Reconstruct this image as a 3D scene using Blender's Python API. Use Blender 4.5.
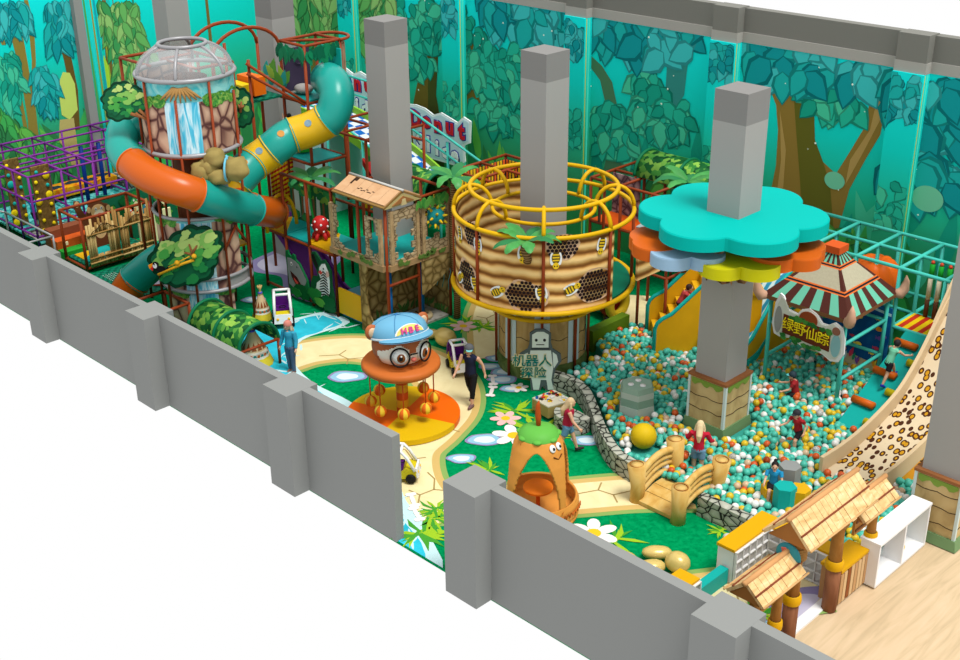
import bpy, bmesh, math, random
from mathutils import Vector, Matrix, noise
from math import sin, cos, pi, radians as RAD, atan2, hypot
random.seed(7)
SC = bpy.context.scene; COL = SC.collection
for o in list(bpy.data.objects): bpy.data.objects.remove(o)

# ------------------------------------------------ camera, world, sun, exposure
cam = bpy.data.objects.new('camera', bpy.data.cameras.new('camera')); COL.objects.link(cam); SC.camera = cam
YAW, PIT, ROL = RAD(135.3066), RAD(24.8534), RAD(-0.6745)
fw = Vector((cos(YAW)*cos(PIT), sin(YAW)*cos(PIT), -sin(PIT)))
rt = Vector((sin(YAW), -cos(YAW), 0)); up = rt.cross(fw)
r2 = cos(ROL)*rt + sin(ROL)*up; u2 = -sin(ROL)*rt + cos(ROL)*up
mw = Matrix((r2, u2, -fw)).transposed().to_4x4(); mw.translation = (18.6773, -12.9005, 14.1995)
cam.matrix_world = mw
cam.data.sensor_width = 36; cam.data.lens = 1239.995/960*36; cam.data.clip_end = 200
W = bpy.data.worlds.new('white_studio'); SC.world = W; W.use_nodes = True
W.node_tree.nodes['Background'].inputs[0].default_value = (1, 1, 1, 1)
W.node_tree.nodes['Background'].inputs[1].default_value = 1.0
sl = bpy.data.lights.new('sun', 'SUN'); sl.energy = 3.4; sl.angle = RAD(22); sl.color = (1, .98, .94)
so = bpy.data.objects.new('sun', sl); COL.objects.link(so); so.location = (6, 2, 20)
so.rotation_euler = Vector((.42, -.02, 1)).to_track_quat('Z', 'Y').to_euler()
SC.view_settings.view_transform = 'Standard'; SC.view_settings.look = 'None'
SC.view_settings.exposure = 0; SC.view_settings.gamma = 1; SC.view_settings.use_curve_mapping = False

# ------------------------------------------------ materials
def lin(c): return tuple(((v/255)/12.92 if v < 10 else ((v/255+.055)/1.055)**2.4) for v in c)
MC = {}
def M(c, k=1.5, rough=.55, metal=0, spec=.12, var=0, vs=6, bump=0, alpha=1, name=None):
    """plain painted / padded surface; c = sRGB 0-255, k = how much light falls on it"""
    key = (tuple(c), k, rough, metal, spec, var, vs, bump, alpha)
    if key in MC: return MC[key]
    m = bpy.data.materials.new(name or 'paint'); m.use_nodes = True; n = m.node_tree.nodes; l = m.node_tree.links
    b = n['Principled BSDF']; col = tuple(min(.95, v/k) for v in lin(c))
    b.inputs['Base Color'].default_value = (*col, 1); b.inputs['Roughness'].default_value = rough
    b.inputs['Metallic'].default_value = metal; b.inputs['Specular IOR Level'].default_value = spec
    if alpha < 1: b.inputs['Alpha'].default_value = alpha
    if var or bump:
        tc = n.new('ShaderNodeTexCoord'); nz = n.new('ShaderNodeTexNoise'); nz.inputs['Scale'].default_value = vs; nz.inputs['Detail'].default_value = 4
        l.new(tc.outputs['Object'], nz.inputs['Vector'])
        if var:
            rp = n.new('ShaderNodeValToRGB'); l.new(nz.outputs['Fac'], rp.inputs['Fac']); l.new(rp.outputs['Color'], b.inputs['Base Color'])
            rp.color_ramp.elements[0].position = .3; rp.color_ramp.elements[1].position = .7
            rp.color_ramp.elements[0].color = (*[max(0, v*(1-var)) for v in col], 1); rp.color_ramp.elements[1].color = (*[min(.95, v*(1+var)) for v in col], 1)
        if bump:
            bp = n.new('ShaderNodeBump'); bp.inputs['Strength'].default_value = bump; bp.inputs['Distance'].default_value = .03
            l.new(nz.outputs['Fac'], bp.inputs['Height']); l.new(bp.outputs['Normal'], b.inputs['Normal'])
    MC[key] = m; return m
def MT(name, stops, kind='noise', scale=4, stretch=(1, 1, 1), k=1.5, rough=.6, dist=2, bump=0, rot=(0, 0, 0), const=False, feature='F1', coord='Object', spec=.08):
    """patterned surface: a texture run through a colour ramp; stops = [(pos, rgb), ...]"""
    key = (name,)
    if key in MC: return MC[key]
    m = bpy.data.materials.new(name); m.use_nodes = True; n = m.node_tree.nodes; l = m.node_tree.links; b = n['Principled BSDF']
    tc = n.new('ShaderNodeTexCoord'); mp = n.new('ShaderNodeMapping'); mp.inputs['Scale'].default_value = stretch; mp.inputs['Rotation'].default_value = rot
    l.new(tc.outputs[coord], mp.inputs['Vector'])
    if kind == 'noise':
        t = n.new('ShaderNodeTexNoise'); t.inputs['Scale'].default_value = scale; t.inputs['Detail'].default_value = 5; t.inputs['Distortion'].default_value = dist; out = t.outputs['Fac']
    elif kind == 'voro':
        t = n.new('ShaderNodeTexVoronoi'); t.feature = feature; t.inputs['Scale'].default_value = scale; out = t.outputs['Distance']
    elif kind == 'edge':
        t = n.new('ShaderNodeTexVoronoi'); t.feature = 'DISTANCE_TO_EDGE'; t.inputs['Scale'].default_value = scale; out = t.outputs['Distance']
    elif kind == 'cell':
        t = n.new('ShaderNodeTexVoronoi'); t.inputs['Scale'].default_value = scale; sx = n.new('ShaderNodeSeparateColor'); l.new(t.outputs['Color'], sx.inputs['Color']); out = sx.outputs[0]
    elif kind == 'wave':
        t = n.new('ShaderNodeTexWave'); t.bands_direction = 'Z'; t.inputs['Scale'].default_value = scale; t.inputs['Distortion'].default_value = dist; t.inputs['Detail'].default_value = 3; out = t.outputs['Fac']
    elif kind == 'wavex':
        t = n.new('ShaderNodeTexWave'); t.bands_direction = 'X'; t.inputs['Scale'].default_value = scale; t.inputs['Distortion'].default_value = dist; t.inputs['Detail'].default_value = 3; out = t.outputs['Fac']
    elif kind == 'check':
        t = n.new('ShaderNodeTexChecker'); t.inputs['Scale'].default_value = scale; out = t.outputs['Fac']
    elif kind == 'grad':
        t = n.new('ShaderNodeSeparateXYZ'); out = t.outputs['Z']
    l.new(mp.outputs['Vector'], t.inputs['Vector'])
    rp = n.new('ShaderNodeValToRGB'); l.new(out, rp.inputs['Fac']); l.new(rp.outputs['Color'], b.inputs['Base Color'])
    if const: rp.color_ramp.interpolation = 'CONSTANT'
    e = rp.color_ramp.elements
    while len(e) < len(stops): e.new(.5)
    for q, (p, c) in zip(e, stops): q.position = p
    for q, (p, c) in zip(e, stops): q.color = (*[min(.95, v/k) for v in lin(c)], 1)
    b.inputs['Roughness'].default_value = rough; b.inputs['Specular IOR Level'].default_value = spec
    if bump:
        bp = n.new('ShaderNodeBump'); bp.inputs['Strength'].default_value = bump; bp.inputs['Distance'].default_value = .04
        l.new(out, bp.inputs['Height']); l.new(bp.outputs['Normal'], b.inputs['Normal'])
    MC[key] = m; return m

# ------------------------------------------------ mesh builder
def PL(o, ux, uy):
    ux = Vector(ux); uy = Vector(uy); w = ux.cross(uy)
    m = Matrix((ux, uy, w)).transposed().to_4x4(); m.translation = o; return m
def frame_of(d):
    d = d.normalized(); a = Vector((0, 0, 1)) if abs(d.z) < .95 else Vector((1, 0, 0))
    u = d.cross(a).normalized(); return u, d.cross(u).normalized()
class MB:
    def __init__(s): s.v = []; s.f = []; s.mi = []; s.sm = []
    def add(s, vs, fs, mi=0, sm=False, X=None):
        n = len(s.v)
        s.v += [tuple(X @ Vector(p)) if X is not None else tuple(p) for p in vs]
        for i, q in enumerate(fs):
            s.f.append([n+j for j in q]); s.mi.append(mi[i] if isinstance(mi, list) else mi); s.sm.append(sm)
        return s
    def box(s, c, d, rz=0, mi=0, X=None, taper=1):
        x, y, z = [t/2 for t in d]; R = Matrix.Rotation(rz, 3, 'Z'); c = Vector(c)
        P = [(-x, -y, -z), (x, -y, -z), (x, y, -z), (-x, y, -z)] + [(-x*taper, -y*taper, z), (x*taper, -y*taper, z), (x*taper, y*taper, z), (-x*taper, y*taper, z)]
        return s.add([c + R @ Vector(p) for p in P], [(3, 2, 1, 0), (4, 5, 6, 7), (0, 1, 5, 4), (1, 2, 6, 5), (2, 3, 7, 6), (3, 0, 4, 7)], mi, False, X)
    def tube(s, pts, r, n=8, closed=False, mi=0, caps=True, X=None):
        P = [Vector(p) for p in pts]; L = len(P); R = r if isinstance(r, (list, tuple)) else [r]*L
        vs = []; fs = []; pu = None
        for i in range(L):
            a = P[(i-1) % L] if (closed or i > 0) else P[i]; b = P[(i+1) % L] if (closed or i < L-1) else P[i]
            d = (b-a).normalized()
            if pu is None: u, w = frame_of(d)
            else:
                u = (pu - d*pu.dot(d)).normalized(); w = d.cross(u)
            pu = u
            for k in range(n):
                t = 2*pi*k/n; vs.append(P[i] + (u*cos(t) + w*sin(t))*R[i])
        for i in range(L if closed else L-1):
            j = (i+1) % L
            for k in range(n): fs.append((i*n+k, i*n+(k+1) % n, j*n+(k+1) % n, j*n+k))
        if caps and not closed: fs += [tuple(range(n-1, -1, -1)), tuple((L-1)*n+k for k in range(n))]
        return s.add(vs, fs, mi, True, X)
    def ring(s, c, R, r, n=40, m=8, mi=0, a0=0, a1=None, X=None):
        if a1 is None: return s.tube([(c[0]+R*cos(2*pi*i/n), c[1]+R*sin(2*pi*i/n), c[2]) for i in range(n)], r, m, True, mi, X=X)
        return s.tube([(c[0]+R*cos(a0+(a1-a0)*i/n), c[1]+R*sin(a0+(a1-a0)*i/n), c[2]) for i in range(n+1)], r, m, False, mi, X=X)
    def lathe(s, prof, c=(0, 0, 0), n=28, a0=0, a1=2*pi, mi=0, X=None, sm=True, mis=None):
        full = abs(a1-a0-2*pi) < 1e-6; k = n if full else n+1; vs = []; fs = []; ms = []
        for (r, z) in prof:
            for i in range(k):
                t = a0+(a1-a0)*i/n; vs.append((c[0]+r*cos(t), c[1]+r*sin(t), c[2]+z))
        for j in range(len(prof)-1):
            for i in range(n):
                q = (i+1) % k; fs.append((j*k+i, j*k+q, (j+1)*k+q, (j+1)*k+i)); ms.append(mis[j] if mis else mi)
        return s.add(vs, fs, ms, sm, X)
    def disc(s, c, r, n=28, mi=0, up=True, X=None):
        return s.add([(c[0]+r*cos(2*pi*i/n), c[1]+r*sin(2*pi*i/n), c[2]) for i in range(n)], [tuple(range(n)) if up else tuple(range(n-1, -1, -1))], mi, False, X)
    def sph(s, c, r, n=12, m=8, mi=0, X=None):
        R = r if isinstance(r, (tuple, list)) else (r, r, r); c = Vector(c)
        vs = [c+Vector((0, 0, -R[2]))]
        for j in range(1, m):
            p = -pi/2+pi*j/m
            for i in range(n): vs.append(c+Vector((R[0]*cos(p)*cos(2*pi*i/n), R[1]*cos(p)*sin(2*pi*i/n), R[2]*sin(p))))
        vs.append(c+Vector((0, 0, R[2]))); e = len(vs)-1; fs = []
        for i in range(n): fs.append((0, 1+(i+1) % n, 1+i)); fs.append((e, e-n+i, e-n+(i+1) % n))
        for j in range(m-2):
            for i in range(n): fs.append((1+j*n+i, 1+j*n+(i+1) % n, 1+(j+1)*n+(i+1) % n, 1+(j+1)*n+i))
        return s.add(vs, fs, mi, True, X)
    def prism(s, poly, th, X=None, mi=0, ms=None, z0=0, back=True):
        n = len(poly); A = sum(poly[i][0]*poly[(i+1) % n][1]-poly[(i+1) % n][0]*poly[i][1] for i in range(n))
        if A < 0: poly = poly[::-1]
        vs = [(p[0], p[1], z0) for p in poly]+[(p[0], p[1], z0+th) for p in poly]
        fs = [tuple(range(n, 2*n))]; m = [mi]
        if back: fs.append(tuple(range(n-1, -1, -1))); m.append(mi)
        for i in range(n): fs.append((i, (i+1) % n, n+(i+1) % n, n+i)); m.append(mi if ms is None else ms)
        return s.add(vs, fs, m, False, X)
    def flat(s, poly, z, X=None, mi=0):
        n = len(poly); A = sum(poly[i][0]*poly[(i+1) % n][1]-poly[(i+1) % n][0]*poly[i][1] for i in range(n))
        if A < 0: poly = poly[::-1]
        return s.add([(p[0], p[1], z) for p in poly], [tuple(range(n))], mi, False, X)
    def build(s, name, mats, parent=None, label=None):
        me = bpy.data.meshes.new(name); off = Vector((0, 0, 0))
        if parent is not None and parent.get('wl') is not None:
            off = Vector(parent['wl'])
        me.from_pydata([tuple(Vector(p)-off) for p in s.v], [], s.f)
        for m in (mats if isinstance(mats, (list, tuple)) else [mats]): me.materials.append(m)
        me.polygons.foreach_set('material_index', s.mi); me.polygons.foreach_set('use_smooth', s.sm); me.update()
        o = bpy.data.objects.new(name, me); COL.objects.link(o)
        if parent is not None:
            o.parent = parent
            if parent.get('wl') is not None: o['wl'] = parent['wl']
        if label: o['label'] = label
        return o
def tag(o, label, cat, group=None, kind=None):
    o['label'] = label; o['category'] = cat
    if group: o['group'] = group
    if kind: o['kind'] = kind
    return o
def thing(name, label, cat, loc=(0, 0, 0), rz=0, group=None, world=False):
    """empty at the base of a thing; world=True: its parts are given in world coordinates"""
    o = bpy.data.objects.new(name, None); COL.objects.link(o); o.location = loc; o.rotation_euler = (0, 0, rz); o.empty_display_size = .1
    if world: o['wl'] = tuple(loc)
    return tag(o, label, cat, group)
def solo(name, mb, mats, label, cat, group=None, loc=None, kind=None):
    """a thing that is one mesh; loc: its base, mesh given in world coordinates"""
    if loc is not None: mb.v = [tuple(Vector(p)-Vector(loc)) for p in mb.v]
    o = mb.build(name, mats)
    if loc is not None: o.location = loc
    return tag(o, label, cat, group, kind)
def struct(name, mb, mats):
    o = mb.build(name, mats); o['kind'] = 'structure'; return o
def dup(root, loc, rz=None, label=None, scale=None):
    r = root.copy(); COL.objects.link(r); r.location = loc
    if rz is not None: r.rotation_euler = (0, 0, rz)
    if scale: r.scale = (scale,)*3
    if label: r['label'] = label
    for ch in root.children:
        c = ch.copy(); COL.objects.link(c); c.parent = r
        for g in ch.children:
            d = g.copy(); COL.objects.link(d); d.parent = c
    return r
def spline(pts, n=6, closed=False):
    P = [Vector(p if len(p) == 3 else (*p, 0)) for p in pts]; L = len(P); out = []
    for i in range(L if closed else L-1):
        g = lambda j: P[j % L] if closed else P[max(0, min(L-1, j))]
        a, b, c, d = g(i-1), g(i), g(i+1), g(i+2)
        for k in range(n):
            t = k/n; out.append(.5*((2*b)+(c-a)*t+(2*a-5*b+4*c-d)*t*t+(3*b-a-3*c+d)*t**3))
    if not closed: out.append(P[-1])
    return out
def text_mesh(mb, s, X, size, th=.01, mi=0, align='CENTER', bold=0):
    c = bpy.data.curves.new('t', 'FONT'); c.body = s; c.size = size; c.extrude = th/2; c.align_x = align; c.align_y = 'CENTER'; c.offset = bold; c.resolution_u = 2
    o = bpy.data.objects.new('t', c); COL.objects.link(o); dg = bpy.context.evaluated_depsgraph_get(); dg.update()
    me = o.evaluated_get(dg).to_mesh()
    mb.add([v.co for v in me.vertices], [tuple(p.vertices) for p in me.polygons], mi, False, X)
    o.evaluated_get(dg).to_mesh_clear(); bpy.data.objects.remove(o); bpy.data.curves.remove(c)
def blob(rx, ry, lobes=11, amp=.09, n=66, seed=0, cx=0, cy=0):
    r = random.Random(seed); ph = [r.uniform(0, 6.28) for _ in range(4)]; out = []
    for i in range(n):
        t = 2*pi*i/n; q = 1+amp*abs(sin(lobes*t/2+ph[0]))+amp*.6*sin(3*t+ph[1])+amp*.5*sin(5*t+ph[2])
        out.append((cx+rx*q*cos(t), cy+ry*q*sin(t)))
    return out
def pin(p, poly):
    x, y = p; c = False; j = len(poly)-1
    for i in range(len(poly)):
        a, b = poly[i], poly[j]
        if (a[1] > y) != (b[1] > y) and x < (b[0]-a[0])*(y-a[1])/(b[1]-a[1])+a[0]: c = not c
        j = i
    return c

# ------------------------------------------------ palette
GREY = M((129, 131, 129), 1.0, .8, name='grey_wall_paint'); COLG = M((152, 151, 148), 1.02, .8, name='grey_column_paint'); COLD = M((127, 126, 124), 1.02, .8, name='dark_grey_column_paint')
RUST = M((150, 64, 30), 1.3, .45, name='rust_brown_padding'); PURP = M((128, 48, 150), 1.3, .4, name='purple_padding'); TEAL = M((78, 208, 192), 1.35, .4, name='teal_padding')
TQ = M((20, 190, 180), 1.6, .45, name='turquoise_vinyl'); YEL = M((250, 196, 12), 1.6, .4, name='yellow_vinyl'); ORG = M((238, 112, 28), 1.6, .4, name='orange_vinyl')
WHT = M((250, 250, 250), 1.3, .5, name='white_laminate'); STEEL = M((165, 165, 168), 1.3, .35, .2, name='grey_steel'); BLACK = M((30, 28, 28), 1.3, .5, name='black')
RED = M((200, 35, 35), 1.5, .4, name='red'); PALE = M((214, 238, 240), 1.6, .6, name='pale_blue'); GRN = M((30, 150, 60), 1.5, .5, name='green')

# ================================================ THE SETTING
GRID = [-21.9, -16.4, -10.92, -5.5, 0, 5.46, 10.9]
# floor: green carpet with the printed paths, stream, stepping stones and flowers
G0 = MT('green_carpet', [(.3, (0, 128, 74)), (.55, (2, 150, 88)), (.75, (14, 160, 98))], 'noise', 9, k=1.3, rough=.9, dist=.5, spec=0)
FM = [G0, M((142, 176, 96), 1.28, .9), M((216, 184, 112), 1.28, .9), MT('sandy_path', [(.3, (240, 222, 168)), (.7, (250, 236, 184))], 'noise', 1.2, k=1.28, rough=.9, spec=0), M((52, 194, 218), 1.28, .8, 0, 0, var=.12, vs=3), M((205, 240, 244), 1.28, .8),
      M((150, 140, 185), 1.28, .9), M((205, 200, 222), 1.28, .9), M((150, 200, 225), 1.28, .8), M((225, 242, 248), 1.28, .8), M((250, 246, 240), 1.28, .9), M((245, 200, 40), 1.28, .9), M((240, 196, 190), 1.28, .9), M((158, 200, 40), 1.28, .9), M((70, 160, 50), 1.28, .9), M((176, 150, 92), 1.28, .9), M((214, 150, 90), 1.28, .9)]
fl = MB()
fl.box((-6.05, 8.22, -.02), (31.7, 15.6, .04))
def ribbon(pts, w, z, mi, wf=None):
    P = spline(pts, 8); vs = []; fs = []
    for i, p in enumerate(P):
        d = (P[min(i+1, len(P)-1)]-P[max(i-1, 0)]).normalized(); nn = Vector((-d.y, d.x, 0)); q = w*(wf(i/(len(P)-1)) if wf else 1)
        vs += [p+nn*q+Vector((0, 0, z)), p-nn*q+Vector((0, 0, z))]
    for i in range(len(P)-1): fs.append((2*i+1, 2*i+3, 2*i+2, 2*i))
    fl.add(vs, fs, mi)
PN = [0]
def path(pts, w, wf=None):
    e = PN[0]*.0004; PN[0] += 1
    ribbon(pts, w+.3, .004+e, 1, wf); ribbon(pts, w+.17, .0062+e, 2, wf); ribbon(pts, w, .0084+e, 3, wf)
path([(-5.5, 3.7), (-5.35, 4.6), (-4.75, 5.5), (-3.8, 6.0), (-2.6, 6.2), (-1.4, 5.75), (-.5, 4.9), (-.05, 3.9), (.3, 2.9), (1.2, 2.1), (2.2, 1.65), (2.9, 1.4)], .62)
path([(2.2, 1.7), (3.3, 2.9), (4.3, 4.2), (5.0, 5.1), (5.9, 6.0)], .5)
path([(-1.6, 7.7), (-2.6, 8.6), (-3.6, 9.6), (-4.6, 11)], .5)
path([(-1.6, 13.4), (-.8, 12.3), (.1, 11.6), (1.2, 10.9)], .5)
path([(7.75, 2.5), (8.5, 3.6), (9.1, 4.4), (9.5, 5.0)], .55)
def crack(x, y, rz, z=.0115):
    for (a, b, c, d) in [(0, 0, .5, .15), (.5, .15, .8, -.05), (.5, .15, .6, .45), (.8, -.05, 1.2, .1), (.8, -.05, .85, -.35), (1.2, .1, 1.4, .35)]:
        p = Vector((x, y, z))+Matrix.Rotation(rz, 3, 'Z') @ Vector((a, b, 0)); q = Vector((x, y, z))+Matrix.Rotation(rz, 3, 'Z') @ Vector((c, d, 0))
        n = Vector((-(q-p).y, (q-p).x, 0)).normalized()*.018; fl.add([p+n, q+n, q-n, p-n], [(0, 3, 2, 1)], 15)
for c in [(-5, 4.6, .6), (-3.6, 5.9, 0), (1.2, 2.2, 2.4), (2.2, 1.5, 2), (.2, 3.5, 1.6), (4.2, 4.2, .8), (3.2, 3, .6), (8.2, 3.7, .7), (8.7, 4.6, .8), (7.9, 3.3, .6), (-3.1, 9, 2.2)]: crack(*c)
# stream
sp = [(-7.9, 3.4), (-7.75, 4.7), (-7.35, 5.75), (-7.1, 6.45), (-6.05, 6.5), (-6.1, 4.9), (-5.2, 3.95), (-3.9, 3.55), (-2.5, 3.55), (-1.3, 3.3), (.2, 2.6), (1.6, 1.65), (2.6, 1.25), (3.9, .62), (4.1, .44), (-7.9, .44)]
spp = [(p.x, p.y) for p in spline(sp[:14], 5)]+sp[14:]
fl.flat(spp, .0118, None, 5)
blue = [(-7.75, 3.4), (-7.6, 4.7), (-7.2, 5.65), (-6.95, 6.3), (-6.15, 6.3), (-6.2, 4.8), (-5.3, 3.82), (-4, 3.4), (-2.5, 3.25), (-1.3, 3.0), (.1, 2.3), (1.5, 1.38), (2.5, .98), (3.5, .55), (3.6, .44), (-7.7, .44)]
blue = [(p.x, p.y) for p in spline(blue[:14], 5)]+blue[14:]
wob = [(x+.1*noise.noise((x*2.3, y*2.3, 1)), max(.44, y+.12*noise.noise((x*2.3, y*2.3, 5)))) for x, y in blue]
fl.flat(wob, .0128, None, 4)
rr = random.Random(3)
for i in range(60):
    x, y = rr.choice(spp[6:64]); a = rr.uniform(0, 3.1); x += rr.uniform(-.35, .35); y -= rr.uniform(.0, .4); y = max(y, .6); w_, h_ = rr.uniform(.12, .4), rr.uniform(.015, .04)
    fl.flat([(x+w_*cos(t)*cos(a)-h_*sin(t)*sin(a), y+w_*cos(t)*sin(a)+h_*sin(t)*cos(a)) for t in [k*pi/6 for k in range(12)]], .0132+i*2e-5, None, 5)
# mauve paving under the purple slide
fl.flat([(p.x, p.y) for p in spline([(-11.9, 7.4), (-11.1, 6.9), (-10.2, 7.2), (-9.3, 6.7), (-8.3, 6.55), (-7.6, 6.9), (-8.5, 7.5), (-9.4, 8.6), (-10.4, 9.8), (-12, 9.9)], 5, True)], .004, None, 6)
fl.flat([(p.x, p.y) for p in spline([(-11.7, 7.6), (-11.0, 7.15), (-10.1, 7.4), (-9.2, 6.95), (-8.4, 6.85), (-8.8, 7.4), (-9.6, 8.5), (-10.6, 9.5), (-11.9, 9.6)], 5, True)], .006, None, 7)
fl.flat([(p.x, p.y) for p in spline([(9.1, 3.9), (9.3, 4.6), (9.7, 5.0), (9.8, 4.2), (9.8, 3.6)], 5, True)], .011, None, 6)
fl.flat([(p.x, p.y) for p in spline([(9.35, 4.1), (9.45, 4.5), (9.75, 4.7), (9.8, 4.2), (9.75, 3.8)], 5, True)], .013, None, 7)
def stone(x, y, r, seed=0, e=.62, rz=.78):
    for k, (q, mi) in enumerate([(1, 6), (.86, 8), (.55, 9)]):
        pts = blob(r*q, r*e*q, 3, .08, 22, seed); fl.flat([(x+a*cos(rz)-b*sin(rz), y+a*sin(rz)+b*cos(rz)) for a, b in pts], .014+.001*k, None, mi)
for i, (x, y, r) in enumerate([(1.2, 4.5, .42), (1.42, 3.55, .32), (-1.5, 7.75, .34), (-.86, 7.3, .36), (-1.35, 7.25, .3), (-.6, 6.95, .36), (-.1, 6.75, .28), (-3.55, 4.35, .48), (2.9, 6.1, .35), (9.5, 3.2, .33), (9.75, 2.9, .42), (-.5, 11.2, .3), (-.9, 11.8, .3), (-9.3, 5.6, .35)]): stone(x, y, r, i)
def flower(x, y, r, mi=10, rz=0):
    for k in range(6):
        a = rz+k*pi/3; pts = [(x+r*.62*cos(a)+r*.42*cos(t)*cos(a)-r*.27*sin(t)*sin(a), y+r*.62*sin(a)+r*.42*cos(t)*sin(a)+r*.27*sin(t)*cos(a)) for t in [j*pi/7 for j in range(14)]]
        fl.flat(pts, .019+.0003*k, None, mi)
    fl.flat([(x+r*.3*cos(t), y+r*.3*sin(t)) for t in [j*pi/8 for j in range(16)]], .022, None, 11)
def tuft(x, y, r, seed=0):
    q = random.Random(seed)
    for k in range(22):
        a = q.uniform(0, 2*pi); l_ = r*q.uniform(.6, 1); w_ = r*.07; b = q.uniform(-.25, .25)
        p = Vector((x+.1*r*cos(a*3), y+.1*r*sin(a*3))); m_ = p+Vector((cos(a), sin(a)))*l_*.55; e = p+Vector((cos(a+b), sin(a+b)))*l_; n = Vector((-sin(a), cos(a)))*w_
        fl.flat([tuple(p-n*.6), tuple(m_-n), tuple(e), tuple(m_+n), tuple(p+n*.6)], .016+k*5e-5, None, 13 if q.random() < .6 else 14)
for i, (x, y, r) in enumerate([(.75, 5.95, .75), (1.75, 5.6, 1.0), (2.2, 3.6, .6), (5.85, 3.45, .75), (2.75, 1.5, .55), (2.5, 1.75, .5), (2.9, .95, .75), (9.3, 3.5, .55), (-3.7, 8.6, .7), (-3.2, 8.8, .6), (7.2, 5.2, .35), (-7.9, 6.9, .3)]): tuft(x, y, r, i)
for x, y, r, mi in [(.85, 5.55, .36, 12), (1.55, 5.1, .5, 10), (5.42, 3.36, .5, 10), (-3.6, 8.5, .36, 12), (.0, 6.9, .25, 10), (-.1, 11.6, .3, 10), (-.4, 10.6, .34, 12), (-7.5, 7.0, .4, 12), (.2, 12, .3, 10)]: flower(x, y, r, mi, x)
for x, y, rz in [(-.35, 6.3, 2.2), (-.75, 6.75, 2.4), (2.35, 1.35, 2.7), (1.9, 1.65, 2.6)]:   # printed white bones on the path edge
    for (cx, cy, w_, h_) in [(0, 0, .24, .05), (.22, .05, .07, .07), (.22, -.05, .07, .07), (-.22, .05, .07, .07), (-.22, -.05, .07, .07)]:
        fl.flat([(x+(cx+w_*cos(t))*cos(rz)-(cy+h_*sin(t))*sin(rz), y+(cx+w_*cos(t))*sin(rz)+(cy+h_*sin(t))*cos(rz)) for t in [j*pi/7 for j in range(14)]], .024+cx*.001+cy*.002, None, 10)
struct('floor', fl, FM)
# lobby floor beyond the white threshold, pale timber boards
lb = MB(); lb.box((13.05, 7.4, -.10), (6.1, 14, .16))
PLANK = MT('pale_oak_boards', [(.3, (218, 193, 154)), (.5, (236, 208, 168)), (.7, (244, 216, 178))], 'noise', 1.6, (3.2, .35, 1), 1.55, .5, 1.5)
struct('floor_lobby', lb, PLANK)
th = MB(); th.box((9.91, 5.4, .0), (.2, 9.6, .06)); struct('trim_threshold', th, WHT)
# front wall: two runs with a doorway gap between them; a pilaster on each grid line
def pil(mb, x): mb.box((x-.4, .4, 1.2), (.81, .80, 2.4))
wl = MB(); wl.box((-9.6, .5, 1.199), (24.8, .2, 2.398))
for x in (-21.9, -16.4, -10.92, -5.47, 0): pil(wl, x)
struct('wall_front_left', wl, GREY)
wr = MB(); wr.box((8.5, .5, 1.199), (7.6, .2, 2.398))
for x in (5.45, 10.9): pil(wr, x)
struct('wall_front_right', wr, GREY)
# back wall and left wall: grey render above, printed forest below
bw = MB(); bw.box((-5.9, 16.05, 4.0), (32.4, .3, 8.0))
for x in (-16.4, -10.92, -5.5, -.2, 5.2, 10.65): bw.box((x-.4, 15.85, 4.02), (.8, .5, 8.03))
bw.box((-5.9, 15.885, 7.235), (32.4, .05, .27), 0, 1)
for x in (-16.4, -10.92, -5.5, -.2, 5.2, 10.65): bw.box((x-.4, 15.84, 7.235), (.83, .5, .27), 0, 1)
WB = struct('wall_back', bw, [M((118, 118, 112), 1.0, .8), M((160, 158, 152), 1.0, .8)])
lw = MB(); lw.box((-22.05, 8.0, 4.0), (.3, 16.4, 8.0))
lw.box((-21.78, 8.05, 4.0), (.34, .8, 8.03))
WLF = struct('wall_left', lw, M((140, 141, 138), 1.0, .8))
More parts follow.
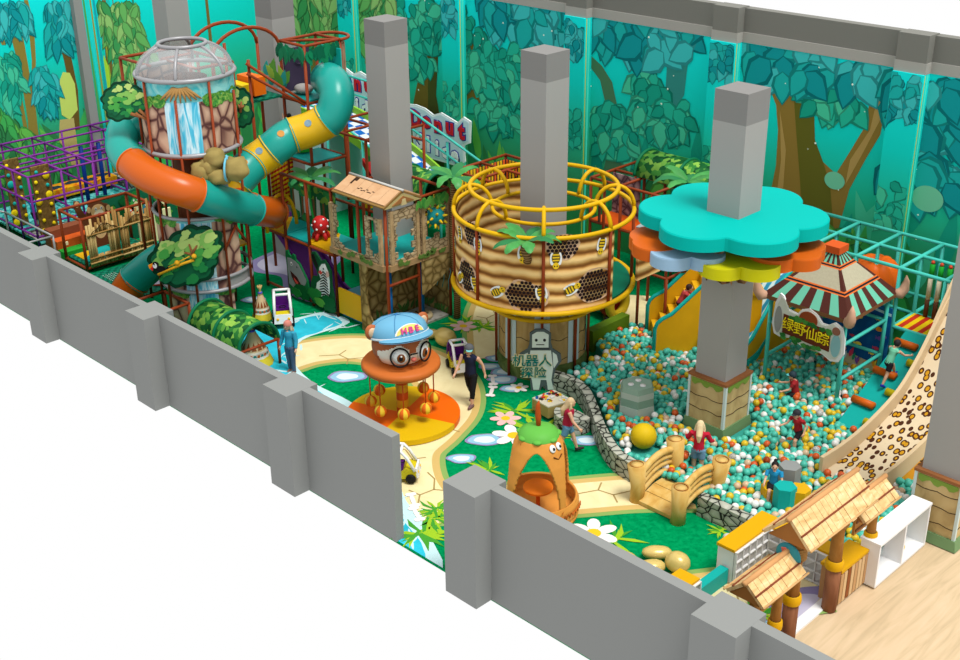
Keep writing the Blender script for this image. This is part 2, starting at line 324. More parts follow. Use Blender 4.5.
# ------------------------------------------------ printed forest murals
BS= [('tr', [(0.25, 6.68), (0.66, 6.63), (1.06, 6.1), (1.0, 6.63), (1.64, 6.62), (1.74, 5.98), (2.18, 5.6), (2.29, 4.86), (2.6, 4.32), (3.01, 4.08), (3.36, 4.81), (3.69, 5.53), (3.71, 6.05), (3.61, 6.55), (3.29, 7.13), (3.73, 7.1), (4.04, 6.62), (4.16, 5.96), (4.11, 5.35), (3.81, 4.68), (3.44, 3.74), (3.26, 2.57), (3.31, 1.67), (0.9, 1.0), (1.02, 2.45), (1.19, 3.94), (1.15, 4.92), (1.02, 5.58), (0.71, 6.1)]), ('trd', [(1.4, 6.59), (1.64, 6.62), (1.74, 5.98), (2.18, 5.6), (2.29, 4.86), (2.6, 4.32), (2.88, 3.75), (3.31, 1.67), (2.38, 1.41), (1.97, 3.68), (1.7, 5.02)]), ('trl', [(1.15, 5.47), (1.45, 4.42), (1.48, 3.29), (1.45, 1.15), (1.22, 1.09), (1.29, 2.96), (1.33, 4.11)]), ('trl', [(3.77, 6.83), (4.03, 6.37), (4.06, 5.73), (3.68, 4.74), (3.31, 3.84), (3.37, 4.54), (3.82, 5.43), (3.91, 6.22)]), ('tr2', [(-6.53, 6.52), (-6.16, 6.44), (-5.55, 5.96), (-5.07, 5.7), (-4.66, 5.28), (-4.3, 4.18), (-4.05, 2.98), (-3.9, 2.22), (-5.0, 1.98), (-4.73, 3.16), (-4.82, 4.4), (-5.13, 5.26), (-5.74, 5.78)]), ('trk2', [(-2.67, 6.67), (-1.91, 6.77), (-2.01, 5.34), (-2.39, 4.68), (-2.96, 3.83), (-2.67, 5.08)]), ('tr3', [(-12.91, 5.79), (-12.31, 5.87), (-12.3, 4.79), (-12.44, 3.56), (-12.27, 2.78), (-11.49, 3.55), (-11.13, 4.63), (-10.91, 5.66), (-10.53, 5.72), (-10.75, 4.36), (-10.47, 3.79), (-9.35, 4.25), (-8.45, 4.27), (-9.35, 3.99), (-10.29, 3.62), (-11.16, 3.09), (-11.87, 2.6), (-12.06, -0.17), (-14.67, -0.78), (-14.23, 1.23), (-13.72, 2.8), (-13.23, 4.31)]), ('tr3d', [(-12.76, 5.81), (-12.31, 5.87), (-12.3, 4.79), (-12.44, 3.56), (-12.27, 2.78), (-12.0, 1.68), (-12.06, -0.17), (-13.18, -0.43), (-12.89, 2.59)])]
LS= [('t1', [(5.3, 6.76), (5.44, 6.74), (5.81, 5.69), (5.82, 4.51), (5.83, 3.29), (5.72, 1.35), (5.29, 1.45), (5.49, 3.01), (5.5, 4.73)]), ('t1', [(6.04, 6.98), (6.18, 6.96), (6.25, 6.13), (6.12, 4.97), (5.8, 3.3), (5.58, 1.39), (5.33, 1.44), (5.98, 4.99), (6.07, 6.32)]), ('t2', [(6.89, 6.47), (7.11, 6.51), (7.14, 6.23), (7.33, 6.48), (7.45, 6.33), (7.29, 5.81), (7.42, 4.75), (7.48, 3.69), (7.33, 2.28), (6.95, 2.36), (7.18, 3.74), (7.13, 4.8), (7.01, 5.68)]), ('t1', [(4.76, 7.15), (4.89, 7.13), (5.17, 5.63), (5.03, 5.65)]), ('t3', [(8.86, 6.61), (9.01, 6.59), (8.93, 4.5), (8.82, 2.71), (8.51, 2.77), (8.7, 4.54)]), ('t1', [(5.28, 5.11), (5.39, 5.09), (5.43, 2.67), (5.29, 2.7)]), ('pl', [(6.77, 3.99), (7.02, 4.4), (7.27, 4.33), (7.4, 3.92), (7.36, 3.0), (7.01, 2.71), (6.74, 2.94)]), ('st', [(6.64, 2.78), (7.17, 2.75), (7.13, 1.03), (6.31, 1.22)]), ('g1', [(8.65, 4.73), (8.8, 4.17), (8.85, 3.44), (8.56, 2.03), (8.25, 2.09), (8.4, 3.88)])]
BR= [('top1', [(-6.79, 7.15), (-1.61, 7.29), (-1.56, 6.69), (-1.87, 6.3), (-3.3, 6.43), (-5.19, 6.75), (-7.4, 6.71), (-8.46, 6.63)]), ('top2', [(-0.42, 6.98), (3.05, 7.05), (4.55, 7.03), (4.39, 7.25), (3.92, 6.73), (2.53, 6.63), (0.74, 6.43), (-0.07, 6.63)]), ('right', [(4.55, 7.03), (5.97, 7.01), (6.17, 5.75), (5.39, 5.78), (4.57, 5.95), (4.35, 6.55)]), ('rightlow', [(4.56, 5.05), (5.47, 5.28), (6.3, 4.9), (6.38, 4.41), (5.35, 4.3), (4.48, 4.64)]), ('mid', [(1.68, 6.23), (2.53, 6.56), (3.29, 6.24), (3.19, 5.89), (2.19, 5.79)]), ('lt', [(-14.4, 6.56), (-10.7, 6.99), (-10.24, 6.56), (-11.67, 5.89), (-14.22, 5.2)]), ('top0', [(-10.33, 7.03), (-6.79, 7.09), (-7.26, 6.29), (-8.24, 6.47), (-9.56, 6.36)]), ('m2', [(-9.12, 5.75), (-8.46, 6.0), (-8.45, 4.89), (-8.99, 4.97)]), ('m3', [(-3.65, 6.09), (-2.9, 5.91), (-2.77, 4.91), (-3.58, 4.92)]), ('l2', [(-14.21, 5.38), (-12.92, 5.38), (-12.7, 4.73), (-14.01, 4.18)]), ('l3', [(-12.16, 5.83), (-10.25, 6.24), (-9.21, 5.74), (-9.8, 4.84), (-10.75, 4.52), (-12.2, 4.81)]), ('l4', [(-10.74, 4.86), (-9.34, 5.24), (-8.45, 4.89), (-8.45, 4.24), (-9.81, 4.17), (-10.51, 4.39)]), ('l5', [(-10.52, 3.72), (-9.35, 3.92), (-8.45, 3.58), (-8.67, 3.04), (-9.82, 3.23)]), ('fern1', [(-5.49, 4.28), (-4.72, 4.72), (-3.56, 4.47), (-3.88, 3.33), (-5.05, 3.1)]), ('fern2', [(-3.58, 4.92), (-1.79, 5.23), (-1.73, 4.36), (-3.34, 4.06)]), ('low', [(-2.7, 2.65), (0.78, 2.84), (3.3, 2.73), (5.1, 2.21), (5.26, 1.13), (2.25, 1.14), (-2.6, 1.09)])]
LR= [('a', [(4.89, 7.13), (6.07, 6.98), (6.07, 6.32), (5.42, 6.25), (4.61, 6.53)]), ('b', [(6.81, 6.88), (7.67, 6.77), (7.31, 5.46), (6.91, 5.52)]), ('c', [(4.74, 5.36), (5.41, 5.42), (5.39, 4.07), (4.77, 3.84), (4.43, 4.25)]), ('d', [(6.06, 4.81), (6.66, 4.71), (6.57, 3.5), (6.03, 3.6)]), ('e', [(8.71, 6.63), (10.33, 6.42), (10.14, 5.03), (9.1, 4.83), (8.78, 5.59)]), ('f', [(8.98, 4.85), (10.49, 4.61), (10.24, 2.81), (9.09, 3.4)]), ('low', [(4.3, 3.93), (5.5, 2.66), (6.53, 2.08), (6.35, 1.03), (3.87, 1.6)])]
MK = .64
FBASE = MT('forest_print', [(0, (40, 110, 60)), (.28, (42, 120, 78)), (.5, (28, 150, 120)), (.72, (14, 172, 162)), (1, (16, 186, 184))], 'grad', stretch=(1, 1, 1/7.1), k=MK, rough=.5, spec=0)
BASES = {'dk': (38, 96, 62), 'bk2': (30, 190, 180), 'tr': (112, 92, 42), 'trd': (78, 78, 28), 'trl': (140, 116, 66), 'tr2': (58, 98, 70), 'trk2': (40, 110, 104), 'tr3': (88, 78, 32), 'tr3d': (58, 66, 30),
         't1': (112, 100, 44), 't2': (84, 68, 30), 't3': (96, 78, 40), 'pl': (158, 176, 84), 'st': (150, 140, 84), 'g1': (140, 176, 50)}
LEAF = {'top': [(10, 100, 108), (16, 120, 124), (24, 140, 136), (48, 152, 152)], 'mid': [(16, 112, 96), (20, 128, 108), (30, 146, 122), (54, 158, 126)], 'low': [(34, 120, 66), (52, 140, 70), (40, 104, 60), (80, 152, 64)], 'yel': [(30, 104, 70), (52, 124, 70), (84, 144, 78), (118, 158, 92)]}
MM = [FBASE]; MI = {}
def mi_of(c):
    if c not in MI: MI[c] = len(MM); MM.append(M(c, MK, .6, 0, 0))
    return MI[c]
def leaf(cx, cy, L, a, wd=.36):
    out = []
    for t, w in [(0, 0), (.18, .8), (.45, 1), (.75, .55), (1, 0), (.75, -.55), (.45, -1), (.18, -.8)]:
        x, y = t*L, w*wd*L; out.append((cx+x*cos(a)-y*sin(a), cy+x*sin(a)+y*cos(a)))
    return out
def cluster(mb, X, poly, cols, n, L, z, seed, dirn=-pi/2, zr=(0, 7.08), xr=(-99, 99), wd=.36, dv=1.1):
    q = random.Random(seed); xs = [p[0] for p in poly]; ys = [p[1] for p in poly]; k = 0
    n = int(n*1.7)
    for i in range(n*6):
        p = (q.uniform(min(xs), max(xs)), q.uniform(min(ys), max(ys)))
        if not pin(p, poly): continue
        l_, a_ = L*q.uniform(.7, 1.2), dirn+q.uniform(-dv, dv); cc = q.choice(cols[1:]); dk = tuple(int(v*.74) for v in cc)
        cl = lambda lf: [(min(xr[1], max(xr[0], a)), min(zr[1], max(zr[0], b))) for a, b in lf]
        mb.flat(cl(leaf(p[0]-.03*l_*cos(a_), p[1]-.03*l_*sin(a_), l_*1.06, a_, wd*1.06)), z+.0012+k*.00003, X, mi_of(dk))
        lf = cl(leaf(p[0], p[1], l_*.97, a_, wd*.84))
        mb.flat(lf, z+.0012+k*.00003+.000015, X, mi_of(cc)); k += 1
        if k >= n: break
mu = MB(); XB = PL((0, 15.895, 0), (1, 0, 0), (0, 0, 1))
mu.box((-5.9, 15.9, 3.55), (32.4, .02, 7.1))
for j, (n_, p) in enumerate(BS): mu.flat([(a, min(7.08, b)) for a, b in p], .012+.0001*j+.002*(0 if n_ in ('dk', 'bk2') else 2 if n_ in ('trd', 'trl', 'tr3d') else 1), XB, mi_of(BASES[n_]))
def wild(mb, X, x0, x1, z0, z1, n, seed, z=.011, cols='low', L=(.7, 1.6)):
    q = random.Random(seed)
    for i in range(n):
        x = q.uniform(x0, x1); a = q.uniform(1.0, 2.1); b = leaf(x, q.uniform(z0, z1), q.uniform(*L), a, .13)
        mb.flat([(c, min(7.05, max(.0, d))) for c, d in b], z+i*.00003, X, mi_of(q.choice(LEAF[cols])))
wild(mu, XB, -21.5, 10.2, 0, 1.8, 150, 11); wild(mu, XB, -6, 10, .4, 3.2, 60, 12, .0105, 'mid', (1, 2))
for i, (n_, p) in enumerate(BR):
    cols = LEAF['top'] if n_.startswith(('top', 'right')) else LEAF['low'] if n_ == 'low' else LEAF['mid']
    A = .5*abs(sum(p[j][0]*p[j-1][1]-p[j-1][0]*p[j][1] for j in range(len(p))))
    if n_.startswith('top'): p = [(a, b+.38 if b > 6.9 else b) for a, b in p]
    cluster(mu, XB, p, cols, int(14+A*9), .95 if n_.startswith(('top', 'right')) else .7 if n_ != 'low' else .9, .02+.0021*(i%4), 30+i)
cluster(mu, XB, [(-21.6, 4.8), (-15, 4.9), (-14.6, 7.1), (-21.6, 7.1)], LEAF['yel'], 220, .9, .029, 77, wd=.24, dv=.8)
for x in (-19.5, -17.9, -15.3): mu.flat([(x, 0), (x+.5, 0), (x+.3, 7), (x+.1, 7)], .015, XB, mi_of((104, 92, 44)))
q = random.Random(5)
for i in range(70):
    x, z_ = q.uniform(-14, 9.5), q.uniform(.8, 6.8); r = q.uniform(.015, .035); mu.flat([(x+r*cos(t), z_+r*sin(t)) for t in [j*pi/3 for j in range(6)]], .03, XB, mi_of((190, 230, 190)))
for x, z_, r in [(3.0, 3.9, .3), (-1.0, 3.3, .25), (5.6, 4.0, .42)]:
    mu.flat([(x+r*cos(t), z_+r*.8*sin(t)) for t in [j*pi/12 for j in range(24)]], .031, XB, mi_of((90, 160, 130)))
# pilaster fronts and sides carry the print too
for x in (-16.4, -10.92, -5.5, -.2, 5.2, 10.65):
    mu.box((x-.4, 15.72, 3.55), (.82, .36, 7.1))
    XP = PL((0, 15.54, 0), (1, 0, 0), (0, 0, 1))
    cluster(mu, XP, [(x-.8, 6.0), (x, 6.2), (x, 7.08), (x-.8, 7.08)], LEAF['top'], 22, .45, .004, int(x*10), xr=(x-.8, x)); cluster(mu, XP, [(x-.8, 3.2), (x, 3.4), (x, 4.4), (x-.8, 4.3)], LEAF['mid'], 16, .45, .004, int(x*20), xr=(x-.8, x))
    XS = PL((x+.011, 0, 0), (0, 1, 0), (0, 0, 1)); mu.flat([(15.60, 0), (15.64, 0), (15.64, 7.08), (15.6, 7.08)], .003, XS, mi_of((150, 160, 60))); mu.flat([(15.7, 0), (15.78, 0), (15.78, 7.08), (15.7, 7.08)], .003, XS, mi_of((60, 190, 170)))
o = mu.build('forest_mural', MM, WB)
# left wall print
MM = [FBASE]; MI = {}
ml = MB(); XL = PL((-21.885, 0, 0), (0, 1, 0), (0, 0, 1)); ml.box((-21.89, 8.2, 3.55), (.02, 15.4, 7.1))
for j, (n_, p) in enumerate(LS): ml.flat([(a, min(7.08, b)) for a, b in p], .0001*j+.014 if n_ not in ('pl', 'g1') else .0001*j+.017, XL, mi_of(BASES[n_]))
wild(ml, XL, .6, 15.5, 0, 1.6, 110, 21, .011, 'low', (.8, 1.9))
for i, (n_, p) in enumerate(LR):
    cols = LEAF['low'] if n_ == 'low' else LEAF['yel'] if n_ in 'ef' else LEAF['top'] if n_ in 'abd' else LEAF['mid']
    A = .5*abs(sum(p[j][0]*p[j-1][1]-p[j-1][0]*p[j][1] for j in range(len(p)))); cluster(ml, XL, p, cols, int(26+A*26), .75, .02+.0021*(i%4), 60+i, wd=.2, dv=.7)
for y, w, c in [(9.0, .2, (30, 160, 150)), (8.75, .07, (120, 140, 50)), (9.25, .05, (100, 80, 40)), (10.0, .12, (40, 110, 80)), (11, .14, (100, 90, 44)), (13, .2, (96, 84, 40))]: ml.flat([(y, .05), (y+w, .05), (y+w*.7, 7.05), (y+w*.2, 7.05)], .018, XL, mi_of(c))
ml.box((-21.76, 8.22, 3.55), (.32, .5, 7.1))
for y, w, c in [(7.99, .07, (60, 130, 70)), (8.1, .1, (30, 170, 165)), (8.24, .06, (120, 120, 50)), (8.36, .08, (24, 130, 140))]: ml.flat([(y, .05), (y+w, .05), (y+w, 7.05), (y, 7.05)], .003, PL((-21.598, 0, 0), (0, 1, 0), (0, 0, 1)), mi_of(c))
ml.build('forest_mural', MM, WLF)
# ------------------------------------------------ free-standing columns
def column(x, y, h, label, name='concrete_column'):
    t = MB(); t.box((0, 0, 3.69), (.8, .8, 7.38)); t.box((0, 0, 7.705), (.8, .8, .65), 0, 1)
    o = t.build(name, [COLG, COLD]); o.location = (x, y, 0); return tag(o, label, 'column')
column(-6.22, 8.4, 8, 'tall grey square column rising behind the ruined temple hut')
column(-.6, 8.4, 8, 'tall grey square column standing through the beehive drum')
column(4.8, 8.42, 8, 'tall grey square column carrying the turquoise flower canopy in the ball pit')
column(10.32, 8.3, 8, 'grey square column at the right edge by the spotted slide, on a trunk-clad base')
column(-11.5, 8.7, 8, 'grey square column behind the rust arches, left of the teal and yellow tube slide')
column(-16.75, 8.45, 8, 'grey square column far left behind the glass dome of the waterfall tower')
# ================================================ BEEHIVE around the middle column
HX, HY = -.6, 8.4
LOG = MT('honey_log_planks', [(.25, (150, 120, 72)), (.5, (186, 156, 100)), (.8, (206, 180, 124))], 'noise', 2.2, (1, 1, .5), 1.1, .6, 1.2)
WICK = MT('straw_coil_print', [(0, (120, 76, 34)), (.25, (176, 126, 66)), (.55, (214, 170, 104)), (1, (236, 200, 136))], 'wave', 1.0, (1, 1, 1), 1.02, .6, 2.6, bump=.5)
BEEM = [WICK, M((222, 184, 150), 1.15), M((34, 22, 26), 1.15), M((240, 200, 40), 1.15), M((90, 76, 30), 1.15), M((240, 244, 244), 1.15)]
hv = thing('beehive_drum', 'round beehive play drum with yellow rings and bee-print straw walls around a column', 'play tower', (HX, HY, 0), world=True)
m = MB(); m.lathe([(1.1, 0), (1.1, 2.2)], (HX, HY, 0), 40)
for a in range(8):
    for z, da in ((.55, 0), (1.1, .05), (1.65, 0)):
        t0 = a*pi/4; m.tube([(HX+1.105*cos(t0+.12+k*.06), HY+1.105*sin(t0+.12+k*.06), z+.03*sin(k+a)) for k in range(10)], .008, 4, mi=1)
m.lathe([(1.13, 0), (1.16, .25), (1.12, .42)], (HX, HY, 0), 40, mi=2)
m.build('log_base', [LOG, BLACK, MT('moss_print', [(.3, (70, 96, 44)), (.7, (120, 140, 80))], 'noise', 3, k=1.2)], hv)
for k in range(8):
    t0 = k*pi/4-.05; m = MB()
    for q in (-.1, .1): m.lathe([(1.12, .05), (1.12, 2.15)], (HX, HY, 0), 2, t0+q-.07, t0+q+.07)
    m.build('light_strip', M((196, 220, 226), 1.15), hv)
    m = MB(); m.tube([(HX+1.17*cos(t0), HY+1.17*sin(t0), 0), (HX+1.17*cos(t0), HY+1.17*sin(t0), 2.3)], .035, 8); m.build('post', RUST, hv)
m = MB(); m.ring((HX, HY, 1.72), 1.3, .055); m.build('lower_ring', YEL, hv)
m = MB(); m.lathe([(.62, 2.25), (2.15, 2.25), (2.15, 2.33), (.62, 2.33)], (HX, HY, 0), 48, sm=False); m.build('deck', [M((110, 112, 118), 1.3)], hv)
def cyl(mb, R, pts, mi):   # polygon (arc length, z) laid on the drum
    mb.add([(HX+R*cos(s/2.17), HY+R*sin(s/2.17), z) for s, z in pts], [tuple(range(len(pts)))], mi)
m = MB(); A0, A1 = RAD(-212), RAD(2)
m.lathe([(2.17-.025*abs(sin(k*pi/2))*0, 2.35+k*.06) for k in range(32)], (HX, HY, 0), 72, A0, A1); m.lathe([(2.10, 2.35), (2.10, 4.2)][::-1], (HX, HY, 0), 72, A0, A1)
rr = random.Random(2)
def comb(s0, z0, w, h, seed):
    cyl(m, 2.178, [(s0+a, z0+b) for a, b in blob(w, h, 5, .12, 30, seed)], 1)
    for i in range(-9, 10):
        for j in range(-9, 10):
            x, y = (i+.5*(j % 2))*.095, j*.083
            if (x/w)**2+(y/h)**2 < .95: cyl(m, 2.184, [(s0+x+.046*cos(k*pi/3+.52), z0+y+.046*sin(k*pi/3+.52)) for k in range(6)], 2)
def bee(s0, z0, a, mi=3):
    R = lambda x, y: (s0+x*cos(a)-y*sin(a), z0+x*sin(a)+y*cos(a))
    e = lambda cx, cy, rx, ry: [R(cx+rx*cos(t), cy+ry*sin(t)) for t in [j*pi/7 for j in range(14)]]
    cyl(m, 2.19, e(-.09, .1, .05, .16), 5); cyl(m, 2.19, e(.09, .1, .05, .16), 5)
    cyl(m, 2.193, e(0, .12, .1, .15), 4)
    for y in (.06, .13, .2): cyl(m, 2.196, [R(-.08, y-.018), R(.08, y-.018), R(.08, y+.018), R(-.08, y+.018)], 3)
    cyl(m, 2.197, e(0, -.07, .075, .085), 3)
    for x in (-.03, .03): cyl(m, 2.2, e(x, -.08, .016, .02), 2)
aS = lambda deg: RAD(deg)*2.17
for dg, z, w, h in [(-98, 4.0, .3, .32), (-36, 3.98, .38, .3), (-105, 2.85, .42, .38), (-58, 2.75, .5, .36), (-14, 2.9, .5, .4), (-150, 3.5, .3, .4)]: comb(aS(dg), z, w, h, int(-dg))
for dg, z, a in [(-92, 3.7, .1), (-113, 3.75, .2), (-60, 3.72, -.1), (-40, 3.6, 0), (-10, 3.8, -.2), (-112, 2.75, 2.2), (-75, 2.8, 2.1), (-28, 2.95, 2), (-95, 2.7, .3), (-48, 2.75, .2), (-128, 3.3, .3), (-175, 3.7, .4)]: bee(aS(dg), z, a)
m.build('straw_panel', BEEM, hv)
m = MB(); m.box((HX+2.35, HY+1.2, 3.35), (.06, .9, 1.3)); m.build('straw_panel', WICK, hv)
m = MB(); m.lathe([(1.5, 2.36), (2.16, 2.36), (2.16, 2.4), (1.5, 2.4)], (HX, HY, 0), 12, 0, RAD(70), sm=False); m.build('deck_mat', M((0, 110, 80), 1.3), hv)
for z, R, r, nm in [(2.33, 2.24, .065, 'bottom_ring'), (4.2, 2.2, .055, 'rim_ring'), (4.75, 1.8, .055, 'top_ring'), (4.2, 1.25, .05, 'inner_ring')]:
    m = MB(); m.ring((HX, HY, z), R, r, 56); m.build(nm, YEL, hv)
for k in range(8):
    a = k*pi/4-.83; m = MB()
    m.tube([(HX+(1.725+.475*cos(t))*cos(a), HY+(1.725+.475*cos(t))*sin(a), 4.2+.56*sin(t)) for t in [j*pi/12 for j in range(13)]], .05, 8); m.build('hoop', YEL, hv)
    m = MB(); m.tube([(HX+2.2*cos(a), HY+2.2*sin(a), 2.3), (HX+2.2*cos(a), HY+2.2*sin(a), 4.2)], .04, 8); m.build('post', RUST, hv)
# ------------------------------------------------ palms
LEAFG = M((70, 160, 76), 1.5, .45, 0, .3, .25, 4); LEAFD = M((52, 136, 80), 1.5, .45)
TRUNK = MT('palm_bark', [(.3, (96, 70, 40)), (.7, (160, 128, 84))], 'wave', 5, (1, 1, 1), 1.2, .8, 1.5)
def frond_mb(L, a, el, droop, w):
    mb = MB(); n = 9; d = Vector((cos(a), sin(a), 0)); s_ = Vector((-sin(a), cos(a), 0)); vs = []; fs = []; p = Vector((0, 0, 0))
    for i in range(n+1):
        t = i/n; e = el-droop*t*t; p = p+(d*cos(e)+Vector((0, 0, sin(e))))*(L/n) if i else p
        ww = w*(sin(pi*min(1, t*.92+.06)))**.7*(1-.15*(i % 2)); nz = Vector((0, 0, -.3*ww))
        vs += [p+s_*ww+nz, p+Vector((0, 0, .015)), p-s_*ww+nz]
    for i in range(n):
        for k in (0, 1): fs.append((3*i+k, 3*i+3+k, 3*i+4+k, 3*i+1+k))
    mb.add(vs, fs, 0, True); o = len(mb.v)
    return mb
def palm(loc, label, R=.75, stem=0, n=8, seed=0, w=.13, sm=None):
    q = random.Random(seed); t = thing('palm_tree', label, 'palm', loc, 0, None)
    if stem:
        m = MB(); m.tube([(.05*sin(k), .04*cos(k), -stem+stem*k/6) for k in range(7)], [(.045 if sm else .1)-.004*k for k in range(7)], 8); m.build('trunk', sm or TRUNK, t)
    for i in range(n):
        frond_mb(R*q.uniform(.85, 1.1), 2*pi*i/n+q.uniform(-.2, .2), q.uniform(.35, .75), q.uniform(1.1, 1.7), w).build('frond', LEAFG if i % 3 else LEAFD, t)
    m = MB(); m.sph((0, 0, .02), .07, 8, 6); m.build('heart', LEAFD, t)
    return t
palm((.55, 6.55, 4.1), 'green plastic palm on the yellow rim at the front of the beehive', .95, .5, 9, 1, .17)
palm((-8.2, 7.1, 3.55), 'green palm on a slim stem standing on the walkway deck left of the shingle roof', .9, 1.75, 8, 2, .16, GRN)
palm((-4.15, 8.75, 4.05), 'green palm on a bark trunk at the corner between temple and beehive', .95, 4.05, 9, 3, .16)
palm((1.2, 11.8, 4.4), 'green palm behind the turquoise flower canopy, below the leafy tunnel', .95, 2.4, 9, 4, .16)

# ================================================ FLOWER CANOPY around the ball pit column
def lobes(cs, n=160):
    cx = sum(c[0] for c in cs)/len(cs); cy = sum(c[1] for c in cs)/len(cs); out = []
    for i in range(n):
        t = 2*pi*i/n; d = Vector((cos(t), sin(t))); best = .1
        for x, y, r in cs:
            q = Vector((x-cx, y-cy)); b = q.dot(d); h = q.length_squared-b*b
            if h < r*r: best = max(best, b+math.sqrt(r*r-h))
        out.append((cx+d.x*best, cy+d.y*best))
    return out
def rounded(mb, poly, z, th, mi=0):
    ins = lambda e: [(x+(sum(p[0] for p in poly)/len(poly)-x)*e, y+(sum(p[1] for p in poly)/len(poly)-y)*e) for x, y in poly]
    mb.prism(poly, th-.03, None, mi, z0=z); n = len(poly); q = ins(.012)
    mb.add([(p[0], p[1], z+th-.03) for p in poly]+[(p[0], p[1], z+th) for p in q], [(i, (i+1) % n, n+(i+1) % n, n+i) for i in range(n)]+[tuple(range(n, 2*n))], mi)
cp = thing('flower_canopy', 'big turquoise flower canopy with orange and yellow petals around the ball pit column', 'canopy', (4.8, 8.42, 4.2), world=True)
CY = M((12, 216, 204), 1.75, .5, 0, .02)
m = MB(); rounded(m, lobes([(4.8+1.15*cos(-pi/2+k*pi/3), 8.4+1.15*sin(-pi/2+k*pi/3), .84) for k in range(6)]), 5.1, .3); m.build('top_petals', CY, cp)
for nm, mt, z, cs in [('orange_petals', ORG, 4.62, [(3.75, 7.25, .62), (3.95, 6.9, .5), (4.4, 7.6, .5)]), ('blue_petals', M((164, 200, 230), 1.4, .4), 4.6, [(4.5, 6.75, .46), (5.05, 7.15, .4)]),
                      ('yellow_petals', M((226, 222, 20), 1.5, .4), 4.5, [(5.4, 7.25, .48), (5.95, 7.68, .48), (5.4, 7.9, .45)]), ('orange_petals', ORG, 4.58, [(6.0, 8.15, .5), (6.4, 8.55, .44), (6.2, 9.0, .46), (5.6, 8.9, .5)])]:
    m = MB(); rounded(m, lobes(cs), z, .27); m.build(nm, mt, cp)
BR_ = MT('brown_branch', [(.3, (110, 74, 48)), (.7, (164, 118, 84))], 'wavex', 2, (1, 1, 3), 1.1, .7, 3)
for a, L in [(-2.2, .9), (-1.2, .8), (-.3, 1.0), (.6, 1.2), (2.4, 1.1)]:
    m = MB(); d = Vector((cos(a), sin(a), 0))
    m.tube([Vector((4.8, 8.42, 4.05))+d*.4, Vector((4.8, 8.42, 4.3))+d*.62, Vector((4.8, 8.42, 4.6))+d*(L+.3), Vector((4.8, 8.42, 5.1))+d*(L+.35)], [.2, .17, .13, .1], 8); m.build('branch', BR_, cp)
m = MB()
for k in range(20):
    a = k*2*pi/20; m.prism([(-.09, 0), (.09, 0), (.05, -.16-.1*(k % 3)), (-.02, -.22)], .03, PL((4.8+.6*cos(a), 8.42+.6*sin(a), 4.3), (-sin(a), cos(a), 0), (0, 0, 1)))
m.lathe([(.42, 4.28), (.62, 4.32), (.62, 4.42), (.42, 4.5)], (4.8, 8.42, 0), 20); m.build('bark_collar', BR_, cp)
# clad bases of the columns
def clad(x, y, label, w=.98, h=1.55, ph=.48):
    t = thing('column_cladding', label, 'cladding', (x, y, 0), world=True)
    PLK = MT('tan_log_face', [(.25, (160, 134, 88)), (.5, (196, 170, 118)), (.8, (208, 186, 136))], 'noise', 1.8, (1, 1, .6), 1.1, .6, 1.5)
    m = MB(); m.box((x, y, h/2+.02), (w, w, h-.02)); 
    for sx, sy in ((0, -1), (1, 0)):
        for i, zz in enumerate((.42, .78, 1.1)):
            p = Vector((x+sx*(w/2+.004), y+sy*(w/2+.004), zz)); s_ = Vector((-sy, sx, 0)); pts = [p+s_*(w*.45*(k/6*2-1))+Vector((0, 0, .02*sin(k*2+i))) for k in range(7)]
            m.tube(pts, .009, 4, mi=1)
        X = PL((x+sx*(w/2+.003), y+sy*(w/2+.003), 0), (-sy, sx, 0), (0, 0, 1)); m.prism([(-w*.42, h-.04)]+[(-w*.42+w*.84*k/10, h-.16-.05*sin(k*1.7)) for k in range(11)]+[(w*.42, h-.04)], .01, X, 2)
        m.prism([(-w*.48, 0)]+[(-w*.48+w*.96*k/10, .16+.07*sin(k*2.3)) for k in range(11)]+[(w*.48, 0)], .03, X, 3)
        for q in (-.485, .485): m.prism([(w*q-.03, .05), (w*q+.03, .05), (w*q+.03, h), (w*q-.03, h)], .016, X, 4)
    m.build('log_box', [PLK, M((60, 44, 28), 1.1), M((120, 150, 60), 1.1), M((104, 130, 84), 1.1), M((200, 216, 214), 1.1)], t)
    m = MB(); m.box((x, y, h+.02), (w+.06, w+.06, .06)); m.build('rim', M((150, 96, 56), 1.2), t)
    m = MB(); m.box((x, y, ph/2), (w+.2, w+.2, ph), taper=.9); m.build('plinth', M((110, 140, 96), 1.1), t)
clad(4.8, 8.42, 'tan log-print box around the foot of the ball pit column')
clad(10.32, 8.3, 'tan log-print box around the foot of the right-edge column by the lobby floor', .96, 1.42, .2)

# ================================================ CAROUSEL with hamster head
CX, CYY = -.91, 3.89
ca = thing('swing_carousel', 'orange and yellow carousel with hanging balls under a hamster head in blue cap', 'carousel', (CX, CYY, 0), world=True)
DO = M((255, 112, 6), 1.4, .45); DY = M((250, 204, 20), 1.6, .45)
for k in range(4):
    m = MB(); a0 = k*pi/2+.35
    m.prism([(CX, CYY)]+[(CX+1.35*cos(a0+i*pi/32), CYY+1.35*sin(a0+i*pi/32)) for i in range(17)], .13, None, z0=.03); m.build('floor_segment', DY if k % 2 else DO, ca)
m = MB(); m.lathe([(.14, .14+.2*j) for j in range(8)], (CX, CYY, 0), 16, mis=[j % 2 for j in range(7)]); m.build('pole', [M((214, 90, 30), 1.3), M((226, 170, 40), 1.3)], ca)
m = MB(); m.lathe([(0, 1.36), (.86, 1.36), (.92, 1.42), (.92, 1.5), (.87, 1.56), (0, 1.57)], (CX, CYY, 0), 48); m.build('top_disc', M((226, 122, 52), 1.6, .45), ca)
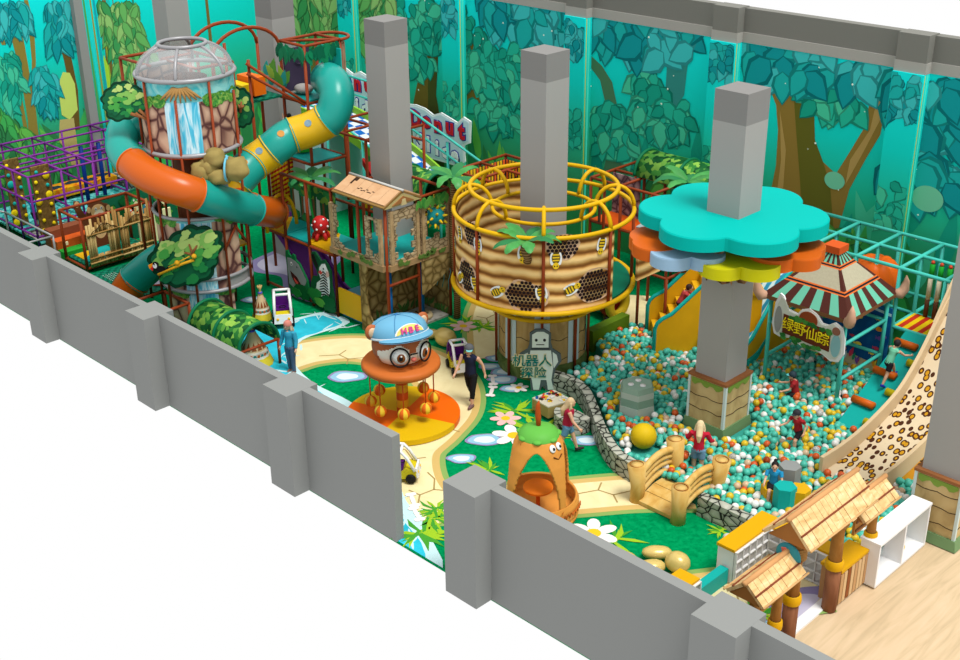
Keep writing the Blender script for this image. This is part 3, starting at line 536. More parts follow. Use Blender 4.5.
for k in range(8):
    a = k*pi/4+.1; x, y = CX+.74*cos(a), CYY+.74*sin(a)
    m = MB(); m.tube([(x, y, 1.4), (x, y, .62)], .016, 6); r = m.build('rope', M((206, 84, 34), 1.2), ca)
    m = MB(); n = 16
    m.sph((x, y, .52), .145, n, 10); m.mi = [((i//2) % 2) if i < 2*n else (((i-2*n) % n)//2) % 2 for i in range(len(m.f))]
    for i in range(n): m.mi[2*i] = (i//2) % 2; m.mi[2*i+1] = (i//2) % 2
    m.build('hanging_ball', [M((232, 110, 30), 1.3), M((246, 206, 60), 1.3)], ca)
# head looks towards -y/+x ; local frame: f forward, s to its left
hd = RAD(-14); f = Vector((cos(hd), sin(hd), 0)); s_ = Vector((-sin(hd), cos(hd), 0)); U = Vector((0, 0, 1)); HC = Vector((CX, CYY, 2.0))
XH = Matrix((f, s_, U)).transposed().to_4x4(); XH.translation = HC
FUR = M((186, 104, 62), 1.25, .5, var=.1); CREAM = M((240, 228, 212), 1.05, .5); CAPB = M((120, 190, 226), 1.5, .45)
m = MB(); m.sph((0, 0, 0), (.63, .66, .52), 96, 60)
nv = len(m.v)
for i in range(nv):
    x, y, z = m.v[i]; k = 1+.07*max(0, -z/.5) ; zz = z if z > -.36 else -.36+(z+.36)*.3; m.v[i] = (x*k, y*k, zz)
for i, fc in enumerate(m.f):
    c = sum((Vector(m.v[j]) for j in fc), Vector())/len(fc)
    if c.x > .14 and c.z < .2-.55*abs(abs(c.y)-.3) and not (abs(c.y) < .09 and c.z > -.02): m.mi[i] = 1
    if c.z < -.3 and c.x > 0: m.mi[i] = 1
m.v = [tuple(XH @ Vector(p)) for p in m.v]
head = m.build('hamster_head', [FUR, CREAM], ca)
for sy in (-1, 1):
    m = MB(); e = Vector((.54, sy*.28, -.07)); n_ = Vector((.83, sy*.46, .05)).normalized(); u_ = U.cross(n_).normalized(); v_ = n_.cross(u_)
    XE = Matrix((u_, v_, n_)).transposed().to_4x4(); XE.translation = e; XE = XH @ XE
    m.sph((0, 0, 0), (.2, .21, .1), 20, 10, 0, XE); m.sph((-.02*sy, -.02, .075), (.1, .115, .05), 16, 8, 1, XE); m.sph((-.02*sy, -.02, .105), (.055, .065, .03), 12, 6, 2, XE); m.sph((.03, .04, .125), (.025, .025, .015), 8, 5, 0, XE)
    m.build('eye', [M((245, 245, 242), 1.3, .2, 0, .4), M((126, 70, 30), 1.2, .2), BLACK], head)
    m = MB(); m.tube([(.215*cos(t), .225*sin(t), .09) for t in [k*pi/14 for k in range(28)]], .022, 8, True, X=XE); m.build('glasses_rim', BLACK, head)
    m = MB(); XA = XH @ Matrix.Translation((-.12, sy*.62, .3)) @ Matrix.Rotation(-sy*.35, 4, 'X')
    m.sph((0, 0, .06), (.08, .17, .2), 16, 10, 0, XA); m.sph((.05, 0, .06), (.05, .11, .14), 14, 8, 1, XA); m.build('ear', [FUR, M((230, 196, 160), 1.3)], head)
m = MB(); m.tube([XH @ Vector(p) for p in [(.66, -.1, -.04), (.69, 0, -.02), (.66, .1, -.04)]], .018, 6); m.build('glasses_bridge', BLACK, head)
m = MB(); m.sph((.665, 0, -.17), (.05, .07, .05), 12, 8, 0, XH); m.tube([XH @ Vector(p) for p in [(.665, -.09, -.28), (.675, -.04, -.31), (.68, 0, -.27), (.675, .04, -.31), (.665, .09, -.28)]], .01, 5, mi=1); m.build('nose_and_mouth', [M((216, 110, 96), 1.3), M((120, 60, 50), 1.2)], head)
# cap
cpz = Matrix.Translation((-.06, 0, .22)) @ Matrix.Rotation(RAD(-13), 4, 'Y')
m = MB(); m.lathe([(.68, 0), (.68, .08), (.64, .2), (.55, .30), (.4, .37), (.2, .41), (0, .42)], (0, 0, 0), 36, X=XH @ cpz)
for k in range(6): m.tube([XH @ cpz @ Vector((r*cos(k*pi/3+.5), r*sin(k*pi/3+.5), z+.004)) for r, z in [(.68, .08), (.64, .2), (.55, .30), (.4, .37), (.2, .41), (0, .425)]], .007, 4, mi=1)
m.lathe([(.7, -.02), (.71, .0), (.69, .03)], (0, 0, 0), 36, mi=2, X=XH @ cpz)
cap = m.build('cap', [CAPB, M((70, 140, 190), 1.4), M((235, 245, 250), 1.4)], head)
m = MB(); pts = []
R_ = [(.66+.0*i, 0) for i in range(1)]
vs = []; fs = []; n = 18
for i in range(n+1):
    t = -1.15+2.3*i/n; ex = .27*cos(t*1.25)**.8 if abs(t*1.25) < pi/2 else 0
    for r, z in ((.66, .03), (.66+ex*.5, .0), (.66+ex, -.03)): vs.append(Vector((r*cos(t), r*sin(t), z)))
for i in range(n):
    for k in (0, 1): fs.append((3*i+k, 3*i+k+1, 3*i+4+k, 3*i+3+k))
nb = len(vs); vs += [v-Vector((0, 0, .03)) for v in vs]; fs += [tuple(nb+j for j in q[::-1]) for q in fs]
m.add(vs, fs, 0, True, XH @ cpz); m.build('cap_brim', CAPB, head)
m = MB(); m.sph((0, 0, .425), (.05, .05, .03), 10, 6, 0, XH @ cpz); m.build('cap_button', M((60, 130, 190), 1.4), head)
# curved badge with the letters
m = MB(); vs = []; fs = []; n = 16
def capr(z): return .68-.04*max(0, (z-.08)/.12) if z < .2 else .64-.09*(z-.2)/.12
outl = [(-.33, .075), (.33, .075)]+[(.33*cos(t), .075+.2*sin(t)) for t in [k*pi/12 for k in range(1, 12)]]
fan = [(0, .14)]+outl
for k, (e, mi) in enumerate([(1.12, 1), (1, 0)]):
    vv = [Vector(((capr((z-.14)*e+.14)+.012+.006*k)*cos(y*e/.66), (capr((z-.14)*e+.14)+.012+.006*k)*sin(y*e/.66), (z-.14)*e+.14)) for y, z in fan]
    m.add(vv, [(0, i, i % (len(fan)-1)+1) for i in range(1, len(fan))], mi, False, XH @ cpz)
m.build('cap_badge', [M((246, 226, 120), 1.3), M((250, 250, 245), 1.3)], head)
for ch, y in (('H', -.16), ('B', .0), ('E', .16)):
    a = y/.66; m = MB(); text_mesh(m, ch, XH @ cpz @ PL((.69*cos(a), .69*sin(a), .16), (-sin(a), cos(a), 0), (-.2*cos(a), -.2*sin(a), .98)), .19, .02, bold=.008); m.build('cap_letter', M((226, 80, 150), 1.3), head)
# ================================================ SCAFFOLDS, DECKS AND THE TEMPLE
DKT = M((24, 190, 184), 1.6, .5); DKY = M((248, 190, 20), 1.6, .5); DKO = M((236, 96, 24), 1.6, .5); NETG = MT('green_net', [(.0, (8, 92, 70)), (.5, (20, 130, 100))], 'check', 8, k=1.3)
def scaffold(name, label, xs, ys, levels, mat, r=.045, posts=None, decks=(), z0=0, skip=(), pn='post'):
    t = thing(name, label, 'frame', (xs[0], ys[0], z0), world=True)
    for x in xs:
        for y in ys:
            top = levels[-1] if posts is None else posts.get((x, y), levels[-1])
            if top <= z0: continue
            m = MB(); m.tube([(x, y, z0), (x, y, top)], r, 8); m.build(pn, mat, t)
    for z in levels:
        for y in ys:
            if ('y', y, z) in skip: continue
            m = MB(); m.tube([(xs[0], y, z), (xs[-1], y, z)], r*.95, 8); m.build('beam', mat, t)
        for x in xs:
            if ('x', x, z) in skip: continue
            m = MB(); m.tube([(x, ys[0], z), (x, ys[-1], z)], r*.95, 8); m.build('beam', mat, t)
    for (x0, x1, y0, y1, z, mt) in decks:
        m = MB(); m.box(((x0+x1)/2, (y0+y1)/2, z), (x1-x0-.02, y1-y0-.02, .06)); m.build('deck_mat', mt, t)
    return t
X5 = [-9.9, -8.8, -7.7, -6.6]
wk = scaffold('walkway_frame', 'low rust-brown walkway frame above the purple slide and zebra', X5, [6.55, 7.65], [1.82], RUST, posts={(-9.9, 6.55): 6.7, (-9.9, 7.65): 5.45})
for x in X5[1:]:
    m = MB(); m.tube([(x, 6.55, 1.82), (x, 6.55, 3.7)], .045, 8); m.build('upper_post', RUST, wk)
m = MB(); m.tube([(-8.8, 6.55, 3.7), (-6.6, 6.55, 3.7)], .043, 8); m.build('beam', RUST, wk)
for x0, c in ((-9.9, 0), (-8.8, 1), (-7.7, 0)):
    for k, (tri, mt) in enumerate([([(x0+.02, 6.57), (x0+1.08, 6.57), (x0+.02, 7.63)], DKT if c else DKY), ([(x0+1.08, 6.57), (x0+1.08, 7.63), (x0+.02, 7.63)], DKY if c else DKT)]):
        m = MB(); m.prism(tri, .07, None, z0=1.83); m.build('deck_mat', mt, wk)
m = MB(); m.tube([(-9.9, 6.55, .12), (-8.8, 6.55, .12)], .04, 8); m.tube([(-8.8, 6.55, .12), (-6.6, 6.55, .12)], .04, 8); m.build('foot_rail', RUST, wk)
# tall cage at the head of the teal and yellow tube slide
cg = scaffold('cage_frame', 'tall rust-brown cage with oval top ring at the head of the yellow tube', [-9.9, -8.8], [7.65, 8.9], [3.68, 5.45, 7.05], RUST, posts=None, decks=[(-9.9, -8.8, 7.65, 8.75, 5.5, DKT), (-9.9, -8.8, 7.65, 8.75, 3.72, DKT)])
m = MB(); m.tube([(-9.9, 8.9, 7.05)]+[(-9.35-.6*cos(t), 8.9+.6*sin(t), 7.05) for t in [k*pi/12 for k in range(13)]]+[(-8.8, 8.9, 7.05)], .045, 8); m.build('top_ring', RUST, cg)
m = MB(); m.tube([(-9.35-.6*cos(t), 8.9+.6*sin(t), 5.45) for t in [k*pi/12 for k in range(13)]], .045, 8); m.build('lower_ring', RUST, cg)
m = MB(); m.tube([(-9.9, 7.65, 7.05), (-8.8, 8.9, 7.05)], .04, 8); m.build('brace', RUST, cg)
BARK = MT('bark_print', [(.3, (110, 82, 66)), (.5, (170, 132, 104)), (.75, (206, 172, 140))], 'noise', 2.4, (2, 2, .45), 1.1, .7, 1.5)
m = MB(); m.lathe([(.6, 5.5), (.6, 6.9)], (-9.35, 8.75, 0), 12, 0, pi*.55); m.build('bark_panel', BARK, cg)
m = MB(); m.box((-9.0, 8.72, 6.2), (.9, .04, 1.3)); m.build('back_panel', M((20, 170, 160), 1.1), cg)
m = MB(); q = random.Random(4)
for (x0, y0, x1, y1) in ((-9.9, 7.6, -8.8, 7.6), (-8.76, 7.65, -8.76, 8.75)):
    for i in range(34):
        t = q.random(); x, y = x0+(x1-x0)*t, y0+(y1-y0)*t; d = Vector((x1-x0, y1-y0, 0)).normalized()
        m.prism(leaf(0, 0, q.uniform(.25, .5), -pi/2+q.uniform(-.6, .6), .25), .012, PL((x, y, 7.02+q.uniform(-.12, .03)), d, (0, 0, 1)), i % 2, z0=i*.0016)
m.build('leaf_valance', [M((10, 100, 70), 1.2), M((18, 130, 86), 1.2)], cg)
m = MB(); m.sph((-9.55, 8.1, 5.68), (.32, .25, .14), 14, 8); m.build('cushion', M((190, 186, 182), 1.4), cg)
m = MB(); m.box((-9.86, 8.15, 6.2), (.04, .9, 1.2)); m.lathe([(.16, 0), (.16, .03)], (0, 0, 0), 16, X=PL((-9.83, 8.2, 6.5), (0, 1, 0), (0, 0, 1)), mi=1); m.build('speaker_panel', [M((70, 60, 84), 1.1), M((110, 100, 120), 1.1)], cg)
# arches bridging from tower to cage
ar = scaffold('arch_bridge', 'rust-brown arched bridge frame between waterfall tower and cage', [-11, -9.9], [5.4, 6.55, 7.65], [3.68, 5.45], RUST, posts={(-11, 7.65): 7.0, (-9.9, 7.65): 0, (-9.9, 6.55): 0, (-11, 6.55): 7.0, (-11, 5.4): 6.9, (-9.9, 5.4): 6.9}, skip=(('x', -9.9, 5.45),))
for x in (-11, -9.9):
    m = MB(); m.tube([(x, 6.52-1.12*cos(t), 6.85+.72*sin(t)) for t in [k*pi/14 for k in range(15)]], .05, 8); m.build('arch', RUST, ar)
for dz in (0, -.28):
    m = MB(); m.tube([(-9.88, 6.45, 6.62+dz), (-8.85, 7.6, 5.5+dz*.3)], .04, 8); m.build('hand_rail', RUST, ar)
m = MB(); m.tube([(-10.9, 5.5, 5.5)]+[(-10.4+.5*sin(t), 5.95+.5*t*.6, 5.5+.25*sin(t)) for t in [k*pi/8 for k in range(9)]], .04, 8); m.build('curved_rail', RUST, ar)
m = MB(); m.box((-10.45, 6.5, 5.5), (1.06, 2.2, .06)); m.build('deck_mat', NETG, ar)
m = MB(); q = random.Random(8)
for i in range(16): m.prism(leaf(q.uniform(-.5, .5), q.uniform(-.2, .2), .5, q.uniform(.5, 2.6), .28), .012, PL((-10.2, 7.62, 5.9), (1, 0, 0), (0, 0, 1)), i % 3, z0=.01+i*.0016)
m.build('leaf_print', [M((90, 160, 60), 1.1), M((150, 190, 70), 1.1), M((40, 160, 150), 1.1)], ar)
m = MB(); m.box((-10.5, 7.0, 5.85), (.8, .4, .5)); m.box((-10.5, 6.6, 5.8), (.7, .3, .3), 0, 1); m.build('padded_block', [M((250, 120, 20), 1.3), M((250, 214, 20), 1.3)], ar)
# back module between the cage and the wall
bk = scaffold('play_frame', 'rust-brown frame with green tube and foam stools behind the cage', [-9.9, -8.8, -7.7, -6.6], [8.75, 9.85, 10.95], [2.3, 4.4], RUST, posts={(-6.6, 8.75): 2.3, (-9.9, 8.75): 0, (-8.8, 8.75): 0, (-6.6, 9.85): 2.3, (-6.6, 10.95): 2.3}, decks=[(-8.8, -6.6, 8.75, 10.95, 2.32, NETG), (-9.9, -8.8, 9.85, 10.95, 2.32, DKT)], skip=(('x', -6.6, 4.4), ('y', 10.95, 4.4)))
lt = thing('leaf_tunnel', 'dark green leaf-print crawl tunnel behind the grey column by the temple', 'tunnel', (-7.2, 10.4, 3.0), world=True)
LEAFT = MT('leaf_print', [(0, (14, 70, 34)), (.35, (28, 104, 48)), (.6, (70, 148, 60)), (1, (150, 196, 80))], 'cell', 7, (1, 1, 1), 1.25, .6)
def tunnel(t, p0, p1, R, rings, mat=LEAFT, rm=None, half=False):
    p0, p1 = Vector(p0), Vector(p1); d = (p1-p0); L = d.length; d.normalize(); s_ = Vector((-d.y, d.x, 0)).normalized()
    X = Matrix((d, s_, Vector((0, 0, 1)))).transposed().to_4x4(); X.translation = p0
    a0, a1 = (0, pi) if half else (0, 2*pi); n = 28
    m = MB(); vs = []; fs = []
    for x in (0, L):
        for k in range(n+1):
            a = a0+(a1-a0)*k/n; vs += [(x, R*cos(a), R*sin(a)), (x, (R-.04)*cos(a), (R-.04)*sin(a))]
    o = 2*(n+1)
    for k in range(n):
        i = 2*k; fs += [(i, i+2, o+i+2, o+i), (i+1, o+i+1, o+i+3, i+3), (i, i+1, i+3, i+2), (o+i, o+i+2, o+i+3, o+i+1)]
    m.add(vs, fs, 0, True, X); m.build('sleeve', mat, t)
    for j in range(rings):
        x = L*j/(rings-1); m = MB(); m.tube([X @ Vector((x, (R+.02)*cos(a0+(a1-a0)*k/n), (R+.02)*sin(a0+(a1-a0)*k/n))) for k in range(n+(1 if half else 0))], .045, 8, not half); m.build('hoop', rm or M((14, 116, 74), 1.3), t)
tunnel(lt, (-8.4, 9.9, 2.95), (-6.0, 9.9, 2.95), .55, 3)
rs = thing('red_slide', 'small red slide dropping between rust posts behind the temple roof', 'slide', (-7.2, 9.2, 2.35), world=True)
def chute(t, pts, w, side, mb_, ms_, nm='bed'):
    P = spline(pts, 6); m = MB(); e = MB(); L = len(P); fr = []
    for i, p in enumerate(P):
        d = (P[min(i+1, L-1)]-P[max(i-1, 0)]); s_ = Vector((-d.y, d.x, 0)).normalized(); fr.append((p, s_))
    def strip(mb, prof, mi=0):
        n = len(prof); vs = [p+s_*a+Vector((0, 0, b)) for p, s_ in fr for a, b in prof]; fs = [(i*n+k, i*n+(k+1) % n, (i+1)*n+(k+1) % n, (i+1)*n+k) for i in range(L-1) for k in range(n)]
        fs += [tuple(range(n-1, -1, -1)), tuple((L-1)*n+k for k in range(n))]; mb.add(vs, fs, mi, False)
    strip(m, [(-w/2, 0), (w/2, 0), (w/2, -.06), (-w/2, -.06)]); m.build(nm, mb_, t)
    for s0 in (-1, 1):
        m = MB(); a = s0*w/2; strip(m, [(a-.04, -.06), (a+.04, -.06), (a+.04, side), (a-.04, side)]); m.build('side_wall', ms_, t)
chute(rs, [(-8.2, 9.3, 3.55), (-7.6, 9.25, 3.0), (-7.0, 9.2, 2.5), (-6.7, 9.2, 2.38)], .5, .15, RED, RED)
for i, (x, y, r, h, c, lb) in enumerate([(-7.9, 8.95, .24, .28, M((250, 214, 20), 1.5), 'yellow round foam stool behind the shingle roof, taller than the orange one'), (-7.2, 9.0, .27, .2, M((240, 130, 30), 1.5), 'orange round foam stool right of the yellow one behind the shingle roof')]):
    m = MB(); m.lathe([(r*1.03, 0), (r, .04), (r, h-.03), (r*.94, h), (0, h)], (x, y, 2.36), 20); solo('foam_stool', m, c, lb, 'stool', 'round foam stools', (x, y, 2.36))
m = MB(); m.lathe([(1.0, 0), (.96, .06), (.93, .1), (0, .1)], (0, 0, 0), 20, X=Matrix.Translation((-8.1, 9.5, 2.36)) @ Matrix.Diagonal((.9, .45, 1, 1))); solo('foam_mat', m, M((240, 150, 30), 1.5), 'mottled orange foam mat on the green deck behind the shingle roof', 'mat', None, (-8.1, 9.5, 2.36))
# spiral rollers
sr = thing('spiral_roller', 'yellow and red striped roller ladder behind the waterfall tower', 'roller', (-10.6, 6.6, 2.5), world=True)
STR = MT('yellow_red_stripes', [(0, (240, 200, 20)), (.5, (200, 50, 30))], 'wave', 2.6, (1, 1, 1), 1.2, .5, 0, const=True, rot=(0, .5, 0))
for i in range(7):
    m = MB(); x = -10.85+.16*i; m.tube([(x, 7.7, 2.2), (x, 7.7, 4.0)], .07, 8); m.build('roller', STR, sr)
m = MB(); m.tube([(-10.95, 7.7, 2.2), (-9.95, 7.7, 2.2)], .035, 8); m.tube([(-10.95, 7.7, 4.0), (-9.95, 7.7, 4.0)], .035, 8); m.build('rail', RUST, sr)
m = MB(); m.lathe([(.3, 0), (.28, .2), (.14, .32), (0, .34)], (-9.95, 8.2, 3.78), 16); solo('foam_dome', m, M((30, 170, 50), 1.3), 'green rounded foam dome on the deck beside the yellow striped roller', 'foam block', None, (-9.95, 8.2, 3.78))
# purple slide
ps = thing('purple_slide', 'wide purple slide running down under the walkway behind hippo and zebra', 'slide', (-9.3, 7.2, 0), world=True)
chute(ps, [(-10.0, 7.15, 1.85), (-9.4, 7.15, 1.75), (-8.4, 7.15, .9), (-7.6, 7.15, .22), (-6.9, 7.15, .1)], .95, .16, M((130, 66, 158), .85, .3), M((112, 46, 138), .9, .35))
# ------------------------------------------------ temple
ruin = MT('ruin_stone', [(0, (92, 78, 58)), (.04, (130, 112, 84)), (.1, (172, 152, 118)), (.4, (194, 174, 138))], 'edge', 5, (1, 1, 2), 1.1, .8); ruin2 = M((150, 140, 118), 1.1, .8, var=.2, vs=8)
PILL = MT('ruin_pillar', [(.2, (150, 124, 88)), (.8, (206, 178, 134))], 'noise', 3, (1, 1, 1), 1.15)
te = scaffold('temple_frame', 'rust-brown frame of the ruined temple hut with peaked shingle roof', [-6.6, -5.5, -4.4], [6.55, 7.65, 8.8], [2.08, 3.72], RUST, posts={(-5.5, 7.65): 0}, decks=[(-6.6, -4.4, 6.55, 8.8, 2.1, DKT)], skip=(('x', -5.5, 3.72), ('y', 7.65, 3.72), ('x', -5.5, 2.08)))
m = MB(); m.tube([(-4.4, 6.55, 1.55), (-4.4, 7.65, 1.55)], .04, 8); m.build('beam', RUST, te)
def raster(mb, X, w, h, f, c=.055, th=.05, mi=0):
    nx, ny = int(w/c), int(h/c)
    for j in range(ny):
        i = 0
        while i < nx:
            if f((i+.5)*c, (j+.5)*c):
                k = i
                while k < nx and f((k+.5)*c, (j+.5)*c): k += 1
                mb.prism([(i*c, j*c), (k*c, j*c), (k*c, (j+1)*c), (i*c, (j+1)*c)], th, X, mi); i = k
            else: i += 1
def ragged(px_, base, top, seed):   # stone wall with a ragged opening
    rg = random.Random(seed); jb = [rg.choice((0, .06, .11, .17)) for _ in range(60)]; jl = [rg.choice((0, .06, .11)) for _ in range(60)]
    return lambda u, v, w, h: (u < .14+jl[int(v/.17)] or u > w-.14-jl[int(v/.17)+20] or v < base+jb[int(u/.17)] or v > h-top-.5*jb[int(u/.2)+30])
for nm, X, w, h, base, top, seed in [('ruin_wall', PL((-6.55, 6.5, 2.12), (1, 0, 0), (0, 0, 1)), 2.1, 1.3, .16, .08, 1), ('ruin_wall', PL((-4.36, 6.6, 2.12), (0, 1, 0), (0, 0, 1)), 1.02, 1.5, .12, .28, 2), ('ruin_wall', PL((-4.36, 7.7, 2.12), (0, 1, 0), (0, 0, 1)), 1.05, 1.4, .3, .12, 3)]:
    m = MB(); fn = ragged(0, base, top, seed)
    if seed == 1:
        fb = lambda u, v: (u < .3 and fn(u, v, .62, h)) or (u > 1.42 and fn(u-1.42, v, .7, h) and u < 1.98) or v < .1+.1*abs(sin(u*5))*(1 if u < .5 or u > 1.4 else 0)
    else: fb = lambda u, v: fn(u, v, w, h)
    raster(m, X, w, h, fb); m.build(nm, ruin, te)
    for u in ([0, 2.0] if seed == 1 else [0.02, w-.1]):
        m = MB(); m.prism([(u, 0), (u+.1, 0), (u+.1, h), (u, h)], .09, X); m.build('pillar', PILL, te)
    m = MB(); m.prism([(-.05, -.14), (w+.05, -.14), (w+.05, .03), (-.05, .03)], .1, X); m.build('stone_sill', M((166, 136, 96), 1.15, .8, var=.15, vs=3), te)
for X, w, n in [(PL((-4.25, 6.6, 2.1), (0, 1, 0), (0, 0, 1)), 2.1, 9), (PL((-6.5, 6.38, 2.1), (1, 0, 0), (0, 0, 1)), 2.0, 7)]:
    m = MB(); q = random.Random(n)
    for i in range(n):
        u, v = q.uniform(.1, w-.1), q.uniform(-.05, .05)
        for k in range(5): m.prism(leaf(u, v, q.uniform(.1, .2), q.uniform(.4, 2.7), .3), .01, X, z0=.002*k)
    m.build('moss_sprigs', M((96, 130, 60), 1.2), te)
# roof
SH = MT('peach_shingle', [(.2, (222, 170, 124)), (.8, (242, 200, 156))], 'noise', 1.5, (1, 2, 1), 1.5, .6, 1)
rf = thing('peaked_roof', 'peach shingle gable roof with cracked slabs on the temple frame', 'roof', (-6.85, 6.4, 3.72), world=True)
Xg = PL((-4.3, 6.42, 3.74), (0, 1, 0), (0, 0, 1))
for sgn, nm in ((-1, 'front_slope'), (1, 'rear_slope')):
    m = MB(); y0, y1 = 7.05+sgn*.62, 7.05; z0, z1 = 3.76, 4.06
    d = Vector((0, y1-y0, z1-z0)); n_ = Vector((0, -(z1-z0)*(1 if sgn < 0 else -1), abs(y1-y0))).normalized()
    def slab(x0, x1, a, b, off, th, mi):
        ps_ = [Vector((x0, y0, z0))+d*a, Vector((x1, y0, z0))+d*a, Vector((x1, y0, z0))+d*b, Vector((x0, y0, z0))+d*b]
        vs = [p+n_*off for p in ps_]+[p+n_*(off+th) for p in ps_]; m.add(vs, [(3, 2, 1, 0), (4, 5, 6, 7), (0, 1, 5, 4), (1, 2, 6, 5), (2, 3, 7, 6), (3, 0, 4, 7)], mi)
    slab(-6.35, -4.25, -.04, 1.0, 0, .05, 1)
    for k in range(6): slab(-6.3+.34*k, -6.3+.34*k+.33, .07, .93, .05, .03, 0)
    if sgn < 0:
        for k in range(8): slab(-5.6+.08*k, -5.52+.08*k, .42+.06*sin(k*2), .46+.06*sin(k*2), .081, .004, 2)
        slab(-6.0, -5.93, .55, .93, .081, .004, 2); slab(-5.95, -5.84, .75, .93, .081, .004, 2)
    m.build(nm, [SH, M((150, 116, 64), 1.3), M((60, 40, 26), 1.2)], rf)
m = MB(); m.prism([(0, 0), (1.26, 0), (.63, .31)], .05, Xg); m.prism([(.25, .05), (1.0, .05), (.63, .23)], .03, Xg, 1, z0=.05); m.prism([(.54, .0), (.72, .0), (.68, .16), (.58, .16)], .05, Xg, 2, z0=.05)
m.build('gable', [M((190, 176, 120), 1.2), M((160, 110, 64), 1.2), M((206, 190, 140), 1.2)], rf)
m = MB(); m.tube([(-6.37, 7.05, 4.12), (-4.22, 7.05, 4.12)], .035, 6); m.build('ridge', M((200, 200, 196), 1.3), rf)
m = MB(); q = random.Random(6)
for i in range(26): m.prism(leaf(0, 0, q.uniform(.15, .32), -pi/2+q.uniform(-.9, .9), .28), .01, PL((-4.2, 7.5+.04*i, 3.72-.05*sin(i)), (0, 1, 0), (0, 0, 1)), i % 2, z0=.0015*i)
solo('hanging_vine', m, [M((60, 140, 60), 1.2), M((90, 160, 70), 1.2)], 'green vine draped on the temple beam right of the gable', 'vine', None, (-4.2, 7.5, 3.7))
# rock-print lower walls
ROCK = MT('rock_print', [(0, (70, 58, 30)), (.3, (120, 100, 58)), (.6, (156, 134, 84)), (1, (186, 166, 112))], 'cell', 3.2, (1, 1, 1.1), 1.05, .8); ROCKD = MT('rock_cells', [(0, (96, 78, 44)), (.05, (122, 102, 60)), (.14, (150, 128, 80)), (.35, (184, 162, 110))], 'edge', 3.0, (1, 1, 1.1), 1.0, .8)
rw = thing('rock_wall_panel', 'rock-print panels closing the den under the temple hut', 'panel', (-5.5, 8.8, 0), world=True)
m = MB(); m.box((-4.95, 8.8, 1.02), (1.1, .06, 2.0)); m.box((-5.5, 7.7, 1.02), (.06, 2.1, 2.0)); m.build('rock_board', ROCKD, rw)
m = MB(); m.prism([(0, 1.0), (.4, 1.15), (1.1, 1.55), (1.1, 2.05), (0, 2.05)], .05, PL((-4.33, 7.68, 0), (0, 1, 0), (0, 0, 1))); m.build('rock_overhang', ROCKD, rw)
m = MB(); m.prism([(0, 0), (1.0, 0), (1.0, .25), (.95, .55), (.75, .5), (.6, .32), (.42, .38), (.3, .55), (.24, 1.0), (.26, 1.6), (.3, 1.95), (0, 1.95)], .06, PL((-5.45, 6.52, 0), (1, 0, 0), (0, 0, 1))); m.build('front_rock', ROCKD, rw)
m = MB()
for i in range(5): m.tube([(-5.44+.28*i*(1 if i < 4 else 0), 8.76 if i < 4 else 8.0, 2.0)]+[(-5.35+.24*i+.06*sin(k*2+i), 8.755, 1.9-.28*k) for k in range(1, 5)], .012, 4)
m.build('blue_veins', M((110, 190, 200), 1.1), rw)
m = MB(); q = random.Random(9)
for i in range(30): m.prism(leaf(q.uniform(0, 1.05), q.uniform(0, .12), q.uniform(.12, .3), pi/2+q.uniform(-.8, .8), .16), .008, PL((-5.45, 8.765, .03), (1, 0, 0), (0, 0, 1)), 0, z0=.0015*i)
for i in range(30): m.prism(leaf(q.uniform(0, 2.0), q.uniform(0, .12), q.uniform(.12, .3), pi/2+q.uniform(-.8, .8), .16), .008, PL((-5.46, 6.7, .03), (0, 1, 0), (0, 0, 1)), 0, z0=.0015*i)
m.build('grass_print', M((80, 130, 60), 1.2), rw)
m = MB(); m.box((-4.9, 7.66, .03), (.98, 2.1, .06)); solo('cobble_mat', m, MT('grey_cobbles', [(0, (70, 70, 68)), (.12, (150, 148, 140)), (.5, (190, 186, 176))], 'voro', 6, k=1.3), 'grey cobble-print mat on the floor of the rock den', 'mat', None, (-4.95, 7.7, 0))
m = MB(); m.lathe([(.27, 0), (.29, .05), (.26, .1), (0, .12)], (-4.8, 8.1, .062), 20); m.tube([(-4.98, 8.0, .19), (-4.85, 7.98, .185), (-4.75, 8.06, .185), (-4.68, 8.2, .18)], .02, 5, mi=1); solo('smile_stool', m, [M((228, 206, 160), 1.4), M((90, 30, 24), 1.2)], 'round cream cushion with a dark red smile on the cobble mat', 'cushion', None, (-4.8, 8.1, .062))
for x, y, lb in ((-4.55, 6.75, 'blue padded pole behind the front corner post of the rock den'), (-4.62, 7.95, 'blue padded pole beside the cream smile cushion')):
    m = MB(); m.tube([(x, y, .06), (x, y, 2.05)], .05, 10); solo('padded_pole', m, M((10, 100, 170), 1.2), lb, 'pole', 'blue padded poles', (x, y, .06))
# spiky ball, octopus, jungle print, cutouts, stair
sb = thing('spiky_ball', 'teal ball with yellow spikes hanging in the temple window', 'ball', (-4.3, 8.22, 3.1), world=True)
m = MB(); m.sph((-4.3, 8.22, 3.1), .25, 20, 12); m.build('ball', M((24, 140, 140), 1.2), sb)
q = random.Random(12)
for i in range(22):
    z = 1-2*(i+.5)/22; a = i*2.4; d = Vector((math.sqrt(1-z*z)*cos(a), math.sqrt(1-z*z)*sin(a), z)); c = Vector((-4.3, 8.22, 3.1))
    m = MB(); m.tube([c+d*.23, c+d*.36], [.045, .018], 7); m.build('spike', M((244, 206, 40), 1.3), sb)
m = MB(); m.tube([(-4.3, 8.22, 3.34), (-4.35, 8.22, 3.7)], .012, 5); m.build('cord', M((200, 170, 50), 1.2), sb)
oc = thing('octopus_bag', 'red white-spotted octopus bag standing on the turquoise deck', 'soft toy', (-7.75, 7.0, 1.9), world=True)
m = MB(); m.sph((-7.75, 7.0, 2.32), (.24, .24, .27), 18, 12); m.build('head', M((206, 44, 44), 1.3, .35), oc)
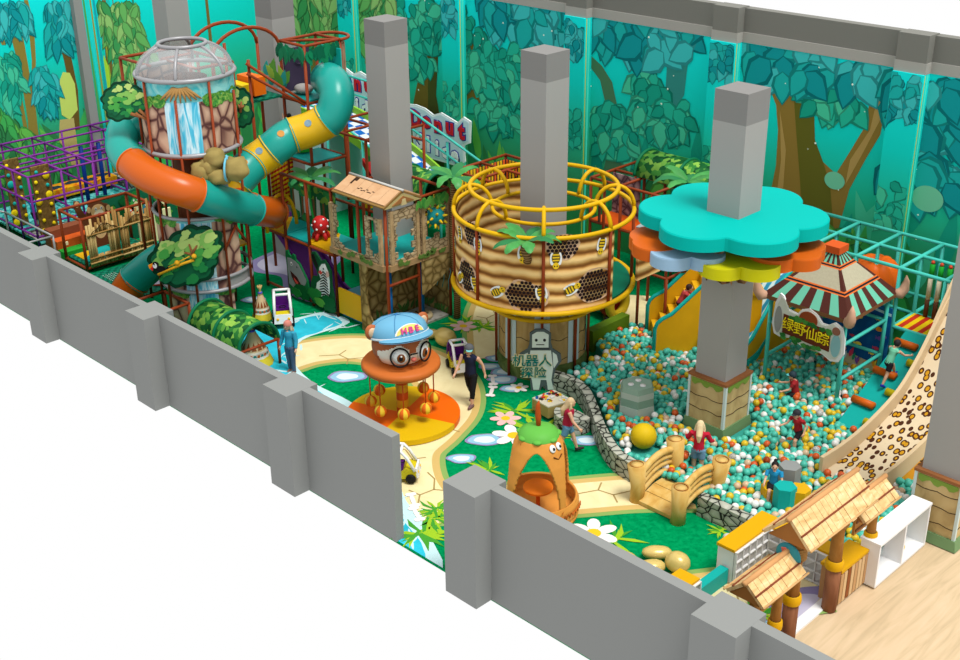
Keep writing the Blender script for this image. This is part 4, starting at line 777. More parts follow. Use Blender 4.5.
for i in range(14):
    z = .8-1.4*(i+.5)/14; a = i*2.4; d = Vector((math.sqrt(1-z*z)*cos(a)*.24, math.sqrt(1-z*z)*sin(a)*.24, z*.27)); m = MB(); m.sph(Vector((-7.75, 7.0, 2.32))+d*.97, .035, 8, 6); m.build('dot', WHT, oc)
for i in range(5):
    a = i*2*pi/5; m = MB(); m.tube([(-7.75+.12*cos(a), 7+.12*sin(a), 2.12), (-7.75+.2*cos(a), 7+.2*sin(a), 2.02), (-7.75+.24*cos(a), 7+.24*sin(a), 1.93)], [.065, .06, .05], 8); m.build('arm', M((206, 44, 44), 1.3, .35), oc)
jp = thing('jungle_print_panel', 'jungle-print panel with pale waterfall behind the turquoise deck', 'panel', (-9.9, 7.62, 1.9), world=True)
m = MB(); X = PL((-9.85, 7.6, 1.9), (1, 0, 0), (0, 0, 1)); m.prism([(0, 0), (2.1, 0), (2.1, 1.3), (0, 1.3)], .03, X); q = random.Random(15)
for x, w in ((.15, .3), (.6, .35), (1.2, .2)): m.prism([(x, .1), (x+w, .1), (x+w*.9, .9), (x+.04, .9)], .004, X, 1, z0=.03)
for x in (.1, .52, 1.05, 1.5, 1.8): m.prism([(x, .05), (x+.12, .05), (x+.08, 1.1), (x+.03, 1.1)], .004, X, 2, z0=.036)
for i in range(46):
    u = q.uniform(.1, 2.0); v = q.choice((q.uniform(.85, 1.2), q.uniform(.85, 1.2), q.uniform(.08, .2))); m.prism(blob(q.uniform(.08, .17), q.uniform(.06, .12), 6, .15, 18, i, u, v), .003, X, 3+i % 3, z0=.042+i*.0006)
m.build('print_board', [M((30, 96, 60), 1.0), M((196, 214, 206), 1.0), M((120, 84, 50), 1.0), M((20, 110, 60), 1.0), M((44, 140, 70), 1.0), M((110, 160, 60), 1.0)], jp)
def cutboard(name, label, cat, X, layers, mats, th=.05, loc=None):
    t = thing(name, label, cat, loc if loc else tuple(X.translation), world=True); m = MB()
    for i, (poly, mi, zz) in enumerate(layers): m.prism(poly, th if i == 0 else .006, X, mi, z0=0 if i == 0 else th+zz)
    m.build('board', mats, t); return t
el = lambda cx, cy, rx, ry, n=22, a=0: [(cx+rx*cos(t)*cos(a)-ry*sin(t)*sin(a), cy+rx*cos(t)*sin(a)+ry*sin(t)*cos(a)) for t in [k*2*pi/n for k in range(n)]]
G1, G2, G3 = M((14, 92, 44), 1.05), M((36, 124, 54), 1.05), M((84, 156, 60), 1.05)
hX = PL((-8.72, 6.5, .15), (1, 0, 0), (0, 0, 1))
cutboard('hippo_cutout', 'grey laughing hippo cutout board under the walkway, left of the zebra', 'cutout', hX, [([(.05, 0), (.9, 0), (.98, .3), (.92, .62), (.75, .85), (.6, 1.05), (.42, 1.12), (.4, 1.25), (.3, 1.27), (.24, 1.18), (.12, 1.22), (.08, 1.33), (-.02, 1.3), (-.04, 1.15), (.0, .7)], 0, 0), ([(.04, .3), (.3, .2), (.8, .45), (.88, .6), (.72, .82), (.55, 1.02), (.4, 1.08), (.2, 1.12), (.04, 1.1), (.03, .7)], 1, 0), ([(.15, .72), (.45, .6), (.62, .42), (.5, .32), (.32, .4), (.2, .55)], 2, .007), ([(.3, .55), (.5, .45), (.46, .36), (.34, .44)], 3, .014), (el(.22, .95, .05, .06), 4, .007), (el(.23, .95, .02, .03), 2, .014), (el(.48, .92, .03, .03), 5, .007), (blob(.34, .2, 9, .15, 40, 3, .62, .2), 6, .02), (blob(.2, .13, 7, .15, 30, 4, .4, .12), 7, .027)], [M((20, 110, 60), 1.0), M((150, 150, 152), 1.05), M((70, 24, 24), 1.0), M((206, 70, 60), 1.0), WHT, M((90, 90, 96), 1.0), G1, G2], loc=(-8.72, 6.5, .15))
zX = PL((-7.65, 6.5, .15), (1, 0, 0), (0, 0, 1))
zl = [([(0, 0), (1.02, 0), (1.02, .5), (.95, .75), (.96, 1.2), (.86, 1.36), (.7, 1.5), (.55, 1.42), (.3, 1.62), (.14, 1.58), (.1, 1.4), (.3, 1.1), (.36, .9), (.12, .85), (0, .6)], 0, 0), ([(.3, .3), (.7, .25), (.85, .55), (.88, .9), (.86, 1.15), (.72, 1.38), (.58, 1.34), (.46, 1.2), (.42, 1.0), (.5, .85), (.3, .7), (.24, .5)], 1, 0)]
for k in range(9): zl.append(([(.36+.02*k, .34+.085*k), (.62, .42+.085*k), (.84-.01*k, .36+.085*k), (.84-.01*k, .4+.085*k), (.62, .465+.085*k), (.37+.02*k, .375+.085*k)], 2, .007))
zl += [([(.12, 1.5), (.25, 1.55), (.4, 1.25), (.36, 1.12), (.22, 1.3)], 2, .007), ([(.4, 1.05), (.52, 1.0), (.6, 1.08), (.5, 1.14)], 3, .014), (el(.66, 1.22, .06, .07), 1, .012), (el(.66, 1.22, .025, .03), 2, .018), (el(.82, 1.1, .07, .09), 4, .014), (blob(.34, .22, 9, .15, 40, 5, .75, .2), 5, .02), (blob(.3, .2, 9, .15, 36, 6, .2, .3), 6, .02), (blob(.2, .12, 7, .15, 30, 8, .4, .14), 7, .027)]
cutboard('zebra_cutout', 'black and white striped zebra cutout board under the walkway', 'cutout', zX, zl, [M((20, 80, 46), 1.0), M((232, 232, 228), 1.0), BLACK, M((206, 70, 60), 1.0), M((214, 170, 160), 1.0), G1, G2, G3], loc=(-7.65, 6.5, .15))
m = MB(); m.box((-6.0, 6.55, .55), (1.0, .06, .75)); solo('yellow_panel', m, M((236, 178, 20), 1.25), 'plain yellow padded panel between the zebra board and the rock den', 'panel', None, (-6.0, 6.55, .175))
m = MB(); m.box((-6.1, 7.2, .35), (1.0, 1.0, .7)); solo('blue_platform', m, MT('blue_water_print', [(.35, (40, 150, 196)), (.6, (120, 200, 224))], 'wave', 2, (1, 1, 1), 1.2, .5, 3), 'blue water-print foam block under the walkway behind the yellow panel', 'foam block', None, (-6.05, 7.2, 0))

# ================================================ WATERFALL TOWER
TX, TY = -9.1, 4.05
STONE = MT('boulder_print', [(0, (80, 50, 50)), (.05, (112, 78, 70)), (.1, (168, 132, 112)), (.3, (204, 172, 146))], 'edge', 2.6, (1, 1, .8), 1.12, .7)
WATER = MT('falling_water_print', [(.25, (20, 150, 200)), (.42, (90, 196, 224)), (.58, (214, 240, 246)), (.75, (60, 180, 216))], 'noise', 3.4, (2.2, 2.2, .32), 1.12, .5, 1)
SKYP = MT('lake_print', [(.3, (60, 180, 190)), (.6, (150, 214, 210))], 'noise', 2, k=1.12); FOL = MT('bush_print', [(.3, (34, 110, 56)), (.5, (80, 150, 60)), (.7, (150, 186, 90))], 'noise', 6, k=1.12)
tw = thing('waterfall_tower', 'round waterfall-print play tower with clear domed top', 'play tower', (TX, TY, 0), world=True)
def drum(nm, z0, z1, R, a0, a1, top):
    m = MB(); aw = RAD(-40); hw = .36
    for (b0, b1, mi) in ((a0, aw-hw, 0), (aw-hw, aw+hw, 1), (aw+hw, a1, 0)): m.lathe([(R, z0), (R, z1-top)], (TX, TY, 0), max(3, int((b1-b0)*12)), b0, b1, mi=mi)
    m.lathe([(R-.03, z1), (R-.03, z0)], (TX, TY, 0), 40, a0, a1, mi=0)
    if top: m.lathe([(R, z1-top), (R, z1)], (TX, TY, 0), 40, a0, a1, mi=2)
    q = random.Random(int(z0*10)+1)
    for i in range(40):
        a = q.uniform(a0, a1)
        if abs(a-aw) < hw+.1: continue
        pts = blob(q.uniform(.12, .22), q.uniform(.08, .13), 6, .16, 18, i); zc = z1-top-.02+q.uniform(-.08, .1)
        m.add([(TX+(R+.004+i*.0006)*cos(a+x/R), TY+(R+.004+i*.0006)*sin(a+x/R), min(z1, zc+y)) for x, y in pts], [tuple(range(len(pts)))], 3)
    m.build(nm, [STONE, WATER, SKYP, FOL], tw)
drum('upper_drum', 5.05, 6.9, 1.22, RAD(-215), RAD(60), .48)
drum('lower_drum', 1.3, 3.3, 1.18, RAD(-150), RAD(20), .08)
drum('base_drum', .05, 1.25, 1.1, RAD(-150), RAD(5), 0)
m = MB(); m.lathe([(.55, .1), (.55, 6.8)], (TX, TY, 0), 16); m.build('inner_core', M((120, 70, 44), 1.2), tw)
q = random.Random(3); m = MB()   # root print above the fall
for i in range(9):
    a = RAD(-40)+(i-4)*.085; m.tube([(TX+1.225*cos(RAD(-40)+(i-4)*.03), TY+1.225*sin(RAD(-40)+(i-4)*.03), 6.8), (TX+1.24*cos(a), TY+1.24*sin(a), 6.58), (TX+1.24*cos(a+(i-4)*.02), TY+1.24*sin(a+(i-4)*.02), 6.42+.02*abs(i-4))], [.05, .035, .015], 6)
m.build('root_print', M((170, 130, 76), 1.15), tw)
for z, R, r, nm in [(6.95, 1.25, .06, 'dome_ring'), (5.05, 1.25, .06, 'drum_ring'), (3.34, 1.22, .05, 'drum_ring'), (1.28, 1.2, .055, 'drum_ring'), (1.62, 1.2, .05, 'drum_ring'), (7.66, .6, .05, 'dome_top_ring')]:
    m = MB(); m.ring((TX, TY, z), R, r, 44); m.build(nm, STEEL, tw)
m = MB(); m.lathe([(1.19, 1.28), (1.19, 1.62)], (TX, TY, 0), 14, RAD(-5), RAD(70)); m.build('grey_apron', M((150, 150, 150), 1.2), tw)
GL = M((220, 226, 228), 1.2, .25, 0, .3, alpha=.32)
m = MB(); pr_ = [(1.25*cos(t), 6.95+.78*sin(t)) for t in [k*RAD(62)/8 for k in range(9)]]; m.lathe(pr_, (TX, TY, 0), 40); m.build('dome_shell', GL, tw)
for k in range(6):
    a = k*pi/3+.3; m = MB(); m.tube([(TX+r*cos(a), TY+r*sin(a), z) for r, z in pr_], .045, 8); m.build('dome_rib', STEEL, tw)
for k in range(9):
    a = k*2*pi/9-1.5; m = MB(); m.tube([(TX+1.27*cos(a), TY+1.27*sin(a), 0), (TX+1.27*cos(a), TY+1.27*sin(a), 6.5 if k % 2 else 6.9)], .035, 8); m.build('post', RUST, tw)
for z in (3.75, 4.95):
    m = MB(); m.lathe([(.5, z), (1.2, z), (1.2, z+.06), (.5, z+.06)], (TX, TY, 0), 24, sm=False); m.build('deck', DKO, tw)
for a, z0, z1 in ((RAD(10), 3.0, 2.4), (RAD(-8), 2.4, 3.0)):
    m = MB(); m.tube([(TX+1.28*cos(a), TY+1.28*sin(a), z0), (TX+1.28*cos(a+.35), TY+1.28*sin(a+.35), z1)], .035, 6); m.build('brace', RUST, tw)
tf = scaffold('tower_frame', 'square rust-brown frame standing around and behind the dome of the waterfall tower', [-10.6, -8.95], [4.3, 5.4], [1.85, 3.72, 5.2, 6.98], RUST, decks=[(-10.6, -8.95, 4.75, 5.4, 3.76, DKO), (-10.6, -8.95, 4.75, 5.4, 1.9, DKY)], skip=(('y', 4.3, 1.85), ('y', 4.3, 3.72), ('y', 4.3, 5.2), ('x', -8.95, 1.85), ('x', -8.95, 5.2)), posts={(-8.95, 4.3): 0, (-10.6, 4.3): 6.98})
for p, q_ in (((-11.6, 3.65, 6.98), (-11.6, 5.4, 6.98)), ((-11.6, 3.65, 6.98), (-10.1, 3.65, 6.98)), ((-11.6, 5.4, 6.98), (-10.6, 5.4, 6.98))): m = MB(); m.tube([p, q_], .043, 8); m.build('beam', RUST, tf)
for y in (3.65, 5.4): m = MB(); m.tube([(-11.6, y, 0), (-11.6, y, 6.98)], .045, 8); m.build('post', RUST, tf)
# tree cutouts on the tower
def treeboard(label, c, rx, ry, seed, X0=None, trunk=True, n=60, extra=None, tilt=0):
    d = Vector((.67, -.74, 0)).normalized(); ux_ = Vector((.74, .67, 0)).normalized()
    X = PL(c, ux_, (0, 0, 1)) @ Matrix.Rotation(tilt, 4, 'Z'); t = thing('tree_cutout', label, 'cutout', c, world=True); m = MB(); q = random.Random(seed)
    m.prism(blob(rx, ry, 13, .1, 78, seed), .05, X, 0); m.prism(blob(rx*.9, ry*.88, 13, .1, 78, seed), .006, X, 1, z0=.05)
    for i in range(n):
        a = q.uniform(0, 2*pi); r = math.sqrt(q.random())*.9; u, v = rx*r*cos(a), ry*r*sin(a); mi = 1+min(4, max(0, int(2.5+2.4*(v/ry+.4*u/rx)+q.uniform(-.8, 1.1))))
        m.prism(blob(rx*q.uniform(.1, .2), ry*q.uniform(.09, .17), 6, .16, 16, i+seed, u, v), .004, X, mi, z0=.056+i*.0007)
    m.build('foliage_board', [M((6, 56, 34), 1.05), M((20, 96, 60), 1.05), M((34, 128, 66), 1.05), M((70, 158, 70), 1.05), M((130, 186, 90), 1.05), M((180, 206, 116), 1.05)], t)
    m = MB()
    for (a, b) in ([((.15*rx, -.2*ry), (.3*rx, .35*ry)), ((.2*rx, 0), (.45*rx, .15*ry)), ((.2*rx, -.05*ry), (.05*rx, .2*ry))] if trunk else [((rx*.3, -ry*.75), (rx*.75, -ry*1.35)), ((rx*.5, -ry*.6), (rx*.8, -ry*1.3)), ((rx*.1, -ry*.7), (rx*.7, -ry*1.2))]):
        m.tube([X @ Vector((a[0], a[1], .1)), X @ Vector((b[0], b[1], .1))], [.045, .025], 6)
    m.build('branch', M((150, 96, 56), 1.1), t)
    return t, X
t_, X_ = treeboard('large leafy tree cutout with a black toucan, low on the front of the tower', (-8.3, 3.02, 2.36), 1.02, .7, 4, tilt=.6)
m = MB(); e = lambda cx, cy, rx, ry: el(cx, cy, rx, ry, 16)
B0 = X_ @ Matrix.Rotation(-.6, 4, 'Z')
m.prism(e(-.72, -.32, .13, .09), .03, B0, 0, z0=.1); m.prism(e(-.84, -.2, .09, .09), .03, B0, 0, z0=.11); m.prism(e(-.85, -.22, .055, .07), .01, B0, 1, z0=.14); m.prism([(-.9, -.14), (-1.02, -.2), (-1.0, -.3), (-.92, -.25)], .03, B0, 2, z0=.13); m.prism([(-.92, -.22), (-.98, -.3), (-.92, -.36), (-.9, -.28)], .03, B0, 3, z0=.135); m.prism([(-.62, -.34), (-.5, -.24), (-.5, -.32), (-.6, -.4)], .03, B0, 0, z0=.1); m.prism(e(-.86, -.17, .02, .022), .01, B0, 0, z0=.155)
m.build('toucan', [BLACK, WHT, M((250, 150, 30), 1.2), M((220, 40, 40), 1.2)], t_)
m = MB(); m.tube([B0 @ Vector((-.8, -.48, .12)), B0 @ Vector((-.1, -.16, .12)), B0 @ Vector((.2, -.05, .12))], .04, 6); m.tube([B0 @ Vector((-.5, -.25, .13)), B0 @ Vector((.1, .05, .13))], .015, 5); m.sph(B0 @ Vector((-.25, -.13, .14)), .07, 8, 6); m.sph(B0 @ Vector((.22, .06, .14)), .07, 8, 6); m.build('yellow_swing', M((244, 180, 40), 1.2), t_)
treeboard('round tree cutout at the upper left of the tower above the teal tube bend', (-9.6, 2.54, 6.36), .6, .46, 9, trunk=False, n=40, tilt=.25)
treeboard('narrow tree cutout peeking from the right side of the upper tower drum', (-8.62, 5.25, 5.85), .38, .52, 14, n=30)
rk = thing('rock_bundle', 'khaki foam boulders tied with a pale blue band, between the drum and tubes', 'foam rock', (-7.75, 3.75, 4.7), world=True)
def boulder(c, r, seed, rough=.3):
    m = MB(); m.sph((0, 0, 0), 1, 14, 10)
    m.v = [tuple(Vector(c)+Vector((p[0]*r[0], p[1]*r[1], p[2]*r[2]))*(1+rough*noise.noise(Vector(p)*1.6+Vector((seed*3.1, 0, 0))))) for p in m.v]; return m
KH = M((156, 138, 82), 1.2, .8, 0, .05, .15, 3)
for c, r, s_ in [((-7.98, 3.55, 4.62), (.32, .3, .27), 1), ((-7.72, 3.8, 4.98), (.3, .28, .25), 2), ((-7.62, 3.8, 4.52), (.32, .3, .24), 3), ((-7.3, 4.12, 4.72), (.36, .34, .3), 4), ((-7.85, 3.7, 4.75), (.3, .3, .25), 5)]: boulder(c, r, s_).build('boulder', KH, rk)
m = MB(); m.tube([(-7.42+.03*k, 4.0-.04, 4.98-.1*k) for k in range(-1, 6)], .03, 6); m.tube([Vector((-7.47, 3.98, 4.7))+Vector((.24*cos(t), -.26*cos(t), .31*sin(t))) for t in [k*pi/8 for k in range(16)]], .03, 6, True); m.build('blue_band', M((110, 190, 214), 1.2), rk)
# tube slides
def tube_slide(name, label, ctrl, R, cols, segs, dots=None):
    t = thing(name, label, 'tube slide', ctrl[0], world=True); P = spline(ctrl, 14); L = len(P); b = [int(round(s*(L-1))) for s in segs]
    for k in range(len(segs)-1):
        pts = P[b[k]:b[k+1]+1]; m = MB(); m.tube(pts, R, 26, caps=False); m.tube(pts, R-.03, 26, caps=False); m.build('tube_section', cols[k % len(cols)], t)
        for j in (0, -1):
            d = (pts[1]-pts[0] if j == 0 else pts[-1]-pts[-2]).normalized(); m = MB(); m.tube([pts[j]-d*.035, pts[j]+d*.035], R+.035, 26); 
            if (k, j) != (0, 0): m = MB(); u, w = frame_of(d); m.tube([pts[j]+(u*cos(a)+w*sin(a))*(R+.005) for a in [i*pi/16 for i in range(32)]], .028, 6, True); m.build('flange', cols[k % len(cols)], t)
        if dots and k > 0:
            i = len(pts)//2; d = (pts[i+1]-pts[i-1]).normalized(); v = (Vector((18.7, -12.9, 14.2))-pts[i]).normalized(); v = (v-d*v.dot(d)).normalized(); s_ = d.cross(v); v = (v*.9+s_*.35*(1 if k % 2 else 1)).normalized(); s_ = v.cross(d)
            m = MB(); m.add([pts[i]+v*math.sqrt(max(.01, (R+.012)**2-(.1*sin(a))**2))+d*.1*cos(a)+s_*.1*sin(a) for a in [j*pi/10 for j in range(20)]], [tuple(range(20))]); m.build('window_dot', dots[k % 2], t)
    return t
TT = M((24, 154, 142), 1.15, .3, 0, .3); TO = M((218, 100, 16), 1.45, .3, 0, .3); TYL = M((240, 192, 16), 1.4, .3, 0, .35)
tube_slide('tube_slide', 'teal and orange tube slide curling around the front of the waterfall tower', [(-10.2, 3.75, 5.35), (-10.6, 3.1, 5.42), (-10.35, 2.72, 5.2), (-9.82, 2.45, 4.95), (-9.01, 2.38, 4.72), (-8.38, 2.54, 4.52), (-7.84, 2.9, 4.3), (-7.74, 3.4, 4.03), (-7.89, 4.07, 3.67), (-8.19, 4.87, 3.25), (-8.7, 5.8, 2.8), (-9.25, 6.5, 2.45)], .43, [TT, TO, TT, TO], [0, .325, .6, .845, 1])
tube_slide('tube_slide', 'teal and yellow zigzag tube slide from the cage down to the waterfall tower', [(-8.9, 8.45, 6.0), (-8.2, 8.1, 6.05), (-7.78, 7.88, 5.75), (-7.78, 7.62, 5.28), (-8.1, 7.25, 4.98), (-8.45, 6.7, 4.8), (-8.5, 6.3, 4.62), (-8.65, 6.0, 4.4), (-8.75, 5.65, 4.22), (-8.7, 5.3, 4.05), (-8.75, 4.95, 3.75), (-8.8, 4.75, 3.5)], .48, [TT, TYL], [0, .3, .44, .6, .74, .88, 1], [M((214, 150, 70), 1.3), M((130, 160, 176), 1.3)])
m = MB(); m.tube([(-9.05+.0*t, 6.62+.52*cos(t), 2.0+1.0*sin(t)) for t in [k*pi/14 for k in range(15)]], .055, 8); solo('entry_arch', m, YEL, 'yellow arch over the orange mouth of the tube slide on the walkway', 'arch', None, (-9.05, 6.62, 1.95))
tube_slide('tube_slide', 'short teal and orange tube slide behind the wall below the big tree cutout', [(-9.9, 3.6, 1.9), (-10.5, 3.3, 1.5), (-11.0, 2.85, .95), (-11.2, 2.5, .45), (-11.2, 2.2, .35)], .45, [TT, TO], [0, .5, 1])
# ================================================ BALL PIT
EDGE = lambda nm, st, sc, k=1.2, stretch=(1, 1, 1): MT(nm, st, 'voro', sc, stretch, k, .85, 0, .5, feature='DISTANCE_TO_EDGE')
DRY = EDGE('dry_stone', [(0, (30, 30, 28)), (.035, (50, 50, 46)), (.075, (160, 164, 150)), (.4, (196, 196, 182))], 4.2, 1.2, (1, 1, 1.6))
def low_wall(name, label, line, h, th):
    P = spline(line, 6) if len(line) > 2 else [Vector((*line[0], 0)), Vector((*line[1], 0))]; vs = []; L = len(P); m = MB()
    for i, p in enumerate(P):
        d = P[min(i+1, L-1)]-P[max(i-1, 0)]; s_ = Vector((-d.y, d.x, 0)).normalized()*th/2
        vs += [p+s_, p-s_, p-s_*.85+Vector((0, 0, h)), p+s_*.85+Vector((0, 0, h))]
    fs = [(0, 1, 2, 3), tuple((L-1)*4+k for k in (3, 2, 1, 0))]
    for i in range(L-1):
        for k in range(4): fs.append((i*4+k, (i+1)*4+k, (i+1)*4+(k+1) % 4, i*4+(k+1) % 4))
    m.add(vs, fs); return solo(name, m, DRY, label, 'wall', None, tuple(P[0]))
low_wall('stone_wall', 'curved low dry-stone wall of the ball pit from beehive to bridge', [(.4, 7.45), (1.1, 7.55), (1.75, 7.35), (2.5, 6.8), (3.3, 6.15), (4.2, 5.6), (5.1, 5.45)], .46, .24)
low_wall('stone_wall', 'straight low dry-stone wall of the ball pit between bridge and yellow-topped counter', [(6.5, 5.45), (7.95, 5.42)], .46, .24)
m = MB(); m.prism([(2.22+.46*cos(t), 6.36+.38*sin(t)) for t in [k*pi/16-3.0 for k in range(18)]]+[(2.16, 6.55)], .36, None, z0=0); solo('stone_planter', m, DRY, 'half-round stone seat bulging from the curved pit wall by the walking girl', 'wall', None, (2.5, 6.5, 0))
PIT = [(.75, 7.85), (1.3, 7.85), (1.95, 7.6), (2.75, 6.9), (3.45, 6.3), (4.3, 5.78), (5.2, 5.65), (7.9, 5.65), (8.3, 5.5), (9.7, 5.5), (9.7, 8.9), (8.9, 9.2), (8.2, 10.0), (6.8, 10.2), (6.8, 13.0), (3.6, 13.0), (2.0, 10.6), (.9, 11.0), (.1, 11.3), (.12, 9.7), (.75, 9.3)]
HOLES = [(4.8, 8.42, .8), (3.15, 7.55, .45), (4.45, 6.2, .27), (7.62, 6.62, .2), (7.83, 6.4, .2), (8.0, 6.75, .2), (7.6, 6.95, .22), (5.66, 6.5, .14), (.4, 8.4, .1)]
BC = [M((84, 208, 186), 1.45, .35, 0, .3), M((244, 244, 240), 1.3, .35, 0, .3), M((238, 200, 40), 1.4, .35, 0, .3), M((222, 96, 36), 1.4, .35, 0, .3), M((228, 196, 160), 1.4, .35, 0, .3)]
BN = ['turquoise', 'white', 'yellow', 'orange', 'cream']
qb = random.Random(42); balls = []
def inpit(x, y): return pin((x, y), PIT) and not any((x-a)**2+(y-b)**2 < (r+.06)**2 for a, b, r in HOLES) and not (7.75 < x < 9.3 and y > 8.0 and (x-7.7)*1.2+8.1 < y+.4)
y = 5.55; row = 0
while y < 13.1:
    x = -.1+.075*(row % 2)
    while x < 9.9:
        px_, py_ = x+qb.uniform(-.03, .03), y+qb.uniform(-.03, .03)
        if inpit(px_, py_):
            c = qb.random(); ci = 0 if c < .62 else 1 if c < .77 else 2 if c < .89 else 3 if c < .94 else 4
            balls.append((px_, py_, .36+qb.uniform(-.05, .06)+.05*noise.noise((px_*.8, py_*.8, 0)), ci))
        x += .15
    y += .132; row += 1
vis = sorted(balls, key=lambda b: (b[0]-18.7)**2+(b[1]+12.9)**2)
near, far = vis[:300], vis[300:]
ball_src = {}
for i in range(5):
    mm = MB(); mm.sph((0, 0, 0), .082, 14, 9); me_o = mm.build('pit_ball', BC[i]); ball_src[i] = me_o.data; bpy.data.objects.remove(me_o)
for (bx_, by_, bz, ci) in near:
    o = bpy.data.objects.new('pit_ball', ball_src[ci]); COL.objects.link(o); o.location = (bx_, by_, bz)
    tag(o, '%s plastic ball among those nearest the entrance in the ball pit' % BN[ci], 'ball', '%s balls at the near side of the pit' % BN[ci])
mm = MB()
ico = bmesh.new(); bmesh.ops.create_icosphere(ico, subdivisions=2, radius=.082); iv = [v.co.copy() for v in ico.verts]; ifc = [[v.index for v in f.verts] for f in ico.faces]; ico.free()
for (bx_, by_, bz, ci) in far: mm.add([(v.x+bx_, v.y+by_, v.z+bz) for v in iv], ifc, ci, True)
for k in range(260):   # second layer peeking over the first
    bx_, by_, bz, ci = qb.choice(far); mm.add([(v.x+bx_+.07, v.y+by_+.05, v.z+bz+.1) for v in iv], ifc, qb.choice((0, 0, 0, 1, 2, 3)), True)
o = solo('pit_balls', mm, BC, 'mass of turquoise, white and yellow plastic balls filling the ball pit', 'balls', None, (4.5, 9, 0), 'stuff')
m = MB(); PITH = [(.75, 7.85), (1.3, 7.85), (1.95, 7.6), (2.75, 6.9), (3.45, 6.3), (4.3, 5.78), (4.8, 5.72), (4.8, 7.8), (4.2, 7.8), (4.2, 9.04), (5.4, 9.04), (5.4, 7.8), (4.803, 7.8), (4.803, 5.72)]+PIT[6:]
m.prism(PITH, .27, None, z0=.003); solo('pit_filling', m, M((60, 170, 155), 1.4), 'deep turquoise layer of balls beneath the top ones in the pit', 'balls', None, (4.5, 9, 0), 'stuff')
# things in the pit
def hexa(mb, c, r, z0, z1, mi=0, tp=1, rot=.2): 
    a = [(c[0]+r*cos(rot+k*pi/3), c[1]+r*sin(rot+k*pi/3)) for k in range(6)]; b = [(c[0]+r*tp*cos(rot+k*pi/3), c[1]+r*tp*sin(rot+k*pi/3)) for k in range(6)]
    mb.add([(*p, z0) for p in a]+[(*p, z1) for p in b], [(5, 4, 3, 2, 1, 0), (6, 7, 8, 9, 10, 11)]+[(i, (i+1) % 6, 6+(i+1) % 6, 6+i) for i in range(6)], mi)
hp = thing('hexagon_pedestal', 'pale green hexagonal pedestal with three white dots standing in the ball pit', 'pedestal', (3.15, 7.55, 0), world=True)
for z0, z1, r0, tp, c in [(0, .55, .47, .95, (206, 220, 208)), (.55, .75, .43, 1, (150, 186, 166)), (.75, .9, .43, 1, (206, 222, 210)), (.9, 1.02, .43, .88, (158, 190, 170))]:
    m = MB(); hexa(m, (3.15, 7.55), r0, z0, z1, 0, tp); m.build('tier', M(c, 1.5), hp)
for a in (0, 2.1, 4.2): m = MB(); m.lathe([(.07, 0), (.07, .015), (0, .015)], (3.15+.16*cos(a), 7.55+.16*sin(a), 1.02), 14); m.build('dot', WHT, hp)
m = MB(); m.lathe([(.285*cos(t)+(.008 if k % 2 else 0), .6+.285*sin(t)) for k, t in enumerate([-pi/2+j*pi/26 for j in range(27)])], (4.32, 6.32, 0), 26); solo('ribbed_ball', m, M((236, 200, 24), 1.5), 'big yellow ribbed ball half sunk in the pit balls behind the bridge', 'ball', None, (4.32, 6.32, .3))
for (x, y, h, c, lb) in [(7.6, 6.95, .95, (158, 162, 160), 'grey hexagonal foam block, tallest of the cluster in the ball pit'), (7.88, 6.35, .85, (20, 186, 176), 'turquoise hexagonal foam block at the front of the cluster in the pit'), (8.05, 6.62, .75, (240, 184, 20), 'yellow hexagonal foam block right of the turquoise one in the pit'), (7.5, 6.5, .62, (240, 184, 20), 'low yellow hexagonal foam block under the sitting child in the pit')]:
    m = MB(); hexa(m, (x, y), .23, .0, h, 0, 1, .5); solo('hexagon_block', m, M(c, 1.5), lb, 'foam block', 'hexagonal foam blocks in the ball pit', (x, y, 0))
# bridge
WOOD = MT('honey_wood', [(.25, (224, 170, 82)), (.5, (242, 198, 112)), (.8, (248, 218, 146))], 'noise', 4, (1, 1, .4), 1.5, .5, 1)
WEND = M((240, 200, 120), 1.5); WDK = M((176, 110, 44), 1.4)
br = thing('log_bridge', 'arched honey-coloured log bridge crossing the stone wall into the ball pit', 'bridge', (5.83, 5.5, 0), world=True)
for x, y, h, lx in [(5.28, 4.92, .86, -.05), (6.38, 4.86, .84, .03), (5.36, 6.12, 1.0, -.05), (6.42, 6.12, .98, .08)]:
    m = MB(); m.tube([(x, y, 0), (x+.01, y, h*.4), (x+lx, y, h)], [.16, .15, .2], 14); m.build('log_post', WOOD, br)
    m = MB(); m.lathe([(0, .012), (.1, .012), (.1, .0)], (x+lx, y, h), 16); m.ring((x+lx, y, h+.012), .14, .01, 18, 4, 1); m.build('log_end', [WEND, WDK], br)
zf = lambda t: .1+.2*sin(pi*t)
for k in range(5):
    t0, t1 = k/5, (k+1)/5-.01; y0, y1 = 4.82+1.35*t0, 4.82+1.35*t1; m = MB()
    m.add([(5.38, y0, zf(t0)), (6.3, y0, zf(t0)), (6.3, y1, zf(t1)), (5.38, y1, zf(t1)), (5.38, y0, zf(t0)-.08), (6.3, y0, zf(t0)-.08), (6.3, y1, zf(t1)-.08), (5.38, y1, zf(t1)-.08)], [(0, 1, 2, 3), (7, 6, 5, 4), (0, 4, 5, 1), (1, 5, 6, 2), (2, 6, 7, 3), (3, 7, 4, 0)]); m.build('plank', WOOD, br)
for x in (5.33, 6.36):
    for z0, r in ((.78, .075), (.62, .05), (.48, .05), (.3, .06)):
        m = MB(); m.tube([(x, 4.9+1.2*t, z0-.12+.16*sin(pi*t)+.12*t) for t in [k/10 for k in range(11)]], r, 8); m.build('rail', WOOD, br)
